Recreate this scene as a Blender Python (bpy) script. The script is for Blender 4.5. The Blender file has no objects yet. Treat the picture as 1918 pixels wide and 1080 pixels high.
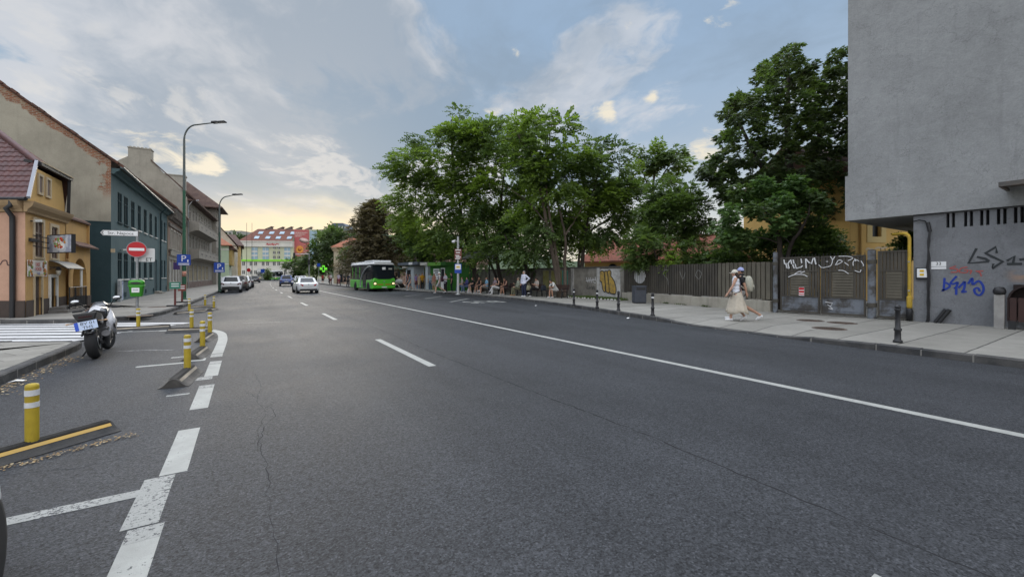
import bpy,bmesh,math,random
import numpy as np
from mathutils import Vector,Matrix,Euler
R=math.radians
SC=bpy.context.scene
COL=SC.collection
# camera
F_PX,U0,V0,EYE=780.0,959.0,515.0,1.65
YAW=math.atan(499/F_PX)
SA,CA=math.sin(YAW),math.cos(YAW)
cam_d=bpy.data.cameras.new('camera');cam=bpy.data.objects.new('camera',cam_d);COL.objects.link(cam)
cam.location=(0,0,EYE);cam.rotation_euler=(R(90),0,-YAW)
cam_d.sensor_width=36;cam_d.lens=F_PX/1918*36;cam_d.shift_y=-25/1918
cam_d.clip_start=.05;cam_d.clip_end=3000
SC.camera=cam
# node helper
class NT:
 def __init__(s,nt):
  s.nt=nt;nt.nodes.clear()
 def n(s,typ,props=None,**ins):
  nd=s.nt.nodes.new(typ)
  for k,v in(props or{}).items():setattr(nd,k,v)
  for k,v in ins.items():
   key=int(k[1:])if k[0]=='i' and k[1:].isdigit()else k.replace('_',' ')
   s.put(nd.inputs[key],v)
  return nd
 def put(s,sock,v):
  if isinstance(v,bpy.types.NodeSocket):s.nt.links.new(v,sock)
  elif isinstance(v,bpy.types.Node):s.nt.links.new(v.outputs[0],sock)
  else:
   if hasattr(sock.default_value,'__len__')and not hasattr(v,'__len__'):v=[v]*len(sock.default_value)
   elif hasattr(sock.default_value,'__len__')and len(v)==3 and len(sock.default_value)==4:v=(*v,1)
   sock.default_value=v
 def m(s,op,a,b=0.0,c=0.0,clamp=False):
  nd=s.nt.nodes.new('ShaderNodeMath');nd.operation=op;nd.use_clamp=clamp
  for i,v in enumerate((a,b,c)):s.put(nd.inputs[i],v)
  return nd.outputs[0]
 def vm(s,op,a,b=(0,0,0),out=0):
  nd=s.nt.nodes.new('ShaderNodeVectorMath');nd.operation=op
  s.put(nd.inputs[0],a)
  if op=='SCALE':s.put(nd.inputs[3],b)
  else:s.put(nd.inputs[1],b)
  return nd.outputs[out]
 def mix(s,f,a,b,blend='MIX'):
  nd=s.nt.nodes.new('ShaderNodeMix');nd.data_type='RGBA';nd.blend_type=blend
  s.put(nd.inputs[0],f);s.put(nd.inputs[6],a);s.put(nd.inputs[7],b)
  return nd.outputs[2]
 def ramp(s,f,stops,interp='LINEAR'):
  nd=s.nt.nodes.new('ShaderNodeValToRGB');nd.color_ramp.interpolation=interp
  e=nd.color_ramp.elements
  while len(e)<len(stops):e.new(.5)
  for i,(p,c)in enumerate(stops):
   e[i].position=p;e[i].color=(*c,1)if hasattr(c,'__len__')else(c,c,c,1)
  s.put(nd.inputs[0],f);return nd.outputs[0]
 def noise(s,vec,scale,detail=5,rough=.55,dist=0.0):
  return s.n('ShaderNodeTexNoise',Vector=vec,Scale=scale,Detail=detail,Roughness=rough,Distortion=dist).outputs[0]
 def sstep(s,v,a,b):
  nd=s.nt.nodes.new('ShaderNodeMapRange');nd.interpolation_type='SMOOTHSTEP'
  s.put(nd.inputs[0],v);s.put(nd.inputs[1],a);s.put(nd.inputs[2],b);return nd.outputs[0]
def ray(u,v):
 r=(u-U0)/F_PX
 return Vector((SA+r*CA,CA-r*SA,(V0-v)/F_PX))
def D(u,v,t):return Vector((0,0,EYE))+ray(u,v)*t
def G(u,v,z=0.0):
 d=ray(u,v);return Vector((0,0,EYE))+d*((z-EYE)/d.z)
 # sky and sun
SUN_EL,SUN_DIR=R(14),ray(560,400);SUN_AZ=math.atan2(SUN_DIR.x,SUN_DIR.y)
W=bpy.data.worlds.new('World');SC.world=W;W.use_nodes=True
def build_world():
 t=NT(W.node_tree)
 out=t.n('ShaderNodeOutputWorld');bg=t.n('ShaderNodeBackground',Strength=.1)
 t.nt.links.new(bg.outputs[0],out.inputs[0])
 sky=t.n('ShaderNodeTexSky',dict(sky_type='NISHITA',sun_disc=False,sun_elevation=SUN_EL,sun_rotation=SUN_AZ,altitude=500,dust_density=2.0))
 d=t.n('ShaderNodeTexCoord').outputs['Generated']
 sep=t.n('ShaderNodeSeparateXYZ',Vector=d);x,y,z=sep.outputs
 zc=t.m('MAXIMUM',z,0)
 inv=t.m('DIVIDE',1,t.m('ADD',zc,.16))
 p=t.n('ShaderNodeCombineXYZ',X=t.m('MULTIPLY',x,inv),Y=t.m('MULTIPLY',y,inv),Z=0.0).outputs[0]
 rot=t.n('ShaderNodeVectorRotate',dict(rotation_type='Z_AXIS'),Vector=p,Angle=R(24)).outputs[0]
 st=t.vm('MULTIPLY',rot,(1.25,.75,1))
 big=t.noise(st,.85,7,.52,.35)
 fine=t.noise(t.vm('MULTIPLY',rot,(1.4,.9,1)),2.6,9,.60,.5)
 sh=Vector((SUN_DIR.x,SUN_DIR.y,0)).normalized()
 hl=t.m('SQRT',t.m('ADD',t.m('MULTIPLY',x,x),t.m('MULTIPLY',y,y)))
 az=t.m('DIVIDE',t.vm('DOT_PRODUCT',d,tuple(sh),1),t.m('MAXIMUM',hl,.001))
 glow=t.m('POWER',t.m('MAXIMUM',az,0),9)
 el=t.m('ADD',zc,t.m('MULTIPLY',t.m('SUBTRACT',fine,.5),.07))
 warm=t.ramp(el,[(0,(.84,.69,.44)),(.07,(.92,.77,.50)),(.12,(.87,.75,.54)),(.175,(.50,.54,.53)),(.24,(.345,.45,.54)),(.45,(.30,.415,.56)),(1,(.31,.39,.5))])
 cool=t.ramp(el,[(0,(.76,.71,.60)),(.10,(.70,.70,.66)),(.20,(.49,.56,.63)),(.32,(.37,.475,.605)),(.5,(.315,.44,.61)),(1,(.31,.40,.54))])
 base=t.mix(glow,cool,warm)
 hi=t.sstep(zc,.07,.22)
 left=t.sstep(t.vm('DOT_PRODUCT',d,(-.42,.80,.42),1),.55,.95)
 w1=t.n('ShaderNodeTexNoise',Vector=rot,Scale=1.3,Detail=5.0).outputs[1]
 q=t.vm('ADD',t.vm('MULTIPLY',rot,(1.0,.62,1)),t.vm('SCALE',w1,.45))
 n1=t.noise(t.vm('ADD',q,(3.1,1.7,0)),1.55,10,.60,.2);n2=t.noise(t.vm('ADD',q,(9.4,4.2,2)),1.05,9,.58,.3)
 pt=None
 for(u,v,w,s_)in[(520,60,.22,.11),(760,110,.20,.11),(860,160,.10,.08),(1040,200,.12,.05),(250,30,.25,.08),(640,250,.22,-.10),(60,150,.2,-.05),(1300,120,.25,-.03),(1180,90,.16,.06),(830,250,.15,-.06)]:
  g=t.m('MULTIPLY',t.m('EXPONENT',t.m('MULTIPLY',t.m('SUBTRACT',t.vm('DOT_PRODUCT',d,tuple(ray(u,v).normalized()),1),1),2/(w*w))),s_);pt=g if pt is None else t.m('ADD',pt,g)
 cov=t.sstep(t.m('ADD',t.m('ADD',n1,pt),t.m('MULTIPLY',left,.06)),.49,.585)
 pale=t.mix(glow,(.58,.62,.685),(.63,.635,.655))
 c1=t.mix(t.m('MULTIPLY',t.m('MULTIPLY',cov,hi),.88),base,pale)
 dk=t.sstep(n2,.46,.60)
 c2=t.mix(t.m('MULTIPLY',t.m('MULTIPLY',dk,hi),.72),c1,(.255,.335,.43))
 rim=t.m('MULTIPLY',t.m('MULTIPLY',t.sstep(n1,.54,.60),t.sstep(n1,.68,.61)),t.m('MULTIPLY',hi,t.sstep(zc,.55,.25)))
 c2=t.mix(t.m('MULTIPLY',rim,.5),c2,(.74,.72,.69))
 acc=None
 for(u,v,w,s)in[(1142,211,.020,.95),(1108,220,.032,.55),(1222,180,.014,.62),(964,97,.012,.66),(1016,70,.012,.5),(1180,44,.014,.5),(1355,25,.035,.45),(402,312,.022,.75),(355,303,.030,.5),(305,290,.035,.46),(240,278,.035,.46),(1315,285,.07,.62),(930,212,.04,.42),(1000,215,.04,.38)]:
  g=t.m('SUBTRACT',t.vm('DOT_PRODUCT',d,tuple(ray(u,v).normalized()),1),1)
  g=t.m('MULTIPLY',t.m('EXPONENT',t.m('MULTIPLY',g,2/(w*w)*.7)),s)
  acc=g if acc is None else t.m('ADD',acc,g)
 pf=t.noise(t.vm('MULTIPLY',d,(1,1,2.2)),16,9,.62,.6)
 lit=t.sstep(t.m('ADD',t.m('MULTIPLY',acc,.55),t.m('SUBTRACT',pf,.5)),.22,.50)
 c3=t.mix(t.m('MULTIPLY',lit,.92),c2,(.88,.80,.64))
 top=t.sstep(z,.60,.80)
 c4=t.mix(top,c3,(2.75,2.95,3.3))  # overhead sky, above the view, brightened to add light to the scene
 back=t.m('MULTIPLY',t.sstep(az,.0,-.7),t.sstep(z,-.02,.15))
 c5=t.mix(back,c4,(1.5,1.54,1.62))  # sky behind the camera, unseen, also raised as added light
 gnd=t.sstep(z,-.02,-.08)
 c6=t.mix(gnd,c5,(.12,.12,.12))
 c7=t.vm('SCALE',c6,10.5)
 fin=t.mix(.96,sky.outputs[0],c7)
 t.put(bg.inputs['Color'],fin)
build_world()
sun_d=bpy.data.lights.new('sun','SUN');sun_d.energy=1.3;sun_d.angle=R(24);sun_d.color=(1,.91,.78)
sun=bpy.data.objects.new('sun',sun_d);COL.objects.link(sun)
sv=Vector((math.sin(SUN_AZ)*math.cos(SUN_EL),math.cos(SUN_AZ)*math.cos(SUN_EL),math.sin(SUN_EL)))
sun.rotation_euler=sv.to_track_quat('Z','Y').to_euler();sun.location=sv*60
SC.view_settings.view_transform='Standard';SC.view_settings.look='None'
SC.view_settings.exposure=0;SC.view_settings.gamma=1
SC.cycles.max_bounces=8;SC.cycles.diffuse_bounces=6;SC.cycles.transparent_max_bounces=8
# materials
MATS={}
def mat(name,col,rough=.8,col2=None,scale=2.0,bump=0.0,bscale=60,metal=0.0,spec=.4,grime=0.0,emit=0.0,coat=0.0,trans=0.0,stretch=(1,1,1),lo=.35,hi=.65,speck=0.0):
 if name in MATS:return MATS[name]
 m=bpy.data.materials.new(name);m.use_nodes=True;MATS[name]=m
 t=NT(m.node_tree);out=t.n('ShaderNodeOutputMaterial')
 b=t.n('ShaderNodeBsdfPrincipled',Roughness=rough,Metallic=metal)
 b.inputs['Specular IOR Level'].default_value=spec
 if coat:b.inputs['Coat Weight'].default_value=coat;b.inputs['Coat Roughness'].default_value=.06
 oc=t.n('ShaderNodeTexCoord').outputs['Object']
 v=t.vm('MULTIPLY',oc,stretch)if stretch!=(1,1,1)else oc
 c=None
 if col2 is not None:
  f=t.sstep(t.noise(v,scale,6,.6),lo,hi);c=t.mix(f,col,col2)
 if grime:
  g=t.sstep(t.noise(t.vm('MULTIPLY',oc,(1.6,1.6,.35)),1.7,8,.65),.45,.75)
  c=t.mix(t.m('MULTIPLY',g,grime),c if c is not None else(*col,1),tuple(k*.45 for k in col),'MIX')
 if speck:
  s_=t.noise(oc,190,2,.5);f=t.m('MULTIPLY',t.m('SUBTRACT',s_,.5),speck)
  c=t.mix(1.0,c if c is not None else(*col,1),t.n('ShaderNodeCombineColor',Red=t.m('ADD',f,1),Green=t.m('ADD',f,1),Blue=t.m('ADD',f,1)).outputs[0],'MULTIPLY')
 t.put(b.inputs['Base Color'],c if c is not None else(*col,1))
 if bump:
  t.put(b.inputs['Normal'],t.n('ShaderNodeBump',Strength=bump,Distance=.02,Height=t.noise(oc,bscale,4,.6)).outputs[0])
 if emit:t.put(b.inputs['Emission Color'],(*col,1));b.inputs['Emission Strength'].default_value=emit
 if trans:b.inputs['Transmission Weight'].default_value=trans
 t.nt.links.new(b.outputs[0],out.inputs[0])
 return m
def custom(name,fn,rough=.85,spec=.3):
 """fn(t, oc) -> colour socket, height socket or None"""
 m=bpy.data.materials.new(name);m.use_nodes=True;MATS[name]=m
 t=NT(m.node_tree);out=t.n('ShaderNodeOutputMaterial');b=t.n('ShaderNodeBsdfPrincipled',Roughness=rough)
 b.inputs['Specular IOR Level'].default_value=spec
 oc=t.n('ShaderNodeTexCoord').outputs['Object']
 res=fn(t,oc);t.put(b.inputs['Base Color'],res[0])
 if res[1]is not None:t.put(b.inputs['Normal'],t.n('ShaderNodeBump',Strength=res[2],Distance=res[3],Height=res[1]).outputs[0])
 if len(res)>4 and res[4]is not None:t.put(b.inputs['Roughness'],res[4])
 t.nt.links.new(b.outputs[0],out.inputs[0]);return m
 # mesh builder
class MB:
 def __init__(s):s.v=[];s.f=[];s.mi=[];s.sm=[]
 def add(s,vs,fs,m=0,smooth=False):
  o=len(s.v);s.v+=[tuple(p)for p in vs]
  for f in fs:s.f.append(tuple(i+o for i in f));s.mi.append(m);s.sm.append(smooth)
  return s
 def box(s,x0,x1,y0,y1,z0,z1,m=0,M=None):
  vs=[Vector((x,y,z))for z in(z0,z1)for y in(y0,y1)for x in(x0,x1)]
  if M is not None:vs=[M@p for p in vs]
  return s.add(vs,[(0,2,3,1),(4,5,7,6),(0,1,5,4),(2,6,7,3),(0,4,6,2),(1,3,7,5)],m)
 def cbox(s,c,d,m=0,rot=None):
  M=Matrix.Translation(Vector(c))@(Euler(rot).to_matrix().to_4x4()if rot else Matrix())
  return s.box(-d[0]/2,d[0]/2,-d[1]/2,d[1]/2,-d[2]/2,d[2]/2,m,M)
 def bar(s,a,b,w,h=None,m=0):
  a,b=Vector(a),Vector(b);h=h or w;L=(b-a).length
  q=(b-a).to_track_quat('X','Z').to_matrix().to_4x4();q.translation=a
  return s.box(0,L,-w/2,w/2,-h/2,h/2,m,q)
 def tube(s,pts,rad,n=8,m=0,cap=True,smooth=True,flat=None):
  pts=[Vector(p)for p in pts];k=len(pts)
  if not hasattr(rad,'__len__'):rad=[rad]*k
  vs=[];prev=None
  for i,p in enumerate(pts):
   d=(pts[min(i+1,k-1)]-pts[max(i-1,0)])
   if d.length<1e-9:d=Vector((0,0,1))
   d.normalize()
   if prev is None:a=d.orthogonal().normalized()
   else:
    a=prev-d*prev.dot(d)
    a=a.normalized()if a.length>1e-6 else d.orthogonal().normalized()
   prev=a;b=d.cross(a)
   for j in range(n):
    t=2*math.pi*j/n
    vs.append(p+(a*math.cos(t)+b*math.sin(t))*rad[i])
  fs=[(i*n+j,i*n+(j+1)%n,(i+1)*n+(j+1)%n,(i+1)*n+j)for i in range(k-1)for j in range(n)]
  s.add(vs,fs,m,smooth)
  if cap:s.add([vs[j]for j in range(n)],[tuple(range(n))[::-1]],m);s.add([vs[(k-1)*n+j]for j in range(n)],[tuple(range(n))],m)
  return s
 def lathe(s,prof,n=16,c=(0,0,0),m=0,smooth=True,sx=1,sy=1,M=None):
  vs=[]
  for r,z in prof:
   for j in range(n):
    t=2*math.pi*j/n;p=Vector((r*math.cos(t)*sx,r*math.sin(t)*sy,z))
    if M is not None:p=M@p
    vs.append(p+Vector(c))
  k=len(prof)
  fs=[(i*n+j,i*n+(j+1)%n,(i+1)*n+(j+1)%n,(i+1)*n+j)for i in range(k-1)for j in range(n)]
  fs2=[]
  if prof[0][0]>1e-6:fs2 .append(tuple(range(n))[::-1])
  if prof[-1][0]>1e-6:fs2 .append(tuple((k-1)*n+j for j in range(n)))
  s.add(vs,fs,m,smooth)
  o=len(s.v)-len(vs)
  for f in fs2:s.f.append(tuple(i+o for i in f));s.mi.append(m);s.sm.append(False)
  return s
 def ell(s,c,r,n=12,k=8,m=0,M=None):
  prof=[(math.sin(math.pi*i/k),-math.cos(math.pi*i/k))for i in range(k+1)]
  vs=[]
  for pr,pz in prof:
   for j in range(n):
    t=2*math.pi*j/n;p=Vector((pr*math.cos(t)*r[0],pr*math.sin(t)*r[1],pz*r[2]))
    if M is not None:p=M@p
    vs.append(p+Vector(c))
  fs=[(i*n+j,i*n+(j+1)%n,(i+1)*n+(j+1)%n,(i+1)*n+j)for i in range(k)for j in range(n)]
  return s.add(vs,fs,m,True)
 def prism(s,poly,a,b,m=0,cap=True):
  """poly: list of 3d points; extruded by vector (b - a offsets): a, b vectors"""
  a,b=Vector(a),Vector(b);n=len(poly)
  vs=[Vector(p)+a for p in poly]+[Vector(p)+b for p in poly]
  fs=[(i,(i+1)%n,n+(i+1)%n,n+i)for i in range(n)]
  if cap:fs+=[tuple(range(n))[::-1],tuple(range(n,2*n))]
  return s.add(vs,fs,m)
 def loft(s,secs,m=0,smooth=True,closed=True,cap=True):
  n=len(secs[0]);vs=[Vector(p)for sec in secs for p in sec];o=len(s.v)
  jn=n if closed else n-1
  fs=[(i*n+j,i*n+(j+1)%n,(i+1)*n+(j+1)%n,(i+1)*n+j)for i in range(len(secs)-1)for j in range(jn)]
  s.add(vs,fs,m,smooth)
  if cap and closed:
   for f in(tuple(range(n))[::-1],tuple((len(secs)-1)*n+j for j in range(n))):
    s.f.append(tuple(i+o for i in f));s.mi.append(m);s.sm.append(False)
  return s
 def build(s,name,mats,parent=None,world=False,bevel=0.0,M=None):
  me=bpy.data.meshes.new(name)
  vs=[tuple(M@Vector(p))for p in s.v]if M is not None else s.v
  me.from_pydata(vs,[],s.f)
  if not isinstance(mats,(list,tuple)):mats=[mats]
  for k in mats:me.materials.append(k)
  me.polygons.foreach_set('material_index',s.mi);me.polygons.foreach_set('use_smooth',s.sm)
  bm=bmesh.new();bm.from_mesh(me);bmesh.ops.recalc_face_normals(bm,faces=bm.faces);bm.to_mesh(me);bm.free()
  me.update()
  o=bpy.data.objects.new(name,me);COL.objects.link(o)
  if parent is not None:
   o.parent=parent
   if world:o.matrix_parent_inverse=pmat(parent).inverted()
  if bevel:
   md=o.modifiers.new('bevel','BEVEL');md.width=bevel;md.segments=2;md.limit_method='ANGLE';md.angle_limit=R(35)
  return o
def pmat(o):
 M=Matrix.LocRotScale(o.location,o.rotation_euler,o.scale)
 if o.parent:M=pmat(o.parent)@o.matrix_parent_inverse@M
 return M
def tag(o,label,cat,group=None,kind=None):
 if label:o['label']=label
 if cat:o['category']=cat
 if group:o['group']=group
 if kind:o['kind']=kind
 return o
def thing(name,label,cat,loc=(0,0,0),rz=0.0,group=None):
 o=bpy.data.objects.new(name,None);COL.objects.link(o);o.empty_display_size=.2
 o.location=loc;o.rotation_euler=(0,0,rz)
 return tag(o,label,cat,group)
def struct(name,mb,m,**kw):
 o=mb.build(name,m,**kw);o['kind']='structure';return o
def kids(o):return[c for c in bpy.data.objects if c.parent==o]
def dup(root,loc,rz=None,label=None):
 def cp(o,par):
  c=o.copy();COL.objects.link(c)
  if par is not None:c.parent=par
  for k in KID.get(o.name,[]):cp(k,c)
  return c
 KID={}
 for k in bpy.data.objects:
  if k.parent:KID.setdefault(k.parent.name,[]).append(k)
 c=cp(root,None);c.location=loc
 if rz is not None:c.rotation_euler=(0,0,rz)
 if label:c['label']=label
 return c
FONT=bpy.data.curves.new('lettering','FONT')
def text(name,s,size,m,parent,M,thick=.003,space=1.0,width=None):
 """lettering as a thin raised mesh; M places it: x along the line, y up, z out of the surface"""
 cu=bpy.data.curves.new('lettering','FONT');cu.body=s;cu.size=size;cu.align_x='CENTER';cu.align_y='CENTER'
 cu.extrude=thick/2;cu.space_character=space;cu.resolution_u=3
 tmp=bpy.data.objects.new('tmp',cu);COL.objects.link(tmp)
 dg=bpy.context.evaluated_depsgraph_get()
 me=bpy.data.meshes.new_from_object(tmp.evaluated_get(dg));me.name=name
 bpy.data.objects.remove(tmp);bpy.data.curves.remove(cu)
 sx=1.0
 if width and len(me.vertices):
  xs=[v.co.x for v in me.vertices];sx=width/(max(xs)-min(xs))
 me.transform(M@Matrix.Diagonal((sx,1,1,1)))
 me.materials.clear();me.materials.append(m)
 o=bpy.data.objects.new(name,me);COL.objects.link(o);o.parent=parent
 return o
def frame(o,x,z):
 """matrix with origin o, local x axis x, local y axis up z, local z = x cross z (out)"""
 x=Vector(x).normalized();z=Vector(z).normalized();n=x.cross(z)
 M=Matrix((x,z,n)).transposed().to_4x4();M.translation=Vector(o);return M
def ribbon(mb,pts,w,M,th=.003,m=0,z0=0.0,taper=False):
 """flat painted stroke in the local x/y plane of M"""
 pts=[Vector((p[0],p[1],0))for p in pts];k=len(pts);L=[];Rr=[]
 for i,p in enumerate(pts):
  d=(pts[min(i+1,k-1)]-pts[max(i-1,0)]).normalized();nrm=Vector((-d.y,d.x,0))
  ww=(w if not hasattr(w,'__len__')else w[i])/2
  if taper:ww*=.55+.45*math.sin(math.pi*(i+.6)/(k+.2))
  L.append(p+nrm*ww);Rr.append(p-nrm*ww)
 vs=[M@(q+Vector((0,0,z0+zz)))for zz in(0,th)for q in L+Rr]
 fs=[]
 for i in range(k-1):
  fs+=[(2*k+i,2*k+i+1,3*k+i+1,3*k+i),(i,k+i,k+i+1,i+1),(i,i+1,2*k+i+1,2*k+i),(k+i,3*k+i,3*k+i+1,k+i+1)]
 return mb.add(vs,fs,m)
def smoothline(pts,n=6):
 """Catmull-Rom through 2d points"""
 P=[Vector((p[0],p[1],0))for p in pts];P=[P[0]]+P+[P[-1]];out=[]
 for i in range(1,len(P)-2):
  a,b,c,d=P[i-1],P[i],P[i+1],P[i+2]
  for k in range(n):
   t=k/n
   out.append(.5*((2*b)+(-a+c)*t+(2*a-5*b+4*c-d)*t*t+(-a+3*b-3*c+d)*t**3))
 out.append(P[-2]);return[(p.x,p.y)for p in out]
def wall_mb(mb,P0,d,W_,z0,z1,holes,depth=.2,m=0,mr=None,n=None):
 """wall sheet with recessed openings. P0 (x,y) start, d (x,y) unit along, n inward normal"""
 d=Vector((d[0],d[1],0)).normalized()
 n=Vector((n[0],n[1],0))if n else Vector((-d.y,d.x,0))
 P0=Vector((P0[0],P0[1],0));mr=m if mr is None else mr
 us=sorted(set([0,W_]+[h[0]for h in holes]+[h[1]for h in holes]));zs=sorted(set([z0,z1]+[h[2]for h in holes]+[h[3]for h in holes]))
 us=[u for u in us if 0<=u<=W_];zs=[z for z in zs if z0<=z<=z1]
 P=lambda u,z,k=0:P0+d*u+n*k+Vector((0,0,z))
 for i in range(len(us)-1):
  for j in range(len(zs)-1):
   uc,zc=(us[i]+us[i+1])/2,(zs[j]+zs[j+1])/2
   if any(h[0]<uc<h[1]and h[2]<zc<h[3]for h in holes):continue
   mb.add([P(us[i],zs[j]),P(us[i+1],zs[j]),P(us[i+1],zs[j+1]),P(us[i],zs[j+1])],[(0,1,2,3)],m)
 for(a,b,c,e)in[h[:4]for h in holes]:
  for(p,q)in(((a,c),(b,c)),((b,c),(b,e)),((b,e),(a,e)),((a,e),(a,c))):
   mb.add([P(*p),P(*q),P(q[0],q[1],depth),P(p[0],p[1],depth)],[(0,1,2,3)],mr)
 return mb
 # ground, roads, kerbs, markings
def asphalt(name,base,warm=0.0):
 def fn(t,oc):
  a=t.noise(t.vm('MULTIPLY',oc,(1.25,.07,1)),.9,4,.5)
  b=t.noise(oc,.33,6,.62,.4);c=t.noise(oc,2.4,7,.7)
  pt=t.sstep(t.noise(t.vm('MULTIPLY',oc,(.6,.22,1)),.55,3,.5,.2),.53,.57)
  sp=t.m('ADD',t.m('MULTIPLY',t.noise(oc,70,4,.75),.62),t.m('MULTIPLY',t.noise(oc,24,4,.7),.38));vo=t.n('ShaderNodeTexVoronoi',Vector=oc,Scale=78);sepc=t.n('ShaderNodeSeparateColor',Color=vo.outputs['Color']).outputs[0]
  k=t.m('ADD',t.m('ADD',t.m('MULTIPLY',t.m('SUBTRACT',a,.5),.75),t.m('MULTIPLY',t.m('SUBTRACT',b,.5),.75)),t.m('MULTIPLY',t.m('SUBTRACT',c,.5),.55))
  k=t.m('ADD',t.m('ADD',k,t.m('MULTIPLY',pt,-.10)),1.03)
  g=t.m('ADD',t.m('MULTIPLY',t.m('SUBTRACT',sp,.5),4.4),t.m('ADD',.55,t.m('MULTIPLY',sepc,.90)))
  col=t.vm('SCALE',base,t.m('MULTIPLY',k,t.m('MAXIMUM',g,.22)))
  peb=t.m('MULTIPLY',t.sstep(sepc,.86,.97),t.sstep(vo.outputs['Distance'],.6,.2));col=t.mix(t.m('MULTIPLY',peb,.55),col,tuple(x*2.9 for x in base))
  return col,t.m('ADD',sp,t.m('MULTIPLY',sepc,.8)),.8,.014,t.m('ADD',.50,t.m('MULTIPLY',b,.3))
 return custom(name,fn,.7,.22)
M_ASPH=asphalt('asphalt',(.0405,.043,.048))
M_BAY=asphalt('asphalt_bay',(.052,.053,.058))
def paving(name,base,rx,ry,rot=0,off=0.0,mort=.012,dark=.45):
 def fn(t,oc):
  v=t.n('ShaderNodeVectorRotate',dict(rotation_type='Z_AXIS'),Vector=oc,Angle=rot).outputs[0]
  wv=t.vm('ADD',v,t.vm('SCALE',t.n('ShaderNodeTexNoise',Vector=oc,Scale=1.5,Detail=3.0).outputs[1],.05))
  br=t.n('ShaderNodeTexBrick',dict(offset=off,squash=1.0),Vector=wv,Color1=(1,1,1,1),Color2=(.80,.80,.79,1),Mortar=(dark,dark,dark,1),Scale=1.0,Mortar_Size=mort,Mortar_Smooth=.3,Brick_Width=rx,Row_Height=ry)
  n1=t.noise(oc,.7,6,.6);n2=t.noise(oc,9,6,.7);n3=t.noise(oc,140,2,.6)
  k=t.m('ADD',1,t.m('ADD',t.m('MULTIPLY',t.m('SUBTRACT',n1,.5),.8),t.m('ADD',t.m('MULTIPLY',t.m('SUBTRACT',n2,.5),.4),t.m('MULTIPLY',t.m('SUBTRACT',n3,.5),.5))))
  col=t.mix(1.0,t.vm('SCALE',base,k),br.outputs[0],'MULTIPLY')
  stn=t.sstep(t.noise(oc,2.2,8,.72),.56,.74)
  col=t.mix(t.m('MULTIPLY',stn,.5),col,tuple(x*.45 for x in base))
  return col,t.m('ADD',t.m('MULTIPLY',n2,.4),t.m('MULTIPLY',br.outputs[1],-.6)),.5,.012
 return custom(name,fn,.85,.3)
M_PAVR=paving('pavement_concrete',(.255,.245,.22),30,1.05,0,0.0,.02,.30)
M_PAVL=paving('pavement_flags',(.25,.24,.215),.62,.62,R(-32),.5,.012,.5)
M_PAVB=paving('pavement_slabs',(.235,.225,.205),1.5,1.2,R(3),.5,.014,.6)
M_KERB=mat('kerb_granite',(.045,.046,.048),.85,(.09,.087,.083),2.2,.8,30,grime=.4,speck=1.2)
M_KERBJ=mat('kerb_mortar',(.20,.19,.175),.9)
def paint(name,col,wear,wscale=9):
 def fn(t,oc):
  a=t.noise(oc,wscale,9,.72,.3);b=t.noise(oc,3.2,6,.65);sp=t.noise(oc,120,2,.6)
  f=t.sstep(t.m('ADD',t.m('ADD',a,t.m('MULTIPLY',sp,.25)),t.m('MULTIPLY',t.m('SUBTRACT',b,.5),.5)),wear,wear+.07)
  c=t.vm('SCALE',col,t.m('ADD',.58,t.m('MULTIPLY',b,.8)))
  return t.mix(f,c,(.075,.076,.08)),sp,.3,.01
 return custom(name,fn,.75,.3)
M_PAINT=paint('road_paint',(.335,.34,.32),.74,26)
M_PAINT2=paint('road_paint_worn',(.30,.305,.29),.66,34)
M_PAINT3=paint('road_paint_faded',(.20,.20,.20),.55,14)
M_GROUND=mat('earth',(.13,.12,.085),.95,(.07,.09,.045),.4,.4,8)
M_CRACK=mat('crack',(.018,.019,.021),1.0)
g=MB();NG=24
g.add([(-900,-300,-.06),(900,-300,-.06),(900,1500,-.06),(-900,1500,-.06)],[(0,1,2,3)])
struct('ground',g,M_GROUND)
KERB_L=[(-30,34.4),(-14,24.9),(-6.95,21.05),(-5.5,20.32),(-4.4,20.05),(-3.6,20.4),(-3.1,21.4),(-2.85,23),(-2.68,26),(-2.4,36),(-2.1,47.6),(-1.6,60),(-.75,80),(.1,100),(1.5,125),(5,165),(9,205)]
KERB_N=[(-30,30),(-14,20.1),(-5.2,14.62),(-3.75,13.76),(-3.35,13.55),(-3.14,13.25),(-3.1,12.8),(-3.1,5),(-3.1,-3),(-3.1,-30)]
KERB_R=[(11.55,-30),(11.55,1.2),(11.68,3.4),(11.8,4.7),(12.0,6.35),(12.22,8.4),(12.44,9.8),(12.83,11.4),(13.62,14.4),(14.13,16.85),(14.72,20.5),(15.05,23),(15.1,26),(15.0,30),(14.75,33.5),(14.2,37.5),(13.6,42),(12.6,49),(11.9,56),(11.5,63),(11.4,75),(11.9,90),(12.9,109),(15,135),(20,180),(24,215)]
def dense(P,step=.7):
 out=[]
 for a,b in zip(P,P[1:]):
  L=math.dist(a,b);n=max(1,min(40,int(L/step)))
  out+=[(a[0]+(b[0]-a[0])*i/n,a[1]+(b[1]-a[1])*i/n)for i in range(n)]
 return out+[P[-1]]
rd=MB()
rd.add([(-40,-40,0),(16.5,-40,0),(16.5,60,0),(-40,60,0)],[(0,1,2,3)])
rd.add([(-3.5,60,0),(16.5,60,0),(16.5,110,0),(25.5,216,0),(8,216,0),(-2.5,125,0)],[(0,1,2,3,4,5)])
rd.add([(-80,216,0),(140,216,0),(140,236,0),(-80,236,0)],[(0,1,2,3)])
struct('road',rd,M_ASPH)
def offs(P,d):
 out=[]
 for i,p in enumerate(P):
  a,b=P[max(i-1,0)],P[min(i+1,len(P)-1)]
  dx,dy=b[0]-a[0],b[1]-a[1];L=math.hypot(dx,dy)
  out.append((p[0]-dy/L*d,p[1]+dx/L*d))
 return out
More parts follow.
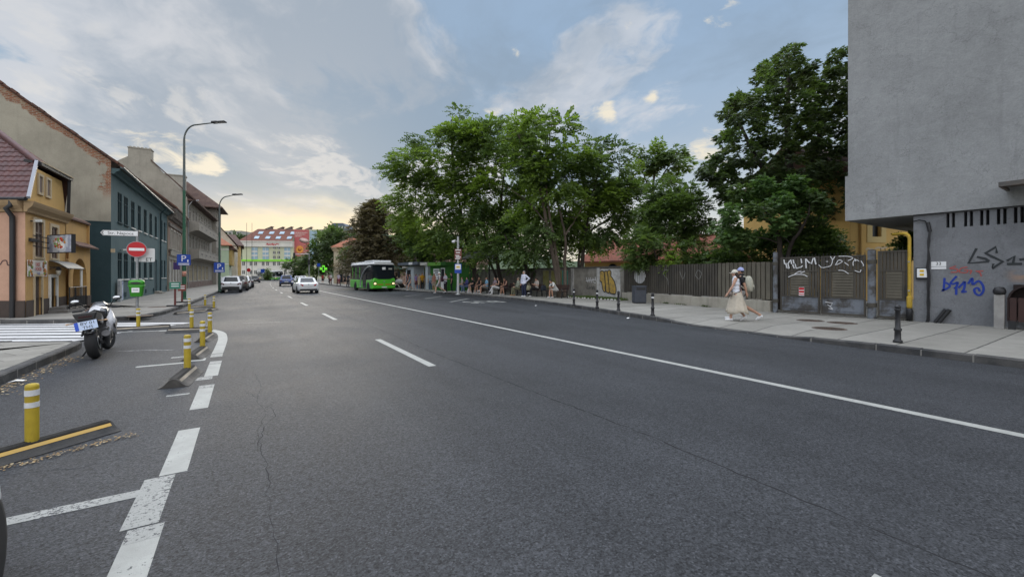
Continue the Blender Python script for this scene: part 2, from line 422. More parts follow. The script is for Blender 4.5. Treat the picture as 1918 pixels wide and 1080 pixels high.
def drop(x,y):
 if x<8:return 0
 s=lambda a,b:max(0,min(1,(y-a)/(b-a)))
 q=min(s(4.3,5.3),1-s(8.6,9.7));return q*q*(3-2*q)
PH=.14
def pavement(name,P,side,far,m,w=.16):
 """kerb line P, pavement lies on side; far = list of outer points matching a simple fan"""
 D_=dense(P,.7);K1=offs(D_,side*w);K2=offs(D_,side*(w+1.1))
 mb=MB();n=len(D_)
 vs=[]
 for i in range(n):
  q=drop(*D_[i])
  vs+=[(K1[i][0],K1[i][1],PH-q*.095),(K2[i][0],K2[i][1],PH),(*far(D_[i]),PH)]
 fs=[]
 for i in range(n-1):
  for j in(0,1):fs.append((3*i+j,3*i+j+1,3*i+4+j,3*i+3+j))
 mb.add(vs,fs);struct(name,mb,m)
 kb=MB();rng=random.Random(3)
 for i in range(n-1):
  a,b,c,d=D_[i],D_[i+1],K1[i+1],K1[i]
  if math.dist(a,(0,0))>130:continue
  h=PH+rng.uniform(-.008,.014);ha=h-drop(*a)*.10;hb=h-drop(*b)*.10
  e=.012;lerp=lambda p,q,s:(p[0]+(q[0]-p[0])*s,p[1]+(q[1]-p[1])*s)
  a2,b2,c2,d2=lerp(a,b,e/.7),lerp(b,a,e/.7),lerp(c,d,e/.7),lerp(d,c,e/.7)
  ch=.022;f=ch/w
  at,bt=lerp(a2,d2,f),lerp(b2,c2,f)
  vs=[(*a2,-.02),(*b2,-.02),(*b2,hb-ch),(*a2,ha-ch),(*at,ha),(*bt,hb),(*c2,hb),(*d2,ha),(*c2,-.02),(*d2,-.02)]
  kb.add(vs,[(0,1,2,3),(3,2,5,4),(4,5,6,7),(7,6,8,9),(0,3,4,7,9),(1,8,6,5,2)])
  if i%1==0:
   vs=[(*b2,hb-.02),(*lerp(b,a,-e/.7),hb-.02),(*c,hb-.012),(*c2,hb-.012),(*b2,-.02),(*lerp(b,a,-e/.7),-.02)]
   kb.add([(x,y,z)for x,y,z in vs],[(0,1,2,3),(4,5,1,0)],1)
 struct('kerb',kb,[M_KERB,M_KERBJ])
pavement('pavement',KERB_L,1,lambda p:(p[0]-34 if p[1]>26 else min(p[0]-9,-13),max(p[1],30)+(10 if p[1]<26 else 0)),M_PAVB)
pavement('pavement',KERB_N,-1,lambda p:(-32,min(p[1],28)),M_PAVL)
pavement('pavement',KERB_R,-1,lambda p:(p[0]+45,p[1]),M_PAVR)
def quadY(mb,x0,x1,y0,y1,z=.0014):mb.add([(x0,y0,z),(x1,y0,z),(x1,y1,z),(x0,y1,z)],[(0,1,2,3)])
ID=Matrix()
def stripe(mb,pts,w,z=.0014):
 k=len(pts);P=[Vector((p[0],p[1],z))for p in pts];vs=[]
 for i in range(k):
  d=(P[min(i+1,k-1)]-P[max(i-1,0)]).normalized();nn=Vector((-d.y,d.x,0))*w/2
  vs+=[P[i]+nn,P[i]-nn]
 mb.add(vs,[(2*i,2*i+1,2*i+3,2*i+2)for i in range(k-1)])
def bend(y):return 0 if y<40 else(y-40)**2*.00042
mk=MB()
ys=[-8+2*i for i in range(70)]
stripe(mk,[(6.74-max(0,y-14)*.006+bend(y)*1.1,y)for y in ys if y<118],.15)
struct('lane_marking',mk,M_PAINT)
mk=MB()
for a,b in[(-2.8,.86),(7.15,10.88),(16.5,19.5),(25,27.9),(34,37),(43,46),(52,55),(61,64),(70,73),(79,82),(88,91),(97,100),(106,109)]:
 stripe(mk,[(2.86-(0 if y<14 else .05)+bend(y),y)for y in(a,(a+b)/2,b)],.145)
struct('lane_dashes',mk,M_PAINT)
mk=MB()
for a,b,x in[(1.2,3.42,-.455),(4.44,5.63,-.415),(6.42,7.55,-.395),(8.4,9.5,-.385)]:quadY(mk,x-.185,x,a,b)
arc=smoothline([(-2.14,16.02),(-1.35,15.86),(-.88,15.4),(-.60,14.5),(-.50,13.2),(-.49,12),(-.5,10.75)],6)
stripe(mk,arc,.20)
quadY(mk,-1.66,-.92,9.88,10.0);quadY(mk,-.92,-.66,10.0,10.28)
stripe(mk,[(-3.05,16.3),(-2.0,16.02)],.1,.0018)
struct('parking_marking',mk,M_PAINT)
mk=MB()
quadY(mk,-.685,-.49,3.62,4.42,.0018);quadY(mk,-.64,-.455,3.42,3.60,.0021);quadY(mk,-.58,-.395,7.56,7.74,.0021);quadY(mk,-.57,-.385,9.52,9.8,.0021);quadY(mk,-.6,-.4,10.3,10.7,.0021)
quadY(mk,-3.0,-.68,4.11,4.24,.0024);quadY(mk,-.91,-.66,7.28,7.36,.0021);quadY(mk,-1.25,-.95,10.6,10.75,.0021);quadY(mk,-.7,-.45,8.15,8.38,.0021)
struct('worn_marking',mk,M_PAINT2)
mk=MB()
stripe(mk,[(-2.35,12.2),(-1.8,12.05),(-1.35,11.75)],.12,.0021)
stripe(mk,[(-.1,17.0),(1.4,16.7)],.1,.0021)
struct('faded_marking',mk,M_PAINT3)
mk=MB();e=Vector((.866,-.5,0));nrm=Vector((.5,.866,0));z0=Vector((-3.85,14.89,.0014))
for i in range(7):
 p=z0+nrm*(.62*i-.1)+e*(.05*i+(.3 if i<2 else .0));L=7.5
 mk.add([p,p+nrm*.40,p+nrm*.40-e*L,p-e*L],[(0,1,2,3)])
struct('zebra_crossing',mk,paint('road_paint_zebra',(.52,.52,.52),.82))
mk=MB();zz=[G(844,565),G(878,559),G(796,559),G(828,554.5),G(757,554.4),G(790,551)]
for a,b,w in[(0,1,.18),(1,2,.14),(2,3,.17),(3,4,.13),(4,5,.16)]:
 stripe(mk,[(zz[a].x,zz[a].y),(zz[b].x,zz[b].y)],w,.0014+.0003*a)
struct('bus_stop_marking',mk,M_PAINT2)
rt=thing('ground_lettering',None,None);rt['kind']='structure'
o=text('bus_lettering','BUS',2.4,M_PAINT,None,frame((12.35,22.6,.006),(-1,.05,0),(0,-1,0)),.003,1.0,2.3);o['kind']='structure'
bpy.data.objects.remove(rt)
ck=MB();rng=random.Random(5)
def crack(pts,w,jit,seed):
 r=random.Random(seed);out=[]
 for a,b in zip(pts,pts[1:]):
  L=math.dist(a,b);n=max(2,int(L/.09))
  for i in range(n):
   t=i/n;out.append((a[0]+(b[0]-a[0])*t+r.gauss(0,jit),a[1]+(b[1]-a[1])*t+r.gauss(0,jit)))
 k=len(out);vs=[]
 for i in range(k):
  d=Vector((out[min(i+1,k-1)][0]-out[max(i-1,0)][0],out[min(i+1,k-1)][1]-out[max(i-1,0)][1],0))
  d=d.normalized()if d.length>1e-6 else Vector((0,1,0));nn=Vector((-d.y,d.x,0))*w*r.uniform(.25,1.25)/2
  vs+=[Vector((*out[i],.0012))+nn,Vector((*out[i],.0012))-nn]
 ck.add(vs,[(2*i,2*i+1,2*i+3,2*i+2)for i in range(k-1)])
crack([(3.43,-.6),(3.44,1.44),(3.5,3),(3.42,5),(3.37,8.1),(3.43,13.5),(3.4,25),(3.3,40)],.019,.008,1)
crack([(.17,2.2),(.15,3.3),(.16,4.2),(.10,5.2),(.22,5.8),(.12,6.4),(.19,7.3),(.1,8.6)],.0058,.009,2)
crack([(.10,4.7),(.16,5.25),(.30,5.6),(.26,6.1)],.008,.010,3);crack([(.2,6.0),(.38,6.3)],.006,.01,4);crack([(.12,6.6),(-.02,7.1)],.006,.010,6)
crack([(-3.0,5.6),(-1.2,5.0),(-.75,5.1)],.006,.01,7)
struct('road_crack',ck,M_CRACK)
M_IRON=mat('cast_iron',(.075,.058,.048),.7,(.12,.085,.065),6,.4,60,metal=.3)
def manhole(p,r,label):
 mb=MB();z=p[2]
 mb.lathe([(r*1.14,z-.02),(r*1.14,z+.004),(r*1.02,z+.007),(r*1.01,z+.002),(r,z+.002),(r*.98,z+.006),(0.0,z+.006)],28,(p[0],p[1],0))
 for k in range(-4,5):
  h=math.sqrt(max(0,.86-(k*.2)**2))*r
  mb.box(p[0]+k*.2*r-.012,p[0]+k*.2*r+.012,p[1]-h,p[1]+h,z+.006,z+.012)
 o=mb.build('manhole_cover',M_IRON);tag(o,label,'manhole cover','round manhole covers in the pavements')
for u,v,r,lb in[(1518,600,.34,'round iron manhole cover by the double gate, leftmost of three together'),(1577,604.5,.34,'round iron manhole cover closest to the gate post'),(1553,615,.36,'rusty round manhole cover closest to the kerb by the gate'),(300,574.5,.40,'round manhole cover on the left pavement beside the thin sign stands'),(262,591,.34,'round manhole cover near the left kerb corner under the green bin'),(158,577.5,.33,'round manhole cover in front of the arched gateway')]:
 p=G(u,v,PH);manhole((p.x,p.y,PH),r,lb)
lf=MB();rng=random.Random(9)
def litter(cx,cy,sx,sy,n,z=.004,s=.022):
 for i in range(n):
  x,y=cx+rng.gauss(0,sx),cy+rng.gauss(0,sy);a=rng.uniform(0,6.28);L=rng.uniform(.5,1.3)*s
  d=Vector((math.cos(a),math.sin(a),rng.uniform(-.1,.3)))*L;q=Vector((-math.sin(a),math.cos(a),rng.uniform(-.3,.3)))*L*.6
  p=Vector((x,y,z+rng.uniform(.004,.016)))
  lf.add([p-d,p+q,p+d,p-q],[(0,1,2,3)],rng.choice((0,0,1)))
for y in np.arange(8.5,11.6,.25):litter(-2.93,y,.09,.2,26)
for k in range(16):
 t=k/15;litter(-1.82+.72*t+.10,5.36+.42*t-.05,.05,.03,13,.004,.014)
o=lf.build('dry_leaves',[mat('dry_leaf',(.26,.17,.08),.9),mat('dry_leaf_pale',(.36,.29,.18),.9)]);tag(o,'dry brown leaf litter lying in the gutter and by the rubber kerb','leaf litter',kind='stuff')
for i,(u,v)in enumerate([(32,715),(1005,572.5),(1178,596)]):
 p=G(u,v);mb=MB();rg=random.Random(i)
 mb.add([(p.x-.1,p.y-.03,.006),(p.x+.0,p.y-.05,.03),(p.x+.1,p.y-.02,.008),(p.x+.09,p.y+.05,.012),(p.x-.01,p.y+.04,.035),(p.x-.09,p.y+.05,.006)],[(0,1,4,5),(1,2,3,4)])
 tag(mb.build('paper_scrap',mat('paper',(.75,.75,.74),.8)),['white paper scrap in the gutter by the left kerb','white paper scrap on the road before the seated man at the bench end','small white paper scrap below the thin black bollards'][i],'litter')
 # left side of the street
M_GLASS=mat('window_glass',(.025,.03,.035),.08,spec=.9)
M_GLASSD=mat('dark_glass',(.008,.014,.017),.35,spec=.3)
M_WHITE=mat('white_paint',(.68,.67,.63),.6,(.58,.57,.53),4)
M_BLACK=mat('black_metal',(.016,.016,.018),.5,spec=.5)
M_DARK=mat('dark_paint',(.035,.035,.038),.6)
M_STEEL=mat('galvanised_steel',(.36,.37,.38),.45,(.28,.29,.30),8,metal=.7)
M_GREYP=mat('grey_paint',(.30,.31,.32),.5)
def plaster(name,base,c2=None,grime=.35,bump=.35,sc=.9):
 c2=c2 or tuple(x*.8 for x in base)
 def fn(t,oc):
  a=t.noise(oc,sc,7,.65);b=t.noise(oc,14,6,.7);dr=t.noise(t.vm('MULTIPLY',oc,(2.2,2.2,.22)),1.6,7,.65)
  col=t.mix(t.sstep(a,.35,.68),base,c2)
  col=t.mix(t.m('MULTIPLY',t.sstep(dr,.5,.78),grime),col,tuple(x*.42 for x in base))
  col=t.vm('SCALE',col,t.m('ADD',.86,t.m('MULTIPLY',b,.28)))
  return col,t.noise(oc,70,5,.7),bump,.012
 return custom(name,fn,.92,.2)
M_PINK=plaster('pink_plaster',(.54,.33,.235),(.47,.285,.20),.25)
M_OCHRE=plaster('ochre_plaster',(.51,.305,.11),(.44,.27,.115),.26)
M_OCHREL=plaster('light_ochre_plaster',(.55,.35,.13),(.50,.32,.12),.15)
M_PLINTH=plaster('brown_plinth',(.085,.065,.055),(.06,.05,.045),.3)
M_CREAM=plaster('cream_trim',(.52,.42,.28),None,.15)
M_TEAL=plaster('teal_plaster',(.078,.122,.13),(.092,.138,.143),.22,.4)
M_TEALD=plaster('dark_teal_plaster',(.03,.055,.062),(.037,.063,.07),.2,.3)
M_STONE=plaster('grey_stone_plaster',(.27,.25,.215),(.22,.205,.18),.45)
M_STONEL=plaster('pale_stone_plaster',(.36,.335,.29),(.29,.27,.235),.4)
def bricks(t,oc,c1=(.30,.115,.055),c2=(.20,.075,.04)):
 sx,sy,sz=t.n('ShaderNodeSeparateXYZ',Vector=oc).outputs
 v=t.n('ShaderNodeCombineXYZ',X=t.m('ADD',sx,sy),Y=sz,Z=0.0).outputs[0]
 return t.n('ShaderNodeTexBrick',Vector=v,Color1=(*c1,1),Color2=(*c2,1),Mortar=(.30,.26,.21,1),Scale=1.0,Mortar_Size=.012,Brick_Width=.27,Row_Height=.085)
def peeled(name,base,x0,z0,slope,depth,amp,corner=0.0):
 """old plaster with bricks showing in a ragged band below the verge line z = z0 + slope * (x0 - x)"""
 def fn(t,oc):
  sx,sy,sz=t.n('ShaderNodeSeparateXYZ',Vector=oc).outputs
  dist=t.m('SUBTRACT',t.m('ADD',z0,t.m('MULTIPLY',t.m('SUBTRACT',x0,sx),slope)),sz)
  nz=t.noise(oc,.8,7,.68,.4)
  band=t.sstep(t.m('SUBTRACT',t.m('ADD',depth,t.m('MULTIPLY',t.m('SUBTRACT',nz,.5),amp)),dist),-.03,.05)
  br=bricks(t,oc);brn=t.noise(oc,5,6,.7)
  bcol=t.mix(t.sstep(brn,.45,.7),br.outputs[0],(.34,.28,.20))
  a=t.noise(oc,.7,7,.65);b=t.noise(oc,16,6,.7);dr=t.noise(t.vm('MULTIPLY',oc,(2.0,2.0,.25)),1.3,8,.68)
  col=t.mix(t.sstep(a,.35,.68),base,tuple(x*.78 for x in base))
  col=t.mix(t.m('MULTIPLY',t.sstep(dr,.5,.75),.4),col,tuple(x*.5 for x in base))
  col=t.vm('SCALE',col,t.m('ADD',.82,t.m('MULTIPLY',b,.36)))
  scr=t.sstep(t.noise(t.vm('MULTIPLY',oc,(.8,1,4)),1.1,8,.7,.5),.69,.73)
  col=t.mix(t.m('MULTIPLY',scr,.55),col,(.12,.10,.075))
  if corner:
   nn=t.noise(oc,1.6,7,.65)
   cf=t.sstep(t.m('ADD',t.m('SUBTRACT',corner,t.m('SUBTRACT',x0,sx)),t.m('MULTIPLY',t.m('SUBTRACT',nn,.5),1.8)),-.05,.10)
   hz=t.sstep(sz,z0-2.3,z0-1.4);band=t.m('MAXIMUM',band,t.m('MULTIPLY',cf,hz))
  return t.mix(band,col,bcol),t.m('ADD',t.m('MULTIPLY',b,.5),t.m('MULTIPLY',band,-1.2)),.6,.02
 return custom(name,fn,.93,.15)
M_GABLE=peeled('weathered_gable',(.385,.355,.285),-6.2,7.9,.79,.42,1.5,.45)
M_GABLE2=peeled('weathered_gable_brick',(.33,.29,.23),-6.2,8.2,.98,.85,2.2)
M_GABLE3=plaster('weathered_gable_grey',(.34,.315,.265),(.27,.25,.21),.5)
M_TILE=mat('red_roof_tile',(.082,.018,.014),.55,(.055,.014,.013),3,.15,40,spec=.5)
M_RTILE=mat('brown_roof_tile',(.13,.062,.042),.85,(.085,.05,.04),2.5,.5,25)
M_OTILE=mat('orange_roof_tile',(.31,.115,.062),.85,(.24,.095,.055),2.5,.5,20)
def window(par,M,w,h,glass=None,fr=None,mull=1,rec=.12,sill=None,fw=.05,trans=.62,curtain=None):
 mb=MB();mb.add([M@Vector(p)for p in((-w/2,0,-rec),(w/2,0,-rec),(w/2,h,-rec),(-w/2,h,-rec))],[(0,1,2,3)])
 o=mb.build('window',glass or M_GLASS,par,True)
 if fr:
  f=MB();z0,z1=-rec+.004,-rec+.045
  for a in((-w/2,-w/2+fw,0,h),(w/2-fw,w/2,0,h),(-w/2+fw,w/2-fw,0,fw),(-w/2+fw,w/2-fw,h-fw,h)):f.box(a[0],a[1],a[2],a[3],z0,z1)
  for k in range(mull):
   x=-w/2+w*(k+1)/(mull+1);f.box(x-fw/2,x+fw/2,fw,h-fw,z0,z1+.004)
  if trans:f.box(-w/2+fw,w/2-fw,h*trans,h*trans+fw,z0,z1+.002)
  f.build('frame',fr,o,True,M=M)
 if sill:
  s_=MB();s_.box(-w/2-.06,w/2+.06,-.07,-.005,-rec+.01,.07);s_.build('sill',sill,o,True,M=M)
 return o
def surround(par,M,w,h,m,t=.14,d=.04,name='window_surround'):
 s=MB()
 s.box(-w/2-t,-w/2-.001,-t,h+t,-.03,d);s.box(w/2+.001,w/2+t,-t,h+t,-.03,d)
 s.box(-w/2,w/2,h+.001,h+t,-.03,d);s.box(-w/2,w/2,-t,-.001,-.03,d)
 return s.build(name,m,par,True,M=M)
 # ochre corner house
HX=-6.6;aD=Vector((-.842,.54,0));bD=Vector((.54,.842,0));HC=Vector((HX,21.8,0))
house=thing('corner_house','pink and ochre corner house with dark red tiled roof and small yellow gable','house',(HX,21.8,0))
w=MB()
wall_mb(w,(HX,21.8),(0,1),4.0,-.1,4.28,[(.74,1.50,2.33,3.66),(2.30,2.98,2.33,3.60),(.70,1.34,.1,2.0-.4),(2.16,2.80,.15,1.55)],.22,0,n=(-1,0))
w.build('wall',M_OCHRE,house,True)
w=MB();p1=HC+aD*14;p2=p1+bD*5.2;p3=Vector((HX,25.8,0))
w.add([HC+Vector((0,0,-.1)),p1+Vector((0,0,-.1)),p1+Vector((0,0,4.28)),HC+Vector((0,0,4.28))],[(0,1,2,3)])
w.add([p1+Vector((0,0,-.1)),p2+Vector((0,0,-.1)),p2+Vector((0,0,4.28)),p1+Vector((0,0,4.28))],[(0,1,2,3)])
w.add([p2+Vector((0,0,-.1)),p3+Vector((0,0,-.1)),p3+Vector((0,0,4.28)),p2+Vector((0,0,4.28))],[(0,1,2,3)])
w.build('side_wall',M_PINK,house,True)
Mf=lambda y,z,x=HX:frame((x,y,z),(0,1,0),(0,0,1))
M_BLIND=mat('pinkish_blind',(.20,.145,.115),.7,(.16,.12,.10),6)
for y0,y1,z0,z1 in((.74,1.50,2.33,3.66),(2.30,2.98,2.33,3.60)):
 M=Mf(21.8+(y0+y1)/2,z0)
 wi=window(house,M,y1-y0,z1-z0,M_BLIND,mat('brown_frame',(.12,.085,.065),.6),1,.055,M_CREAM,.05,.66)
 surround(house,M,y1-y0,z1-z0,M_CREAM,.13,.035)
pl=MB();wall_mb(pl,(HX+.03,21.77),(0,1),4.03,-.1,.74,[(.73,1.37,.0,.8),(2.19,2.83,.0,.8)],.05,0,n=(-1,0))
q0=HC+Vector((.03,-.03,0))-bD*.02
pl.prism([q0+Vector((0,0,-.1)),q0+Vector((0,0,.74)),q0+aD*13.9+Vector((0,0,.74)),q0+aD*13.9+Vector((0,0,-.1))],(0,0,0),bD*.04*-1)
pl.build('plinth',M_PLINTH,house,True)
dr=MB();M=Mf(21.8+1.02,.1);dr.box(-.32,.32,0,1.5,-.09,-.05);
for k in range(4):dr.box(-.27+k*.14,-.15+k*.14,.08,1.2,-.05,-.035)
d1=dr.build('door',mat('brown_wood',(.075,.05,.035),.7,(.05,.035,.028),5,stretch=(4,4,.5)),house,True,M=M);d1['label']='brown plank door with cream frame'
f=MB();f.box(-.40,-.322,0,1.5,-.05,.05);f.box(.322,.40,0,1.5,-.05,.05);f.box(-.40,.40,1.501,1.6,-.05,.05);f.build('frame',M_CREAM,d1,True,M=M)
dr=MB();M=Mf(21.8+2.48,.15);dr.box(-.32,.32,0,1.4,-.09,-.05);dr.box(-.25,.25,.75,1.3,-.05,-.04)
d2=dr.build('door',M_GLASSD,house,True,M=M);d2['label']='dark glazed door with white frame'
f=MB();f.box(-.43,-.322,0,1.4,-.05,.06);f.box(.322,.43,0,1.4,-.05,.06);f.box(-.43,.43,1.401,1.53,-.05,.06);f.build('frame',M_WHITE,d2,True,M=M)
co=MB()
prof=[(0,3.88),(.08,3.9),(.10,3.98),(.20,4.10),(.24,4.2),(.26,4.28),(0,4.28)]
def run_profile(mb,P,d,out,L,m=0):
 a=[Vector(P)+Vector(out)*r+Vector((0,0,z))for r,z in prof];b=[p+Vector(d)*L for p in a]
 mb.loft([a,b],m,False)
run_profile(co,(HX+.001,21.8-.14,0),(0,1,0),(1,0,0),4.1);run_profile(co,(HX,21.8,0)if 0 else tuple(HC-bD*.001),aD,-bD,14)
co.build('cornice',plaster('tan_cornice',(.36,.25,.14),(.30,.21,.12),.3),house,True)
GX=HX-.03
ga=MB();wall_mb(ga,(GX,21.95),(0,1),3.8,4.285,4.70,[],.1,n=(-1,0))
ga.add([(GX,21.95,4.70),(GX,25.75,4.70),(GX,25.42,5.66),(GX,22.86,5.66)],[(0,1,2,3)]);ga.build('gable',M_OCHREL,house,True)
for yc in(23.14,23.89):
 M=Mf(yc,4.80,GX);mb=MB();mb.box(-.17,.17,0,.62,.004,.012);o=mb.build('window',M_BLIND,house,True,M=M)
 s=MB();s.box(-.25,-.17,-.09,.71,.004,.05);s.box(.17,.25,-.09,.71,.004,.05);s.box(-.17,.17,.62,.71,.004,.05);s.box(-.17,.17,-.09,0,.004,.05);s.build('frame',M_CREAM,o,True,M=M)
E0=Vector((HX+.05,21.62,4.36));SL=1.33;up=(bD+Vector((0,0,SL))).normalized();nrm=aD.cross(up);nrm=-nrm if nrm.z<0 else nrm
def on_roof(u,v):
 d=ray(u,v);o=Vector((0,0,EYE));t=(E0-o).dot(nrm)/d.dot(nrm);p=o+d*t-E0;return p.dot(aD),p.dot(up)
rt_=MB();top_u,top_s=on_roof(68,303);far_u,far_s=on_roof(0,250)
rk0=on_roof(52,371);hs=(far_s-top_s)/(far_u-top_u)
du,ds=.062,.0475;NU,NS=150,105
hgt=lambda u,s:.030*abs(math.sin(math.pi*u/.25))**.8+.034*(1-(s/.285)%1.0)
V={}
def rv(i,j):
 if(i,j)not in V:
  u,s=i*du-.1,j*ds-.06;rt_.v.append(tuple(E0+aD*u+up*s+nrm*hgt(u,max(s,0)+1e-4)));V[(i,j)]=len(rt_.v)-1
 return V[(i,j)]
for i in range(NU):
 for j in range(NS):
  u,s=(i+.5)*du-.1,(j+.5)*ds-.06
  lim=top_s+(u-top_u)*hs
  rake=rk0[0]+(top_u-rk0[0])*max(0,s)/top_s
  if s>min(lim,4.1)or u<rake:continue
  rt_.f.append((rv(i,j),rv(i+1,j),rv(i+1,j+1),rv(i,j+1)));rt_.mi.append(0);rt_.sm.append(False)
roof=rt_.build('roof',M_TILE,house,True)
at=lambda u,s,k=0:E0+aD*u+up*s+nrm*k
rd_=MB();n=13
for k in range(n):
 u0,u1=top_u+k*.42,top_u+k*.42+.46;a,b=at(u0,top_s+(u0-top_u)*hs,.0),at(u1,top_s+(u1-top_u)*hs,.035)
 rd_.tube([a,b],[.095,.125],10)
rd_.build('hip_tiles',M_TILE,roof,True)
hp=MB();A_,B_=at(top_u,top_s),at(top_u+4.5,top_s+4.5*hs);C_=Vector((HX+.15,25.6,A_.z-.12));Dd=Vector((HX-7,29.5,4.5))
hp.add([A_,C_,B_],[(0,1,2)]);hp.add([B_,C_,(HX-.1,26.0,4.35),Dd],[(0,1,2,3)]);hp.add([A_-Vector((0,0,.1)),C_-Vector((0,0,.1)),B_-Vector((0,0,.1))],[(0,1,2)])
hp.build('roof',M_RTILE,house,True)
tr=MB();tr.bar(A_+Vector((.04,-.5*.54,0))+aD*.42,A_+Vector((.10,.05,-.02)),.07,.10);tr.bar(A_+Vector((.1,0,-.06)),C_+Vector((.06,0,-.06)),.10,.12);tr.bar(C_+Vector((0,.0,-.1)),(HX+.06,25.84,4.32),.09,.16)
tr.build('verge_trim',M_BLACK,house,True)
mb=MB();mb.bar(A_+Vector((.14,.1,.02)),C_+Vector((.12,0,.02)),.06,.05);mb.build('gable_gutter',M_CREAM,house,True)
mb=MB();mb.bar(at(rk0[0]-.05,.0,.03),at(top_u-.04,top_s,.03),.09,.10);mb.build('verge_flashing',mat('lead_grey',(.24,.25,.28),.5,metal=.3),house,True)
mb=MB();gp=E0-bD*.06+Vector((0,0,-.03));mb.tube([gp-aD*.1,gp+aD*9],.065,10);mb.build('gutter',M_BLACK,house,True)
mb=MB();q=HC+aD*.35;ox=-bD
mb.tube([gp+aD*.42+Vector((0,0,-.02)),gp+aD*.42+Vector((0,0,-.22)),q+ox*.28+Vector((0,0,3.98)),q+ox*.10+Vector((0,0,3.72)),q+ox*.09+Vector((0,0,3.5)),q+ox*.09+Vector((0,0,.05))],.075,10);mb.build('downpipe',M_BLACK,house,True)
mb=MB();Mp=frame(HC+aD*1.0-bD*.004+Vector((0,0,2.08)),-aD,(0,0,1))
ribbon(mb,smoothline([(-.9,-.05),(-.75,.1),(-.62,-.08),(-.5,.06),(-.42,-.06),(-.28,.05),(-.18,-.04),(-.02,.06),(.1,-.06),(.2,.07),(.34,.08),(.38,-.07),(.5,-.05)],5),.035,Mp)
mb.build('graffiti',mat('dark_spray',(.06,.03,.035),.7),house,True)
gw=thing('arched_gateway','ochre gateway wall with deep round arch beside the teal house','gateway',(-6.5,25.8,0))
AX=-6.5;mb=MB();ya,yb,cr,sp_=26.25,28.15,2.42,1.47
arcp=[(ya+(yb-ya)/2-math.cos(math.pi*k/14)*(yb-ya)/2,sp_+math.sin(math.pi*k/14)*(cr-sp_))for k in range(15)]
mb.add([(AX,25.72,-.1),(AX,ya,-.1),(AX,ya,sp_),(AX,ya,3.0),(AX,25.72,3.0)],[(0,1,2,3,4)])
mb.add([(AX,yb,-.1),(AX,28.7,-.1),(AX,28.7,3.0),(AX,yb,3.0),(AX,yb,sp_)],[(0,1,2,3,4)])
for(y0,z0),(y1,z1)in zip(arcp,arcp[1:]):
 mb.add([(AX,y0,z0),(AX,y1,z1),(AX,y1,3.0),(AX,y0,3.0)],[(0,1,2,3)])
 mb.add([(AX,y0,z0),(AX,y1,z1),(AX-1.3,y1,z1),(AX-1.3,y0,z0)],[(0,1,2,3)])
for y in(ya,yb):mb.add([(AX,y,-.1),(AX,y,sp_),(AX-1.3,y,sp_),(AX-1.3,y,-.1)],[(0,1,2,3)])
mb.box(AX-1.4,AX-.02,28.62,28.70,-.1,4.1);mb.box(AX-.22,AX-.10,25.72,28.70,3.0,4.15)
mb.build('wall',M_OCHRE,gw,True)
mb=MB();mb.box(AX-1.2,AX+.035,yb-.004,28.72,-.1,.66);mb.build('plinth',M_PLINTH,gw,True)
mb=MB();mb.box(AX-1.28,AX-1.2,ya,yb,0,2.35)
for k in range(8):mb.box(AX-1.2,AX-1.18,ya+.05+k*.235,ya+.24+k*.235,.1,2.2)
mb.build('gate',M_BLACK,gw,True)
mb=MB();mb.prism([(AX+.24,0,2.92),(AX+.26,0,2.98),(AX-.1,0,3.22),(AX-.1,0,3.1)],(0,26.0,0),(0,29.0,0));mb.build('tile_ledge',M_RTILE,gw,True)
mb=MB();mb.prism([(AX+.02,0,4.12),(AX+.02,0,4.2),(AX-.2,0,4.34),(AX-.34,0,4.2),(AX-.3,0,4.12)],(0,25.72,0),(0,28.72,0));mb.build('coping',M_RTILE,gw,True)
cn=thing('door_canopy','curved grey sheet canopy over the dark door on a white post','canopy',(HX,24.3,2.0))
mb=MB();sec=[]
for k in range(9):
 t=k/8;sec.append([(HX+.02+.52*t,23.85,2.24-.30*t**1.6),(HX+.02+.52*t,25.95,2.24-.30*t**1.6),(HX+.02+.52*t,25.95,2.21-.30*t**1.6),(HX+.02+.52*t,23.85,2.21-.30*t**1.6)])
mb.loft(sec,0,False);mb.build('roof_sheet',mat('grey_sheet',(.13,.135,.135),.5,(.09,.095,.095),3),cn,True)
mb=MB();mb.tube([(HX+.46,25.85,.12),(HX+.46,25.85,1.95)],.045,8);mb.build('post',M_WHITE,cn,True)
for y in(23.9,25.9):mb=MB();mb.bar((HX+.02,y,1.9),(HX+.45,y,2.0),.03);mb.build('bracket',M_BLACK,cn,True)
st=MB();st.box(HX+.05,HX+.62,23.6,25.6,.10,.26);st.box(HX+.05,HX+.5,23.8,25.4,.26,.36);tag(st.build('door_step',mat('step_concrete',(.12,.11,.10),.9,(.17,.16,.15),4),bevel=.01),'low dark concrete steps before the dark canopied door','steps')
rl=thing('stair_railing','black iron stair railing in front of the arched gateway','railing',(HX+.56,25.2,.14))
mb=MB();mb.tube([(HX+.56,24.0,1.14),(HX+.56,26.1,1.14)],.022,6);mb.tube([(HX+.56,24.0,.3),(HX+.56,26.1,.3)],.018,6);mb.tube([(HX+.56,26.1,1.14),(HX+.15,26.1,1.14)],.022,6);mb.build('handrail',M_BLACK,rl,True)
for y in(24.0,24.7,25.4,26.1):
 mb=MB();mb.tube([(HX+.56,y,.14),(HX+.56,y,1.16)],.024,6);mb.build('post',M_BLACK,rl,True)
mb=MB()
for k in range(16):mb.tube([(HX+.56,24.07+k*.128,.3),(HX+.56,24.07+k*.128,1.1)],.009,5)
mb.box(HX+.545,HX+.555,24.05,26.05,.32,.75);mb.build('bars',M_BLACK,rl,True)
lm=thing('wall_lantern','dark carriage lantern on the ochre wall under the canopy','lantern',(HX+.25,23.98,1.8))
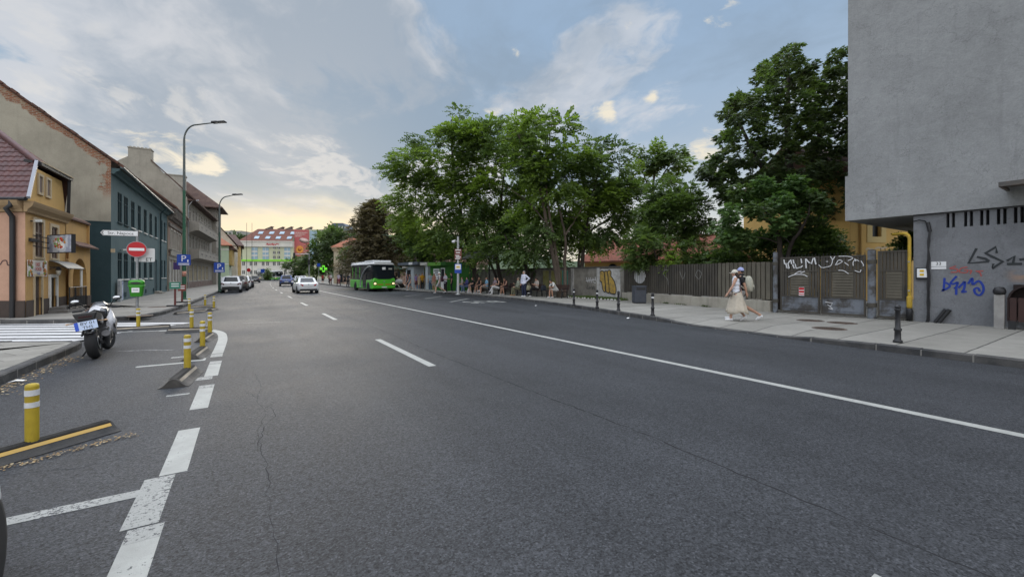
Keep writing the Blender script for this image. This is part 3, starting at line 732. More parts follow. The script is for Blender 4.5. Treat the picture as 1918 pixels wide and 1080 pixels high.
mb=MB();mb.bar((HX+.0,23.98,1.98),(HX+.28,23.98,1.98),.025);mb.lathe([(.02,.12),(.10,.04),(.10,.02),(.02,-.0)],8,(HX+.25,23.98,1.84));mb.build('bracket',M_BLACK,lm,True)
mb=MB();mb.lathe([(.045,-.2),(.085,0)],8,(HX+.25,23.98,1.84));mb.build('lamp_glass',mat('lamp_glass',(.4,.38,.32),.3),lm,True)
bn=thing('food_banner','small printed food banner above the brown plank door','banner',(HX+.02,22.7,1.6))
Mb=frame((HX+.022,22.75,1.9),(0,1,0),(0,0,1));mb=MB();mb.box(-.86,.86,-.30,.30,0,.015);mb.build('panel',mat('banner_vinyl',(.62,.60,.58),.6,(.55,.50,.46),3),bn,True,M=Mb)
mb=MB();rg=random.Random(4)
for s in(-1,1):
 for k in range(13):
  x,y=s*rg.uniform(.48,.82),rg.uniform(-.24,.24);r=rg.uniform(.05,.10);mb.lathe([(r,0),(r*.8,.012),(0,.016)],9,(x,y,.015),rg.randrange(3))
mb.build('food_print',[mat('food_orange',(.50,.20,.05),.6),mat('food_brown',(.22,.09,.03),.6),mat('food_green',(.12,.2,.03),.6)],bn,True,M=Mb)
text('lettering','FAST',.19,mat('red_print',(.45,.06,.05),.6),bn,frame((.022+.018,22.75-22.7,.44),(0,1,0),(0,0,1))@Matrix.Translation((0,0,-.018)),.004)
text('lettering','FOOD',.19,mat('red_print',(.45,.06,.05),.6),bn,frame((.022,.05,.27),(0,1,0),(0,0,1))@Matrix.Translation((0,0,.016)),.004)
text('lettering','7-22',.13,mat('blue_print',(.08,.12,.35),.6),bn,frame((.022,.05,.10),(0,1,0),(0,0,1))@Matrix.Translation((0,0,.016)),.004)
ps=thing('projecting_sign','projecting picture sign of a salad plate on three black bars','sign',(HX,22.35,2.95))
p0=Vector((-6.58,22.4,2.93));pa,pb=D(92,456,16.1),D(138,457,15.6);px=(pb-pa);px.z=0
Ms=frame((pa+pb)/2,px,(0,0,1));wv=px.length
mb=MB()
for dz in(-.20,0,.18):mb.bar(p0+Vector((0,0,dz)),pa+Vector((0,0,dz))+px*.06,.028)
mb.build('bracket_bars',M_BLACK,ps,True);mb=MB();mb.box(-.06,.06,-.34,.34,-.06,.06);mb.build('wall_plate',M_BLACK,ps,True,M=Matrix.Translation(p0))
mb=MB();mb.box(-wv/2,wv/2,-.35,.35,-.06,.06);mb.build('box_frame',M_BLACK,ps,True,M=Ms)
mb=MB();mb.box(-wv/2+.03,wv/2-.03,-.32,.32,.06,.064);pic=mb.build('picture_panel',mat('picture_panel',(.55,.58,.62),.35,(.30,.32,.40),2.2,lo=.48,hi=.56),ps,True,M=Ms)
mb=MB();mb.lathe([(.30,.064),(.28,.070),(0,.071)],24,(.05,-.10,0),0,sy=.55);rg=random.Random(11)
for k in range(58):
 a,r=rg.uniform(0,6.28),rg.uniform(0,1)**.5;x,y=.02+math.cos(a)*r*.36,.04+math.sin(a)*r*.19;rr=rg.uniform(.03,.075);c=rg.choice((1,1,2,3,3,4))
 mb.lathe([(rr,.07),(rr*.8,.078+k*.0002),(0,.081+k*.0002)],8,(x,y,0),c,sy=rg.uniform(.5,1))
mb.build('salad_print',[mat('plate_white',(.75,.75,.77),.4),mat('tomato',(.55,.07,.03),.4),mat('lettuce',(.20,.36,.06),.5),mat('mozzarella',(.72,.70,.62),.4),mat('pepper',(.55,.25,.05),.4)],pic,True,M=Ms)
def seccam(p,d,label):
 t_=thing('security_camera',label,'camera',p);d=Vector(d).normalized();mb=MB();mb.bar((0,0,0),d*.16,.03);mb.lathe([(.05,0),(.05,.03)],10,(0,0,-.015));mb.build('bracket',M_DARK,t_)
 mb=MB();mb.bar(d*.10+Vector((0,-.11,.0)),d*.22+Vector((.0,.14,.03)),.085,.085);mb.build('housing',M_WHITE,t_,bevel=.012)
seccam((HX+.03,22.25,3.62),(1,-.3,0),'white security camera beside the first upper window of the ochre wall')
pp=HC+aD*1.25-bD*.03;seccam((pp.x,pp.y,3.55),-bD,'white security camera on the pink wall left of the downpipe')
# teal house with the big bare gable
TX,TY0,TY1,TH=-6.2,31.0,50.3,7.35
teal=thing('teal_house','long dark teal two storey house with a huge bare plaster gable','house',(TX,TY0,0))
ups=[(32.4,33.4),(33.85,34.9),(35.75,36.75),(37.7,38.7),(39.7,40.75),(41.8,42.85),(44.0,45.0),(46.9,47.8),(48.5,49.4)]
upz=(4.72,6.45);loz=(1.42,2.98);holes=[(a-TY0,b-TY0,*upz)for a,b in ups]+[(a-TY0,b-TY0,*loz)for i,(a,b)in enumerate(ups)if i!=6]+[(43.9-TY0,45.2-TY0,.2,2.9)]
mb=MB();wall_mb(mb,(TX,TY0),(0,1),TY1-TY0,-.1,TH,holes,.26,n=(-1,0));mb.build('wall',M_TEAL,teal,True)
for i,(a,b)in enumerate(ups):
 for z0,z1 in(upz,loz):
  if z0<2 and i==6:continue
  window(teal,Mf((a+b)/2,z0,TX),b-a,z1-z0,M_GLASSD,M_TEALD,1,.06,M_WHITE if(z0<2 or i>1)else M_TEALD,.05,.7)
mb=MB();mb.box(TX-.12,TX-.06,43.9,45.2,.2,2.9);mb.box(TX-.06,TX-.04,44.05,44.5,.4,2.0);mb.box(TX-.06,TX-.04,44.6,45.05,.4,2.0);mb.build('door',M_TEALD,teal,True)
mb=MB();mb.box(TX+.01,TX+.5,43.7,45.4,.1,.24);mb.box(TX+.01,TX+.3,43.8,45.3,.24,.34);mb.build('door_step',M_STONE,teal,True)
gx=lambda x:7.9+.79*(TX-x)
mb=MB();mb.add([(TX,TY0,4.5),(TX,TY0,gx(TX)),(-12.2,TY0,gx(-12.2)),(-18.2,TY0,7.9),(-18.2,TY0,4.5)],[(0,1,2,3,4)]);mb.build('gable',M_GABLE,teal,True)
mb=MB();mb.box(-18.2,TX+.004,TY0-.03,TY0+.002,-.1,4.5);mb.box(-18.2,TX+.006,TY0-.045,TY0,4.5,4.56);mb.build('gable_base',M_TEALD,teal,True)
mb=MB();rg=random.Random(2)
for s in(0,1):
 sg=[(TX+.5,7.55),(TX+.55,7.68),(-12.2,gx(-12.2)+.12),(-12.2,gx(-12.2)-.02)]if s==0 else[(-18.6,7.45),(-18.6,7.6),(-12.2,gx(-12.2)+.12),(-12.2,gx(-12.2)-.02)]
 mb.prism([(x,0,z)for x,z in sg],(0,TY0-.06,0),(0,TY1,0))
mb.build('roof',M_RTILE,teal,True)
mb=MB()
for k in range(26):
 x=TX+.2-k*.235;mb.box(x-.13,x+.13,TY0-.10-rg.uniform(0,.05),TY0+.15,gx(x)+.08,gx(x)+.15+rg.uniform(0,.04),0,Matrix.Translation((x,0,gx(x)+.1))@Matrix.Rotation(math.atan(.79),4,'Y')@Matrix.Translation((-x,0,-gx(x)-.1)))
mb.build('verge_tiles',M_RTILE,teal,True)
mb=MB();mb.prism([(TX+.0,0,7.2),(TX+.12,0,7.22),(TX+.18,0,7.32),(TX+.34,0,7.42),(TX+.36,0,7.52),(TX,0,7.52)],(0,TY0+.05,0),(0,TY1,0));mb.build('cornice',M_TEAL,teal,True)
mb=MB();mb.tube([(TX+.46,TY0-.05,7.60),(TX+.46,TY1,7.50)],.085,10);mb.build('gutter',mat('teal_metal',(.07,.105,.115),.45),teal,True)
mb=MB();mb.tube([(TX+.46,46.1,7.5),(TX+.40,46.1,7.25),(TX+.1,46.1,6.9),(TX+.09,46.1,.1)],.055,8);mb.build('downpipe',M_TEALD,teal,True)
mb=MB()
for y in np.arange(34,50,3.1):mb.box(TX+.005,TX+.05,y,y+.35,.35,.62)
mb.build('vent',M_TEALD,teal,True)
ub=thing('utility_cabinet','white stickered utility cabinet against the teal wall','cabinet',(-6.1,31.6,.1))
mb=MB();mb.box(0,.12,.2,.62,.0,1.25);mb.build('box',mat('cabinet_white',(.42,.43,.43),.7,(.22,.24,.26),5,grime=.5),ub,bevel=.01)
mb=MB();mb.box(0,.10,.68,1.02,.12,1.2);mb.build('door',mat('cabinet_poster',(.45,.50,.60),.6,(.10,.14,.30),4,lo=.48,hi=.56),ub)
mb=MB();mb.cbox((TX+.1,30.9,2.98),(.16,.1,.2));tag(mb.build('wall_box',M_CREAM),'little cream junction box on the dark teal wall','junction box')
seccam((TX+.03,33.0,3.12),(1,-.4,0),'white security camera over the first ground floor window of the teal house')
# ornate brick house
BX=-6.1
br_=thing('ornate_house','small old brick house with ornate stone window surrounds and broken cornice','house',(BX,50.3,0))
M_BRICKW=custom('old_brick',lambda t,oc:(t.mix(t.sstep(t.noise(oc,1.2,7,.7),.42,.66),bricks(t,oc,(.30,.15,.105),(.22,.105,.08)).outputs[0],(.25,.22,.18)),t.noise(oc,30,5,.6),.4,.01))
bw=[(51.2,52.2),(53.2,54.2),(55.2,56.2),(57.2,58.2)]
mb=MB();wall_mb(mb,(BX,50.3),(0,1),9.6,-.1,6.9,[(a-50.3,b-50.3,4.1,6.0)for a,b in bw]+[(a-50.3,b-50.3,1.0,2.9)for a,b in bw],.2,n=(-1,0));mb.build('wall',M_BRICKW,br_,True)
mb=MB();mb.box(BX-.01,BX+.06,50.3,59.9,-.1,1.0);mb.box(BX-.01,BX+.10,50.3,59.9,3.15,3.45)
for a,b in zip([50.3]+[w_[1]for w_ in bw],[w_[0]for w_ in bw]+[59.9]):mb.box(BX-.01,BX+.04,a,b,1.0,3.15)
mb.build('ground_floor_facing',M_STONE,br_,True)
for a,b in bw:
 for z0,z1 in((4.1,6.0),(1.0,2.9)):
  M=Mf((a+b)/2,z0,BX);window(br_,M,b-a,z1-z0,M_GLASS,M_WHITE,1,.06,M_STONEL,.07,.66)
  if z0>3:surround(br_,M,b-a,z1-z0,M_STONEL,.16,.09)
mb=MB()
for k in range(24):mb.lathe([(.07,0),(.11,.12),(.06,.3),(.09,.48),(.06,.6)],6,(BX+.16,50.6+k*.4,3.46))
mb.box(BX+.06,BX+.26,50.35,59.9,4.06,4.14);mb.build('balustrade',M_STONEL,br_,True)
mb=MB();mb.box(BX-.01,BX+.14,50.3,59.9,6.3,6.6);mb.prism([(BX,0,6.9),(BX+.2,0,6.95),(BX+.35,0,7.3),(BX+.6,0,7.75),(BX+.62,0,7.95),(BX,0,7.95)],(0,50.3,0),(0,60.0,0))
for k in range(22):mb.box(BX+.25,BX+.52,50.5+k*.43,50.62+k*.43,7.1,7.6)
mb.build('cornice',mat('dark_cornice',(.11,.095,.085),.9,(.19,.165,.14),2,grime=.5),br_,True)
rk=lambda x:8.2+.98*(-6.2-x)
mb=MB();mb.add([(BX,50.32,0),(BX,50.32,8.15),(-9.6,50.32,rk(-9.6)),(-13,50.32,8.2),(-13,50.32,0)],[(0,1,2,3,4)]);mb.build('gable',M_GABLE2,br_,True)
mb=MB();mb.prism([(BX+.7,0,7.9),(BX+.7,0,8.05),(-9.6,0,rk(-9.6)+.12),(-9.6,0,rk(-9.6)-.05)],(0,50.22,0),(0,60.1,0));mb.build('roof',M_RTILE,br_,True)
mb=MB();mb.cbox((BX+.35,52.6,2.55),(.5,.08,.7));tag(mb.build('purple_shop_sign',mat('purple_sign',(.07,.035,.16),.5)),'small purple projecting sign on the ornate brick house','sign')
# grey three storey house with balconies and corner tower
gr=thing('balcony_house','grey three storey house with long balconies and tall bare chimney gable','house',(-5.62,60.25,0),R(-3.2))
FL,GH=21.4,10.5
fw=[1.2,3.4,5.6,7.8,10.0,12.2,14.4,16.6]
hol=[(y,y+1.15,z,z+1.75)for z in(4.75,8.0)for y in fw]+[(1.0+3.3*k,3.3+3.3*k,.9,3.0)for k in range(5)]
mb=MB();wall_mb(mb,(0,0),(0,1),FL,-.1,GH,hol,.2,n=(-1,0));mb.build('wall',M_STONE,gr)
ML=lambda y,z,x=0:frame((x,y,z),(0,1,0),(0,0,1))
def lwin(par,M,w_,h,**k):
 o=window(par,M,w_,h,**k);o.matrix_parent_inverse=Matrix()
 for c in kids(o):c.matrix_parent_inverse=Matrix()
 return o
M_YEL=mat('yellowed_shutter',(.34,.27,.15),.7,(.26,.22,.14),3)
for a,b,z0,z1 in hol:
 lwin(gr,ML((a+b)/2,z0),b-a,z1-z0,glass=M_GLASS if z0>3 else M_YEL,fr=M_STONEL,mull=1,rec=.07,sill=M_STONEL if z0>3 else None,fw=.09,trans=.66)
mb=MB();mb.box(0,.06,.02,FL,-.1,.85);mb.build('plinth',mat('red_plinth',(.11,.07,.06),.9,(.17,.13,.11),2),gr)
for z,y1 in((3.62,21.9),(6.85,18.2)):
 mb=MB();mb.box(.0,1.05,.3,y1,z,z+.16);mb.prism([(0,.3,z),(.75,.3,z),(0,.3,z-.3)],(0,0,0),(0,y1-.3,0))
 o=mb.build('balcony',M_STONE,gr)
 mb=MB();mb.box(.95,1.05,.3,y1,z+.16,z+1.05);mb.box(.0,.95,.3,.42,z+.16,z+1.05);mb.box(.0,.95,y1-.12,y1,z+.16,z+1.05);mb.box(.92,1.09,.28,y1,z+1.05,z+1.13);mb.build('parapet',M_STONE,o)
 mb=MB()
 for k in range(5):mb.box(1.051,1.06,2+k*3.6,3.1+k*3.6,z+.45,z+.6)
 mb.build('drain_slot',M_DARK,o)
mb=MB();mb.add([(0,.01,-.1),(0,.01,GH),(-3.2,.01,14.4),(-3.25,.01,15.55),(-5.1,.01,15.4),(-5.15,.01,14.55),(-5.8,.01,14.1),(-11,.01,9.8),(-11,.01,-.1)],[tuple(range(9))]);mb.build('gable',M_GABLE3,gr)
mb=MB();mb.box(-5.15,-3.2,.02,1.0,14.0,15.5);mb.box(-5.2,-3.15,-.04,1.05,15.5,15.6)
for k in range(6):mb.cbox((-5.0+k*.33,.3,15.65),(.18,.3,.14))
mb.build('chimney',M_GABLE3,gr)
mb=MB();mb.prism([(.75,0,10.25),(.78,0,10.4),(-3.2,0,14.45),(-3.2,0,14.3)],(0,-.12,0),(0,FL,0));mb.prism([(.75,0,10.22),(0,0,10.5),(0,0,10.2)],(0,-.02,0),(0,FL,0));mb.build('roof',mat('dark_brown_tile',(.075,.045,.038),.85,(.11,.07,.055),2,.5,25),gr)
mb=MB();mb.tube([(.08,.15,.1),(.08,.15,9.6),(.45,.15,10.2)],.05,8);mb.tube([(.45,.15,10.2),(1.0,.4,10.35)],.05,8);mb.build('downpipe',M_STEEL,gr)
mb=MB();mb.box(-6,.55,20.6,27,-.1,12.4);tw=mb.build('tower',M_STONE,gr)
for z in(4.7,8.0,10.6):
 for y in(21.6,23.6):lwin(tw,ML(y,z,.62),1.0,1.4,glass=M_GLASS,fr=M_STONEL,mull=1,rec=.05,fw=.08)
for z in(8.0,10.7):
 M=frame((-.9,20.55,z),(1,0,0),(0,0,1));lwin(tw,M,.7,1.3,glass=M_GLASS,fr=M_STONEL,mull=0,rec=-.01,fw=.07)
mb=MB();b_=[(-6.8,19.4,12.3),(1.5,19.4,12.3),(1.5,28,12.3),(-6.8,28,12.3)];ap=[(-3.4,22.5,16.4),(-3.4,25,16.4)]
mb.add(b_+ap,[(0,1,4),(1,2,5,4),(2,3,5),(3,0,4,5),(0,1,2,3)]);mb.box(-6.8,1.5,19.4,28,12.16,12.30);mb.build('tower_roof',MATS['dark_brown_tile'],gr)
mb=MB();mb.box(-5.2,-2.9,17.4,18.6,13,16.2);mb.box(-5.3,-2.8,17.3,18.7,16.2,16.35);mb.build('chimney',M_STONEL,gr)
# further houses down the street
def simple_house(label,name,x0,x1,y0,y1,h,wallm,roofm,rz=0,org=(0,0),ridge=2.0,axis='y',over=.4,wins=(),wm=None,hip=0.0,cat='house'):
 t_=thing(name,label,cat,(org[0],org[1],0),rz)
 mb=MB();mb.box(x0,x1,y0,y1,-.2,h)
 if axis=='y' and not hip:
  for y in(y0,y1):mb.add([(x0,y,h),(x1,y,h),((x0+x1)/2,y,h+ridge)],[(0,1,2)])
 if axis=='x' and not hip:
  for x in(x0,x1):mb.add([(x,y0,h),(x,y1,h),(x,(y0+y1)/2,h+ridge)],[(0,1,2)])
 mb.build('wall',wallm,t_)
 mb=MB();a,b,c,d=x0-over,x1+over,y0-over,y1+over;e=.14
 if axis=='y':
  xm=(x0+x1)/2;r0,r1=(c+hip,d-hip)
  P=[(a,c,h-.1),(b,c,h-.1),(b,d,h-.1),(a,d,h-.1),(xm,r0,h+ridge),(xm,r1,h+ridge)];Fc=[(1,2,5,4),(3,0,4,5),(0,1,4),(2,3,5)]
 else:
  ym=(y0+y1)/2;r0,r1=(a+hip,b-hip)
  P=[(a,c,h-.1),(b,c,h-.1),(b,d,h-.1),(a,d,h-.1),(r0,ym,h+ridge),(r1,ym,h+ridge)];Fc=[(0,1,5,4),(2,3,4,5),(1,2,5),(3,0,4)]
 if not hip:Fc=Fc[:2]
 mb.add([(p[0],p[1],p[2]+e)for p in P],Fc);mb.add(P,Fc)
 k=4;mb.add([P[i]for i in range(4)]+[(p[0],p[1],p[2]+e)for p in P[:4]],[(0,1,5,4),(1,2,6,5),(2,3,7,6),(3,0,4,7)])
 mb.build('roof',roofm,t_)
 for(face,u,z,w_,hh)in wins:
  M={'s':frame((u,y0,z),(1,0,0),(0,0,1)),'e':frame((x1,u,z),(0,1,0),(0,0,1)),'w':frame((x0,u,z),(0,-1,0),(0,0,1))}[face]
  lwin(t_,M,w_,hh,glass=wm or M_GLASS,fr=M_WHITE,mull=1,rec=-.02,fw=.09,trans=.66)
 return t_
M_MINT=plaster('mint_plaster',(.40,.50,.36),(.36,.46,.34),.2);M_OCH2=plaster('orange_plaster',(.55,.33,.10),None,.15);M_BEIGE=plaster('beige_plaster',(.50,.45,.36),None,.25)
o=simple_house('narrow orange house between the grey balcony house and the mint house','narrow_house',-9,-.9,26.8,31.5,6.3,M_OCH2,M_OTILE,R(-3.2),(-5.62,60.25),1.6,'y',.5,[('e',28,3.6,.8,1.6),('e',30,3.6,.8,1.6),('e',29,.6,1.2,2.2)])
o=simple_house('mint green house with low orange roof facing the parked van','mint_house',-13,0,0,11,7.4,M_MINT,M_OTILE,R(-1),(-2.75,97.5),2.3,'x',.6,[('s',-2.0,4.4,1.2,1.7),('s',-4.6,.6,1.4,2.6),('e',2,4.2,1,1.7),('e',5,4.2,1,1.7),('e',8,4.2,1,1.7),('e',3,.8,1.4,2.4),('e',7,.8,1.4,2.4)],hip=3)
mb=MB();mb.box(0.02,.55,.6,10,3.6,6.6);mb.build('bay',plaster('ochre_bay',(.42,.30,.12),None,.3),o)
mb=MB();mb.prism([(0,0,6.6),(1.2,0,6.6),(1.2,0,6.75),(0,0,7.3)],(0,.3,0),(0,10.4,0));mb.build('bay_roof',MATS['dark_brown_tile'],o)
mb=MB();mb.box(-13,.03,-.03,0,3.7,3.85);mb.box(-13,.05,-.06,0,6.5,6.7);mb.build('string_course',M_WHITE,o)
o=simple_house('tall beige house with steep bare gable behind the mint house','beige_house',-9,.2,0,12,8.2,M_BEIGE,M_RTILE,R(0),(-1.9,112),6.0,'y',.3,[('e',2,5,1,1.8),('e',5,5,1,1.8),('e',8,5,1,1.8),('e',3,1,1.2,2.2),('e',8,1,1.2,2.2)])
o=simple_house('yellow house with dark eaves last in the left row','yellow_house',-9,.3,0,14,9.2,plaster('yellow_plaster',(.55,.40,.18),None,.2),MATS['dark_brown_tile'],R(0),(-1.35,128),3.2,'x',.7,[('e',2,5,1,1.8),('e',5,5,1,1.8),('e',8,5,1,1.8),('e',3,1,1.2,2.2),('e',8,1,1.2,2.2)],hip=2)
# end of the street: apartment block, hill, gantry
fb_p=D(452,520,168);
ab=thing('apartment_block','large green and white block with red mansard roof closing the street','building',(fb_p.x,fb_p.y,0),-YAW+R(5))
S_=168/F_PX
bz=lambda v:EYE+(V0-v)*S_;bx=lambda u:(u-452)*S_
M_LIME=mat('lime_wall',(.50,.51,.35),.8,(.46,.47,.33),.3);M_LIMES=mat('lime_band',(.22,.60,.03),.6);M_BLUEG=mat('blue_glass',(.20,.30,.38),.2,(.26,.37,.44),.5,spec=.7)
M_OFFW=mat('off_white_wall',(.60,.58,.52),.8,(.54,.52,.47),.4);M_REDROOF=mat('red_mansard',(.165,.068,.047),.8,(.135,.058,.044),.5)
X0,X1=0,bx(545)
mb=MB();mb.box(X0,X1,0,14,-1,bz(489));mb.build('ground_storeys',M_OFFW,ab)
mb=MB();mb.box(X0+.3,X1,.15,14,bz(486),bz(462));mb.build('wall',M_LIME,ab)
mb=MB();mb.box(X0+.1,X1,-.5,14,bz(489),bz(486));mb.build('green_band',M_LIMES,ab)
mb=MB();mb.box(X0-.6,X1,-.6,14,bz(461.9),bz(453));mb.box(X0-.9,X1,-.9,14,bz(452.9),bz(451));mb.build('fascia',M_OFFW,ab)
mb=MB();zt,zb=bz(426),bz(451);mb.add([(X0-.8,-.8,zb),(X1,-.8,zb),(X1,5,zt),(bx(470),5,zt),(bx(470),12,zt),(X0-.8,14,zb),(X1,12,zt)],[(0,1,2,3),(0,3,4,5),(3,2,6,4)]);mb.build('roof',M_REDROOF,ab)
for u in(478,498,517,537):
 for v in(444,434):
  t=(zb-bz(v))/(zb-zt);y=-.8+5.8*t;mb=MB();mb.box(-.9,.9,-.06,.06,-.8,.8,0,Matrix.Translation((bx(u+(2 if v<440 else 0)),y-.12,bz(v)))@Matrix.Rotation(-math.atan2(5.8,zt-zb),4,'X'));mb.build('skylight',M_BLUEG,ab)
for u0,u1 in((470,481),(490,501),(529,540)):
 mb=MB();mb.box(bx(u0),bx(u1),-.02,.14,bz(485.5),bz(463));o=mb.build('window_strip',M_BLUEG,ab)
 mb=MB()
 for k in range(1,3):mb.box(bx(u0),bx(u1),-.08,-.02,bz(463+k*7.6)-.25,bz(463+k*7.6)+.25)
 mb.box((bx(u0)+bx(u1))/2-.06,(bx(u0)+bx(u1))/2+.06,-.06,-.02,bz(485.5),bz(463));mb.build('frame',M_OFFW,o)
def fwin(x,z,w_,h,m=None):
 mb=MB();mb.box(x-w_/2,x+w_/2,-.05,.1,z,z+h);o=mb.build('window',m or M_GLASS,ab)
 mb=MB();mb.box(x-.05,x+.05,-.09,-.05,z,z+h);mb.box(x-w_/2-.1,x+w_/2+.1,-.12,-.05,z-.12,z);mb.build('frame',M_WHITE,o)
for u in(511,519):
 for v in(484,475,463.5+2):fwin(bx(u),bz(v),.9,1.1)
for v in(497,513):
 for u in(456,469.5,477.5,491,499,511,519,531):
  fwin(bx(u),bz(v),1.0,1.5)
for k,u in enumerate((490,509,527,543,564)):
 mb=MB();M=Matrix.Translation((bx(u),6+(k%2),zt+.3))@Matrix.Rotation(R(-24),4,'Y');mb.box(-1.45,1.45,-1.3,1.3,.2,.32,0,M);mb.box(-.8,.8,-1.2,1.2,-.8,.15,0,M);mb.build('dormer',mat('dormer_grey',(.16,.13,.11),.7),ab)
M_RED=mat('red_script',(.45,.03,.04),.5);mb=MB();Mx=frame((bx(509),-.62,bz(457.5)),(1,0,0),(0,0,1))
ribbon(mb,smoothline([(-2.4,-.2),(-1.9,.45),(-1.7,-.3),(-1.2,.2),(-.9,-.25),(-.5,.3),(-.2,-.2),(.2,.5),(.3,-.3),(.8,.15),(1.2,-.2),(1.6,.3),(2.6,0)],4),.26,Mx,.05);mb.build('sign_script',M_RED,ab)
mb=MB();mb.box(X1,bx(588),1.5,14,-1,bz(428));mb.build('stair_tower',M_LIME,ab)
mb=MB();mb.box(bx(573),bx(586),1.35,1.5,bz(485),bz(430));mb.build('stair_glass',M_BLUEG,ab)
mu=thing('mural_banner','tall red advertising banner with orange sunflower hung on the block','banner',(ab.location.x,ab.location.y,0),ab.rotation_euler.z)
mb=MB();mb.box(bx(545),bx(571.5),1.2,1.45,bz(480),bz(428.5));mb.build('banner_cloth',mat('mural_red',(.40,.09,.095),.7,(.38,.15,.12),.10),mu)
mb=MB();cx,cz=bx(555),bz(466);pts=[]
for k in range(32):
 a=2*math.pi*k/32;r=1.75 if k%2 else 1.25;pts.append((cx+math.cos(a)*r,0,cz+math.sin(a)*r))
mb.prism(pts,(0,1.12,0),(0,1.19,0));mb.build('sun_print',mat('mural_orange',(.62,.26,.04),.6),mu)
mb=MB();mb.lathe([(.75,0),(0,.05)],20,(0,0,0),0,M=Matrix.Translation((cx,1.12,cz))@Matrix.Rotation(R(90),4,'X'));mb.build('sun_centre',mat('mural_brown',(.45,.16,.03),.6),mu)
for k,(v,a,b)in enumerate(((434,547,569),(437.5,547,565),(441,547,558))):
 x=bx(a);rg=random.Random(k);mb=MB()
 while x<bx(b):w_=rg.uniform(.25,.9);mb.box(x,min(x+w_,bx(b)),1.14,1.2,bz(v)-.17,bz(v)+.17);x+=w_+.16
 mb.build('text_print',mat('mural_pale',(.55,.40,.36),.6),mu)
mb=MB();mb.lathe([(1.0,0),(0,.03)],18,(0,0,0),0,sx=2.0,M=Matrix.Translation((bx(563),1.15,bz(449)))@Matrix.Rotation(R(90),4,'X')@Matrix.Rotation(R(-12),4,'Z'));mb.build('product_print',mat('mural_pale',(.55,.40,.36),.6),mu)
M_HILL=mat('wooded_hill',(.035,.06,.030),.95,(.06,.085,.04),.05,1.0,.25)
hl=MB();NX,NY=70,26
def hz(x,y):
 a=max(0,1-((y-460)/240)**2);lat=(x*CA-y*SA);q=34*math.exp(-((lat+190)/130)**2)+42*math.exp(-((lat+20)/150)**2)*.72
 return a*q+2.2*math.sin(x*.21+y*.13)+1.6*math.sin(x*.47-y*.31)-3
P=[(-260+800*i/NX,225+330*j/NY)for j in range(NY+1)for i in range(NX+1)]
hl.add([(x,y,hz(x,y))for x,y in P],[(j*(NX+1)+i,j*(NX+1)+i+1,(j+1)*(NX+1)+i+1,(j+1)*(NX+1)+i)for j in range(NY)for i in range(NX)],0,True)
o=struct('hill',hl,M_HILL)
M_CONC=mat('panel_concrete',(.38,.36,.33),.85,(.32,.31,.28),.2)
for i,(u0,u1,v,dist,lb)in enumerate([(418,452,432,240,'pale concrete flats on the hill left of the red roofed block'),(586,612,429.5,255,'pale concrete flats on the hill just right of the banner'),(616,652,418,290,'dark sloped roof building on the hill above the trees')]):
 p=D(u0,515,dist);k=dist/F_PX;w_=(u1-u0)*k;h=EYE+(515-v)*k
 t_=thing('hill_flats',lb,'apartment block',(p.x,p.y,0),-YAW);mb=MB();mb.box(0,w_,0,12,-2,h if i<2 else h-5);mb.build('wall',M_CONC if i<2 else mat('slate_wall',(.12,.14,.17),.8),t_)
 if i<2:
  for fl in range(4):
   mb=MB();mb.box(w_*.05,w_*.95,-.6,0,h-3-fl*3,h-2.2-fl*3);mb.build('balcony',M_OFFW,t_)
   for q in range(4):mb=MB();mb.box(w_*(.1+q*.22),w_*(.22+q*.22),-.04,.05,h-2.1-fl*3,h-.8-fl*3);mb.build('window',M_GLASS,t_)
 else:
  mb=MB();mb.prism([(-2,0,h-5),(w_*.25,0,h),(w_*.75,0,h),(w_+2,0,h-5)],(0,-1,0),(0,13,0));mb.build('roof',mat('slate_roof',(.10,.125,.16),.7),t_)
  mb=MB()
  for q in range(6):mb.box(w_*(.05+q*.16),w_*(.12+q*.16),-1.05,-.9,h-3.6,h-2.2)
  mb.build('dormer_windows',M_OFFW,t_)
gp_=G(579,530,PH);gt=thing('signal_gantry','pale grey traffic signal gantry pole with long arm','traffic light',(gp_.x,gp_.y,PH));dd=gp_.x*SA+gp_.y*CA
k=dd/F_PX;hh=EYE-PH+(515-476)*k;rv_=Vector((CA,-SA,0))
mb=MB();mb.tube([(0,0,0),(0,0,hh+.15)],[.13,.09],10);mb.build('pole',M_STEEL,gt)
mb=MB();mb.tube([(0,0,hh),-rv_*30*k+Vector((0,0,hh))],[.08,.06],8);mb.build('arm',M_STEEL,gt)
for du,dz in((-28,-.2),(-.3,-1.5)):
 s_=MB();c=rv_*(du*k)+Vector((0,0,hh+dz));s_.cbox(c,(.34,.3,.95));o=s_.build('signal_head',M_BLACK,gt)
 s_=MB()
 for q in range(3):s_.cbox(c+Vector((-.05,-.17,.3-.3*q)),(.2,.04,.2))
 s_.build('lens',M_GLASSD,o)
def post_sign(u,v,z,name,label,h,cat,plates,r=.035,pm=None,group=None,base=0):
 """plates: (shape, w, h, z, material[, dy]) facing the viewer side (-Y rotated)"""
 p=G(u,v,z);t_=thing(name,label,cat,(p.x,p.y,z),0,group)
 mb=MB();mb.tube([(0,0,0),(0,0,h)],r,8);mb.lathe([(r*2.4,0),(r*2.2,.03),(r*1.1,.05)],10);mb.build('pole',pm or M_STEEL,t_)
 for pl_ in plates:sign_plate(t_,*pl_)
 return t_
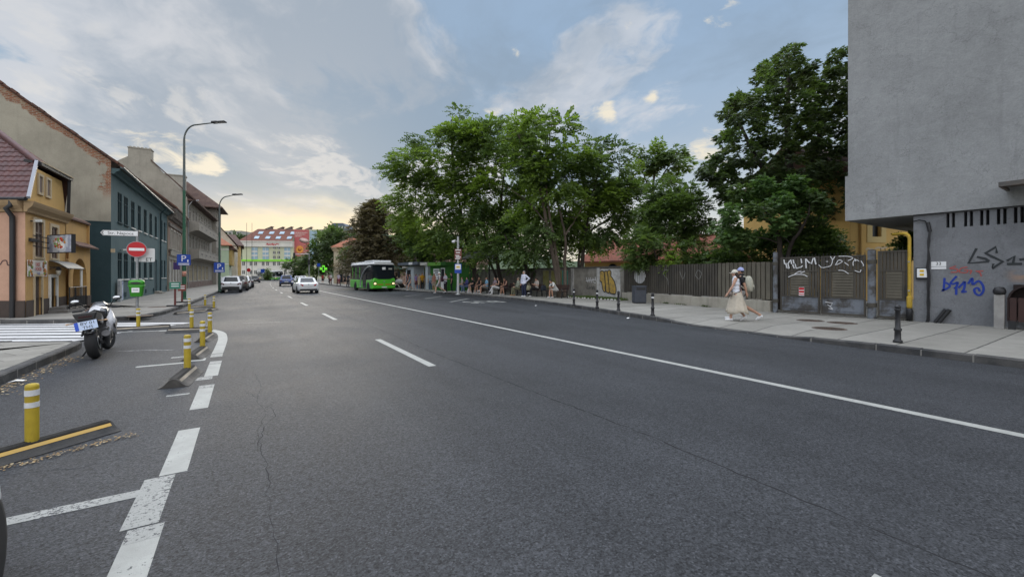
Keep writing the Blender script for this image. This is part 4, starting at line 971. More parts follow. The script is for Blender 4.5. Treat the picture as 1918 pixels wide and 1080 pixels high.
def sign_plate(t_,nm,shape,w_,h_,zc,m,face=-.5,back=M_GREYP,off=.05,ang=None):
 """ang: direction the plate looks to, measured so that 0 looks along -Y"""
 ang=face if ang is None else ang
 M=Matrix.Translation((0,0,zc))@Matrix.Rotation(ang,4,'Z')@Matrix.Translation((0,-off,0))@Matrix.Rotation(R(90),4,'X')
 if shape=='disc':pts=[(math.cos(2*math.pi*k/36)*w_/2,math.sin(2*math.pi*k/36)*h_/2,0)for k in range(36)]
 elif shape=='tri':pts=[(-w_/2,-h_/2,0),(w_/2,-h_/2,0),(0,h_/2,0)]
 else:
  rr=min(w_,h_)*.08;pts=[]
  for cx,cy,a0 in((w_/2-rr,-h_/2+rr,-90),(w_/2-rr,h_/2-rr,0),(-w_/2+rr,h_/2-rr,90),(-w_/2+rr,-h_/2+rr,180)):
   pts+=[(cx+math.cos(R(a0+q*30))*rr,cy+math.sin(R(a0+q*30))*rr,0)for q in range(4)]
 mb=MB();mb.prism([M@Vector(p)for p in pts],M.to_3x3()@Vector((0,0,-.012)),M.to_3x3()@Vector((0,0,.0)))
 o=mb.build(nm,m,t_);return o,M
M_SBLUE=mat('sign_blue',(.012,.06,.36),.4);M_SWHITE=mat('sign_white',(.78,.78,.78),.45);M_SRED=mat('sign_red',(.46,.012,.018),.4);M_SBROWN=mat('sign_brown',(.17,.05,.035),.5);M_SYEL=mat('sign_yellow',(.7,.45,.03),.5)
M_PHARM=mat('pharmacy_green',(.16,.75,.04),.5,emit=.5)
def cross_mark(par,M,s,m,z=.004):
 mb=MB();mb.box(-s/6,s/6,-s/2,s/2,z,z+.02,0,M);mb.box(-s/2,-s/6,-s/6,s/6,z,z+.02,0,M);mb.box(s/6,s/2,-s/6,s/6,z,z+.02,0,M);return mb.build('cross',m,par)
 # right side: grey block, yard gate, fence, wall, kiosks
def render_grey(name,base,smear=False):
 def fn(t,oc):
  a=t.noise(oc,.45,7,.65,.3);b=t.noise(oc,3.5,7,.7,.5);c=t.noise(oc,22,5,.7);dr=t.noise(t.vm('MULTIPLY',oc,(1.5,1.5,.12)),2.2,7,.7)
  k=t.m('ADD',1,t.m('ADD',t.m('MULTIPLY',t.m('SUBTRACT',a,.5),.55),t.m('ADD',t.m('MULTIPLY',t.m('SUBTRACT',b,.5),.5),t.m('MULTIPLY',t.m('SUBTRACT',c,.5),.5))))
  col=t.mix(t.m('MULTIPLY',t.sstep(dr,.52,.75),.4),t.vm('SCALE',base,k),tuple(x*.6 for x in base))
  cr=t.m('MULTIPLY',t.sstep(t.m('ABSOLUTE',t.m('SUBTRACT',t.noise(oc,.55,8,.62,.3),.5)),.0035,.0008),.5);col=t.mix(cr,col,tuple(x*.45 for x in base))
  if smear:
   sa=t.noise(t.vm('MULTIPLY',oc,(1,1.0,2.6)),2.2,7,.65,.6);sy,sz=t.n('ShaderNodeSeparateXYZ',Vector=oc).outputs[1:]
   e=t.m('MULTIPLY',t.sstep(t.m('ABSOLUTE',t.m('SUBTRACT',sz,1.62)),.24,.05),t.sstep(t.m('ABSOLUTE',t.m('SUBTRACT',sy,1.75)),.80,.4))
   col=t.mix(t.m('MULTIPLY',t.m('MULTIPLY',t.sstep(sa,.38,.58),e),.85),col,(.36,.245,.18))
   pa=t.m('MULTIPLY',t.sstep(t.noise(oc,.9,4,.5,.3),.60,.63),.35);col=t.mix(pa,col,tuple(x*.62 for x in base))
  return col,t.m('ADD',t.noise(oc,85,5,.7),t.m('MULTIPLY',b,1.2)),.8,.02
 return custom(name,fn,.93,.2)
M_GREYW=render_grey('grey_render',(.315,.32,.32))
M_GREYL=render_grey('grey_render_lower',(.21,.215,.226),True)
gb=thing('grey_block','tall plain grey rendered block overhanging the yard gate','building',(18.5,4.4,PH))
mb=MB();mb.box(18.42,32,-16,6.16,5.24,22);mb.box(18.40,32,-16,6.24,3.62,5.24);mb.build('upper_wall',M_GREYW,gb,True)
mb=MB();slots=[]
for y in(3.66,3.28,2.95,2.62,2.30,1.98):slots+=[(y-.19,y-.12),(y-.07,y)]
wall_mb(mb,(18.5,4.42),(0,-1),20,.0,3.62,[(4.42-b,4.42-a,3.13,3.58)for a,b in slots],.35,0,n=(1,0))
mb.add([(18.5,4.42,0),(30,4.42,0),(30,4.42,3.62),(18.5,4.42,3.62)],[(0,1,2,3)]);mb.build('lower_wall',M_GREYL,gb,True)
mb=MB();mb.box(18.8,18.85,1.7,3.75,3.0,3.6);mb.build('slot_void',M_BLACK,gb,True)
mb=MB();mb.box(18.44,18.50,-15,4.42,3.585,3.62);mb.build('ledge_shadow',M_DARK,gb,True)  # dark strip whose colour stands in for the shadow line under the ledge
mb=MB();mb.prism([(17.35,0,4.10),(18.39,0,4.16),(18.39,0,4.30),(17.35,0,4.16)],(0,2.38,0),(0,-3,0));mb.box(17.30,17.36,-3,2.42,4.06,4.18);mb.box(17.36,18.39,2.36,2.42,4.05,4.13);mb.build('entrance_canopy',mat('weathered_board',(.15,.12,.095),.8,(.09,.085,.08),3),gb,True)
Mg=lambda y,z,x=18.5:frame((x,y,z),(0,-1,0),(0,0,1))
gr_list=[]
M_SPB=mat('black_spray',(.03,.034,.037),.7);M_SPR=mat('red_spray',(.40,.085,.075),.7);M_SPU=mat('blue_spray',(.016,.045,.30),.7);M_SPO=mat('orange_smear',(.33,.225,.17),.85,(.235,.20,.19),4)
def strokes(name,M,lines,w,m,par,label=None,world=True,th=.004,taper=False):
 mb=MB()
 for i,l in enumerate(lines):ribbon(mb,l,w,M,th,0,.0006*i,taper)
 o=mb.build(name,m,par,world)
 if label:o['label']=label
 return o
gl=lambda u,v:((lambda d:(4.42-d.y*(18.5/d.x),EYE+d.z*(18.5/d.x)))(ray(u,v)))
GW=lambda pts,n=1:smoothline([gl(u,v)for u,v in pts],n)if n>1 else[gl(u,v)for u,v in pts]
def zb_(x,y,ox=1680,oy=360,k=3.857):return(ox+x/k,oy+y/k)
Mw=Mg(4.42,0,18.494)
ZB=lambda pts,n=1:GW([zb_(*p)for p in pts],n)
strokes('graffiti',Mw,[ZB([(575,405),(518,512),(665,500)]),ZB([(668,498),(640,480),(578,466)]),ZB([(700,470),(640,440),(715,395),(722,440)]),ZB([(640,440),(690,465),(765,500),(690,550),(700,515)]),ZB([(795,495),(850,462),(838,515)]),ZB([(795,518),(905,516)]),ZB([(885,487),(960,478)])],.072,M_SPB,gb,'large black sprayed tag',taper=True)
strokes('graffiti',Mw,[ZB([(428,532),(380,550),(432,553),(435,575),(388,578)],4),ZB([(510,540),(465,548),(452,575),(500,580),(512,562),(485,562)],4),ZB([(520,565),(540,565),(528,590)],3),ZB([(568,570),(625,568)]),ZB([(572,568),(600,580),(610,607)],3)],.028,M_SPR,gb,'thin red sprayed tag')
strokes('graffiti',Mw,[ZB([(345,618),(338,700),(330,708),(370,690),(382,672),(352,650)],4),ZB([(432,605),(388,655),(415,660),(440,650),(425,690),(412,688)],4),ZB([(430,690),(428,740)]),ZB([(445,690),(475,660),(492,645),(485,700),(470,720),(505,715)],3),ZB([(515,660),(545,620),(548,665),(590,640),(620,670),(625,710),(600,742),(568,730),(560,700),(585,690),(600,715)],5)],.052,M_SPU,gb,'thick blue sprayed tag')
hn=thing('house_number_plate','white house number 33 plate on the grey wall','house number',(18.5,3.83,2.0))
mb=MB();mb.box(-.17,.17,-.075,.075,0,.012);M=frame((-.002,0,0),(0,-1,0),(0,0,1));mb.build('plate',M_SWHITE,hn,M=M)
text('number','33',.135,M_BLACK,hn,M@Matrix.Translation((-.0,.008,.014)),.003)
mb=MB();mb.box(-.17,.17,-.16,-.09,0,.010);mb.build('lower_plate',M_SWHITE,hn,M=M)
mm=thing('gas_meter_box','small white meter box with yellow label beside the gas pipe','meter box',(18.5,4.2,1.7))
M=frame((-.002,0,0),(0,-1,0),(0,0,1));mb=MB();mb.box(-.15,.15,-.19,.19,0,.06);mb.build('frame',M_BLACK,mm,M=M)
mb=MB();mb.box(-.12,.12,-.13,.16,.06,.085);mb.build('cover',M_SWHITE,mm,M=M,bevel=.01);mb=MB();mb.box(-.05,.05,.05,.12,.085,.09);mb.box(-.05,.05,-.07,.0,.085,.09);mb.build('label_sticker',M_SYEL,mm,M=M)
gpz=thing('gas_pipe','yellow gas pipe running down the corner of the grey wall','pipe',(18.42,4.5,PH))
M_GAS=mat('gas_yellow',(.50,.33,.03),.6,(.38,.25,.035),5,grime=.5)
mb=MB();mb.tube([(0,0,.42),(0,0,2.72),(.01,.03,2.82),(.05,.10,2.88),(.12,.22,2.90),(.3,.5,2.90)],.046,12);mb.lathe([(.055,.42),(.072,.46),(.072,.78),(.055,.82)],14);mb.build('pipe',M_GAS,gpz)
mb=MB();mb.lathe([(.08,0),(.08,.38),(.06,.42)],14);mb.build('sleeve',M_BLACK,gpz)
mb=MB()
for z in(1.0,1.95):mb.box(-.075,.16,-.02,.02,z-.02,z+.02)
mb.build('bracket',M_GREYP,gpz)
cb=thing('cable_bundle','thick black cable bundle running down the grey wall','cable',(18.45,4.05,PH))
mb=MB();rg=random.Random(8)
for k in range(3):
 pts=[(.0,.36,3.27),(.0,.22,3.30),(0,.08,3.25),(-.01,.0,3.10),(-.02,-.03,2.9)]
 z=2.6
 while z>.05:pts.append((-.02-.01*k,-.02+rg.uniform(-.02,.02)+k*.018,z));z-=.28
 pts.append((-.03,.03*k,0));mb.tube(pts,.018,7)
mb.build('cable',M_BLACK,cb)
mb=MB();mb.tube([(0,.02,3.2),(0,-.03,2.9)],.05,8);mb.build('splice_sleeve',M_BLACK,cb)
pb=MB()
for k in range(2):pb.tube([(18.40,3.90-k*.09,PH),(18.44,3.66-k*.09,.58)],.05,9)
tag(pb.build('pipe_stubs',M_BLACK),'two black pipe ends leaning out by the grey wall foot','pipe stubs')
ws=thing('bin_shelter','dark brown slatted bin shelter with arched opening at the right edge','bin shelter',(18.0,2.2,PH))
M_BRW=mat('brown_slats',(.05,.022,.018),.6,(.035,.017,.015),4,stretch=(1,1,.3))
mb=MB()
for k in range(7):mb.box(-.06,-.02,-.02-k*.15,.10-k*.15,.22,.88)
mb.box(-.02,.02,-1.0,.12,.26,.34);mb.box(-.02,.02,-1.0,.12,.76,.84);mb.build('front_slats',M_BRW,ws)
mb=MB()
for k in range(5):mb.box(.02+k*.1,.10+k*.1,.12,.16,.22,.88)
mb.build('side_slats',M_BRW,ws)
for y in(.06,-.96):
 mb=MB();mb.box(-.09,.0,y-.07,y+.07,0,.24);mb.build('leg',M_BLACK,ws)
mb=MB();sec=[]
for k in range(13):
 a=math.pi*k/12;sec.append([(-.04,-.42+math.cos(a)*.56,.88+math.sin(a)*.40),(.46,-.42+math.cos(a)*.56,.88+math.sin(a)*.40),(.46,-.42+math.cos(a)*.52,.88+math.sin(a)*.36),(-.04,-.42+math.cos(a)*.52,.88+math.sin(a)*.36)])
mb.loft(sec,0,False);mb.box(.44,.46,-.95,.1,.3,1.24);mb.build('hood',mat('hood_brown',(.02,.011,.010),.6),ws)
mb=MB();mb.box(-.05,.1,.20,.40,0,.96);mb.build('concrete_post',mat('post_concrete',(.33,.32,.30),.9,(.25,.24,.23),3,.3,40),ws,bevel=.012)
mb=MB();mb.lathe([(.10,0),(.13,.05),(.13,.12),(.09,.2),(0,.22)],12,(.02,.30,.96));mb.build('post_cap',M_BLACK,ws)
# gate leaves and posts. fence line runs from F0 to F1
M_SHEET=mat('brown_sheet_metal',(.078,.069,.055),.7,(.05,.045,.038),2.2,grime=.5,stretch=(1,1,.4))
M_SHEET2=mat('grey_brown_sheet_metal',(.14,.125,.096),.75,(.10,.09,.07),2.2,grime=.35,stretch=(1,1,.4))
M_BLUEM=mat('rusty_blue_metal',(.165,.18,.205),.7,(.06,.055,.05),2.2,grime=.5,lo=.42,hi=.6)
M_SPW=mat('white_spray',(.62,.62,.63),.7)
def gate(name,label,A,B,zt_,leaves,up_panel=(1.72,2.25)):
 A,B=Vector((*A,0)),Vector((*B,0));d=(B-A);L=d.length;d.normalize();ang=math.atan2(d.y,d.x)
 t_=thing(name,label,'gate',(A.x,A.y,PH),ang)
 lw=L/leaves
 for q in range(leaves):
  x0,x1=q*lw+.02,(q+1)*lw-.02
  mb=MB()
  mb.box(x0,x1,-.03,.03,.06,.12);mb.box(x0,x1,-.03,.03,.66,.71);mb.box(x0,x1,-.03,.03,1.64,1.69);mb.box(x0,x1,-.03,.03,zt_-.05,zt_)
  mb.box(x0,x0+.05,-.031,.031,.06,zt_);mb.box(x1-.05,x1,-.031,.031,.06,zt_)
  lf_=mb.build('gate_leaf',M_SHEET,t_)
  mb=MB();mb.box(x0+.05,x1-.05,-.008,.004,.12,.66);mb.box(x0+.14,x1-.14,-.016,-.008,.22,.58);mb.box(x0+.11,x0+.14,-.022,-.0,.20,.60);mb.box(x1-.14,x1-.11,-.022,0,.20,.60);mb.box(x0+.11,x1-.11,-.022,0,.58,.61);mb.box(x0+.11,x1-.11,-.022,0,.19,.22);mb.build('base_panel',M_BLUEM,lf_)
  mb=MB();n=int((x1-x0)/.105)
  mid=(x0+x1)/2;
  for k in range(n):
   a=x0+.05+(x1-x0-.1)*k/n;b=a+(x1-x0-.1)/n-.02
   mb.box(a,b,-.012,.01,1.69,zt_-.05);
   if abs((a+b)/2-mid)>(x1-x0)*.24:mb.box(a,b,-.012,.01,.71,1.64)
   mb.box(b,b+.02,.03,.04,.71,1.69);mb.box(b,b+.02,.03,.04,1.69,zt_-.05)
  mb.build('sheet_ribs',M_SHEET,lf_)
  mb=MB();hw=(x1-x0)*.235
  for k in range(9):z=.74+k*.1;mb.box(mid-hw,mid+hw,-.025,.0,z,z+.07)
  mb.box(mid-hw,mid+hw,0.002,.012,.71,1.64);mb.build('louvre',M_SHEET2,lf_)
  mb=MB()
  for k in range(int(lw/.11)):mb.lathe([(.008,zt_),(.012,zt_+.05),(0,zt_+.12)],5,(x0+.08+k*.11,0,0))
  mb.build('spikes',M_BLACK,lf_)
 return t_,d,L
GA,GB_,GC,GD=(18.12,8.30),(18.34,5.60),(18.35,5.32),(18.50,4.45)
g1,gd,gL=gate('double_gate','rusty double yard gate with louvres and white graffiti letters',GA,GB_,2.22,2)
g2,_,_=gate('wicket_gate','narrow single metal gate beside the yellow gas pipe',GC,GD,2.34,1)
Mgt=Matrix.Translation((0,-.05,0))@Matrix.Rotation(R(90),4,'X')
gx_=lambda x,y:((x-50)/1245*gL,2.24-(y-160)/790*2.24-0.0)
GZ=lambda pts,n=1:smoothline([gx_(*p)for p in pts],n)if n>1 else[gx_(*p)for p in pts]
strokes('graffiti',Mgt,[GZ([(120,200),(132,265)]),GZ([(150,250),(172,322)]),GZ([(185,325),(205,320),(185,260),(215,215)]),GZ([(228,200),(245,265)]),GZ([(268,205),(282,260)]),GZ([(262,270),(285,325)]),GZ([(300,265),(318,325),(400,305),(412,285)]),GZ([(392,195),(402,255)]),GZ([(462,195),(470,325)]),GZ([(468,200),(520,255)]),GZ([(505,240),(550,265),(575,190)]),GZ([(592,185),(615,275)])],.042,M_SPW,g1,world=False)
strokes('graffiti',Mgt,[GZ([(655,280),(700,318),(770,310),(830,290),(850,220),(820,175)],4),GZ([(850,225),(885,175)]),GZ([(890,290),(935,225),(985,245),(905,285)],4),GZ([(935,175),(1060,180),(1125,205),(1060,235)],4),GZ([(1015,255),(1070,295)]),GZ([(1130,300),(1130,250),(1165,225),(1205,245)],4),GZ([(1150,210),(1165,245)]),GZ([(1230,240),(1262,290),(1255,305)],3),GZ([(760,238),(790,240)]),GZ([(930,355),(1000,360),(1070,400)],3),GZ([(1150,360),(1215,380),(1230,350)],3)],.024,M_SPW,g1,world=False)
strokes('graffiti',Mgt,[GZ([(190,445),(290,410),(420,410),(490,438)],4),GZ([(290,405),(350,372),(395,368)],3),GZ([(385,388),(450,365)])],.03,M_SPW,g1,world=False)
strokes('graffiti',Mgt,[GZ([(750,770),(850,780),(820,830),(780,800),(850,850),(790,850),(858,862)])],.025,M_SPW,g1,world=False)
mb=MB();M=Mgt@Matrix.Translation((*gx_(400,640),.012));mb.box(-.09,.09,-.16,.16,0,.004);no=mb.build('notice',M_SWHITE,g1,M=M)
mb=MB();mb.box(-.085,.085,.06,.15,.004,.006);mb.box(-.085,.085,-.05,.03,.004,.006);mb.box(-.085,.085,-.13,-.09,.004,.006);mb.build('notice_print',M_SRED,no,M=M)
for p,r,h,lb in(((18.12,8.48),.085,2.42,'thin grey steel gate post at the end of the plank fence'),((18.36,5.46),.12,2.36,'thick pale blue steel gate post between double gate and narrow gate')):
 t_=thing('gate_post',lb,'post',(*p,PH));mb=MB();mb.tube([(0,0,0),(0,0,h)],r,14);mb.build('tube',M_BLUEM,t_)
 mb=MB()
 for z in(.4,1.9):mb=MB();mb.tube([(0,0,z),(0,0,z+.14)],r+.02,12);mb.build('hinge',M_SHEET,t_)
 mb=MB();mb.lathe([(r,h),(r*.8,h+.03),(0,h+.05)],12);mb.build('cap',M_SHEET,t_)
 # plank fence on low concrete wall
FA,FB=Vector((18.18,8.60,0)),Vector((19.5,17.75,0));fd=(FA-FB);FLn=fd.length;fd.normalize()
fn=thing('plank_fence','long brown ribbed metal fence on a low pale concrete wall','fence',(FB.x,FB.y,PH),math.atan2(fd.y,fd.x))
mb=MB();x=0;rg=random.Random(21);mb2=MB();spl=FLn*.72
while x<FLn-.1:
 w_=.155 if x<spl else .21;gap=.045;tgt=mb if x<spl else mb2
 z1=2.06+rg.uniform(-.012,.012);y=rg.uniform(-.006,.006)
 tgt.box(x,x+w_-gap,-.035+y,-.02+y,.50,z1);tgt.box(x+w_-gap,x+w_,.05,.06,.50,z1-.01);tgt.box(x+w_-gap-.006,x+w_-gap,-.02+y,.055,.5,z1-.004);tgt.box(x,x+.006,-.02+y,.055,.5,z1-.004)
 x+=w_
mb.build('planks',M_SHEET,fn);o=mb2 .build('planks',M_SHEET2,fn);o['label']='paler grey brown planks'
mb=MB();mb.box(0,FLn,.062,.11,.7,.76);mb.box(0,FLn,.062,.11,1.85,1.91);mb.build('rails',M_SHEET,fn)
M_LOWW=plaster('pale_low_wall',(.37,.345,.29),(.27,.25,.21),.55)
mb=MB();mb.box(-.05,FLn-.05,-.14,.14,-.1,.46);mb.build('base_wall',M_LOWW,fn,bevel=.02)
Mfn=Matrix.Translation((0,-.042,0))@Matrix.Rotation(R(90),4,'X')
mb=MB();pts=[(math.cos(2*math.pi*k/28)*.47,math.sin(2*math.pi*k/28)*.44,0)for k in range(28)]
for k in range(30):
 xx=1.15+k*.155
mb=MB()
for k in range(7):
 xa=.155*(6+k);c=1.40
 for s in range(3):
  x0=xa+.05*s-.0;dx=(x0-1.40)/.47
  if abs(dx)<.98 and s<3:
   h=math.sqrt(1-dx*dx)*.44;mb.box(x0,x0+(.042 if s<2 else .02),1.47-h,1.47+h,0.0,.004,0,Mfn)
o=mb.build('graffiti',M_SPW,fn);o['label']='round white painted blob'
strokes('graffiti',Mfn,[smoothline([(3.6,1.75),(3.35,1.8),(3.3,1.5),(3.55,1.3),(3.6,1.0)],4),smoothline([(5.6,1.3),(5.4,1.5),(5.55,1.75),(5.75,1.6),(5.65,1.35)],4),smoothline([(4.4,1.7),(4.6,1.3),(4.75,1.65)],3)],.018,mat('faded_spray',(.26,.26,.25),.8),fn,world=False)
wd=MB();rg=random.Random(6)
for(s,n)in((3.55,60),(4.4,20),(4.7,18),(6.1,60),(6.0,30)):
 for k in range(n):
  p=FB+fd*(s+rg.gauss(0,.10))+Vector((-.17-abs(rg.gauss(0,.05)),0,PH));a=rg.uniform(0,6.28);L=rg.uniform(.04,.13);t=Vector((math.cos(a)*.6,math.sin(a)*.6,1))*L;q=Vector((-math.sin(a),math.cos(a),0))*.012
  wd.add([p-q,p+q,p+t],[(0,1,2)])
tag(wd.build('weeds',mat('weed_green',(.05,.085,.025),.9,(.09,.11,.04),20)),'small tufts of weeds at the foot of the low concrete wall','weeds',kind='stuff')
# old concrete wall with graffiti
M_OLDW=plaster('old_concrete',(.24,.225,.195),(.13,.12,.105),.6,.5,1.3);M_WHITEW=plaster('whitewashed_concrete',(.50,.49,.47),(.26,.25,.235),.5,.4,1.6)
WA,WB=Vector((19.55,17.8,0)),Vector((19.75,46,0));wd_=(WA-WB).normalized();WL=(WA-WB).length
cw=thing('concrete_wall','old stained concrete wall with graffiti panels behind the benches','wall',(WB.x,WB.y,PH),math.atan2(wd_.y,wd_.x))
mb=MB();mb.box(0,WL,0,.22,-.2,1.98);mb.build('wall',M_OLDW,cw)
mb=MB();mb.box(0,WL,-.05,.28,1.98,2.07);mb.build('coping',mat('dark_coping',(.07,.065,.06),.9),cw)
for k in range(10):mb=MB();x=WL-2.2-k*2.6;mb.box(x-.14,x+.14,-.05,.02,-.1,1.98);mb.build('pier',M_WHITEW if k<2 else M_OLDW,cw)
mb=MB();mb.box(WL-2.05,WL-.3,-.012,.0,.05,1.9);mb.build('painted_panel',M_WHITEW,cw)
Mcw=Matrix.Translation((WL,-.03,0))@Matrix.Rotation(R(90),4,'X')
wx=lambda x,y:(-2.08+(x-1470)/285*1.50,.30+(525-y)/290*1.55)
bub=[[(1480,260),(1510,245),(1545,262),(1560,330),(1572,480),(1552,500),(1525,470),(1505,385),(1480,370),(1470,310)],[(1550,258),(1585,250),(1608,270),(1620,350),(1635,500),(1600,505),(1578,480),(1565,340)],[(1605,250),(1640,240),(1665,262),(1662,310),(1690,335),(1725,390),(1745,460),(1735,515),(1690,518),(1640,505),(1632,430),(1615,330)]]
mb=MB();ol=MB()
for i,b in enumerate(bub):
 pts=smoothline(b+[b[0]],4)[:-1];pts=[wx(*p)for p in pts]
 mb.prism([Mcw@Vector((x,y,.004+.003*i))for x,y in pts],(0,0,0),(0,-.003,0));ribbon(ol,pts+[pts[0]],.06,Mcw,.003,0,.0135)
gra=mb.build('graffiti',mat('ochre_spray',(.42,.27,.055),.7,(.24,.17,.06),5),cw);gra['label']='yellow bubble letters outlined in black';ol.build('outline',M_SPB,gra)
strokes('graffiti',Mcw,[smoothline([(-3.35,1.35),(-3.2,1.0),(-3.1,1.35),(-3.0,1.0)],2),smoothline([(-2.95,1.35),(-2.85,1.0),(-2.75,1.3)],2),smoothline([(-2.6,1.3),(-2.7,1.05),(-2.45,1.0)],2),smoothline([(-2.5,1.4),(-2.4,1.1)],1),[(-3.4,1.12),(-2.4,1.22)]],.03,M_SPW,cw,'white scribbled tag',world=False)
strokes('graffiti',Mcw,[smoothline([(-3.2,.85),(-3.3,.6),(-3.1,.6)],3),smoothline([(-3.0,.8),(-3.05,.6),(-2.9,.7)],3),smoothline([(-2.8,.8),(-2.75,.55),(-2.65,.8),(-2.55,.55)],2)],.025,M_SPB,cw,'black scribbled tag',world=False)
mb=MB();mb.box(-8.3,-6.0,.45,1.85,.002,.006,0,Mcw);pl_=mb.build('painted_panel',mat('olive_panel',(.22,.20,.06),.8,(.28,.27,.12),2),cw);pl_['label']='olive green painted panel'
mb=MB();mb.box(-5.95,-5.3,.55,1.85,.002,.006,0,Mcw);pl_=mb.build('painted_panel',mat('turquoise_panel',(.06,.22,.18),.8,(.10,.30,.26),3),cw);pl_['label']='turquoise painted panel'
strokes('graffiti',Mcw,[smoothline([(-8.2,.7),(-7.9,1.5),(-7.4,1.75),(-7.2,1.2),(-7.6,.6)],4),smoothline([(-6.9,1.6),(-6.6,1.2),(-6.9,.7),(-6.3,.9)],4)],.04,mat('brown_spray',(.12,.08,.05),.8),cw,world=False)
gs=MB();rg=random.Random(12)
for k in range(5200):
 y=rg.uniform(17.2,22.6);x=18.55+rg.random()**.8*1.0;p=Vector((x,y,PH));a=rg.uniform(0,6.28);L=rg.uniform(.05,.19)*(1.1-.4*(y>21));t=Vector((math.cos(a)*.45,math.sin(a)*.45,1))*L;q=Vector((-math.sin(a),math.cos(a),0))*.010
 gs.add([p-q,p+q,p+t],[(0,1,2)],rg.randrange(3))
gs.add([(18.5,17.2,PH+.012),(19.56,17.2,PH+.012),(19.6,22.6,PH+.012),(18.5,22.6,PH+.012)],[(0,1,2,3)],3)
tag(gs.build('grass_strip',[mat('grass_a',(.055,.105,.022),.9),mat('grass_b',(.085,.14,.035),.9),mat('grass_c',(.12,.14,.05),.9),mat('soil',(.07,.06,.04),.95)]),'green grass strip at the foot of the concrete wall','grass',kind='stuff')
rg=random.Random(14);proto=None
for k in range(19):
 y=17.2+k*.285+rg.uniform(-.05,.05)
 if proto is None:
  mb=MB();mb.lathe([(.0,-.01),(.075,0),(.085,.04),(.05,.085),(0,.09)],7,sx=1.1,sy=.8);proto=mb.build('edging_stone',mat('white_stone',(.55,.54,.51),.9,(.38,.37,.35),8));o=proto
  tag(o,'small whitewashed stone in the row edging the grass strip','stone','white stones edging the grass strip')
 else:o=proto.copy();COL.objects.link(o)
 o.location=(18.42+rg.uniform(-.03,.03),y,PH);o.rotation_euler=(0,0,rg.uniform(0,6));s=rg.uniform(.7,1.15);o.scale=(s,s,s)
mb=MB();mb.add([(19.9,9,.13),(60,9,.13),(60,90,.13),(19.9,90,.13)],[(0,1,2,3)]);struct('yard',mb,M_GROUND)
# buildings behind: long low tiled building, yellow house
lb_=thing('low_tiled_building','long low ochre building with worn red tiled roof behind the fence','building',(27,34,0),math.atan2(-.80,.60))
M_OLDT=custom('old_red_tiles',lambda t,oc:(t.vm('SCALE',t.mix(t.sstep(t.noise(oc,1.2,7,.7),.35,.7),(.27,.095,.06),(.16,.066,.048)),t.m('ADD',.45,t.m('MULTIPLY',t.noise(t.vm('MULTIPLY',oc,(5,5,8)),2.2,5,.75),1.1))),t.noise(oc,26,4,.7),1.0,.04))
e0,e1=D(1095,489,41),D(1440,486,31);e0 .z=3.05;e1 .z=2.95;dv=(e1-e0);dv.z=0;L=dv.length;dv.normalize()
lb_.location=(e0 .x,e0 .y,0);lb_.rotation_euler.z=math.atan2(dv.y,dv.x)
mb=MB();mb.box(0,L,0,6,0,3.0);mb.build('wall',M_OCHREL,lb_)
sec=[];mb=MB();rg=random.Random(30);n=60
for i in range(n+1):
 x=-.4+(L+.8)*i/n;sag=.10*math.sin(i*.35)+.06*math.sin(i*.9);sec.append([(x,-.45,2.92+rg.uniform(-.02,.02)),(x,1.2,4.0+sag*.6),(x,2.9,5.05+sag),(x,6.3,2.9)])
mb.loft(sec,0,False,False);mb.build('roof',M_OLDT,lb_)
mb=MB();mb.tube([(-.4,2.9,5.10),(L*.5,2.9,5.14),(L+.4,2.9,5.10)],.11,8);mb.box(-.4,L+.4,-.5,-.44,2.84,2.98);mb.build('ridge_tiles',M_OLDT,lb_)
for x in(3,5.6,8.2):mb=MB();mb.lathe([(.5,0),(.5,.04)],16,M=Matrix.Translation((x,-.03,2.2))@Matrix.Rotation(R(90),4,'X'));mb.build('arched_window',M_GLASSD,lb_)
M_YELW=plaster('yellow_ochre_plaster',(.64,.43,.155),(.60,.40,.15),.10)
yp=D(1592,480,24.5);yh=thing('yellow_house','yellow house with small dark window seen under the grey overhang','house',(yp.x,yp.y,0),-YAW+R(14))
mb=MB();wall_mb(mb,(0,0),(1,0),9,0,7.5,[(1.70,2.42,3.95,5.0)],.2,0,n=(0,1));mb.box(0,.02,0.0,8,0,7.5);mb.build('wall',M_YELW,yh)
mb=MB();mb.box(1.70,2.42,.18,.2,3.95,5.0);o=mb.build('window',M_GLASSD,yh);mb=MB();mb.box(1.3,1.70,-.03,0,3.6,5.2);mb.box(2.42,2.8,-.03,0,3.6,5.2);mb.box(1.70,2.42,-.03,0,3.6,3.95);mb.build('frame',mat('pale_yellow_trim',(.60,.47,.22),.9),o)
mb=MB();mb.box(-.5,9,-.5,8,7.5,7.7);mb.prism([(-.5,-.5,7.7),(-.5,4,10.5),(-.5,8,7.7)],(0,0,0),(9.5,0,0));mb.build('roof',M_RTILE,yh)
mb=MB();mb.tube([(.75,-.06,0),(.75,-.06,7.4)],.05,8);mb.build('downpipe',M_OCHREL,yh)
strokes('plaster_patch',frame((1.9,-.003,3.2),(1,0,0),(0,0,1)),[smoothline([(-.7,-.05),(-.5,.04),(-.3,-.02),(-.1,.03)],4),smoothline([(.0,.02),(.3,.10),(.6,.06),(1.0,.14)],4)],.13,mat('bare_patch',(.55,.46,.33),.9),yh,world=False,taper=True)
bp=D(1568,470,27);bs=thing('brown_shed','steep brown roofed shed beside the yellow house','shed',(bp.x,bp.y,0),-YAW)
mb=MB();mb.box(-1.2,1.0,0,4,0,2.4);mb.build('wall',M_PLINTH,bs);mb=MB();mb.add([(-1.5,-.3,2.3),(1.1,-.3,2.3),(.9,3,5.2),(-1.2,3,5.2),(1.1,6,2.3),(-1.5,6,2.3)],[(0,1,2,3),(3,2,4,5)]);mb.build('roof',mat('rust_roof',(.095,.045,.035),.8,(.13,.07,.05),3),bs)
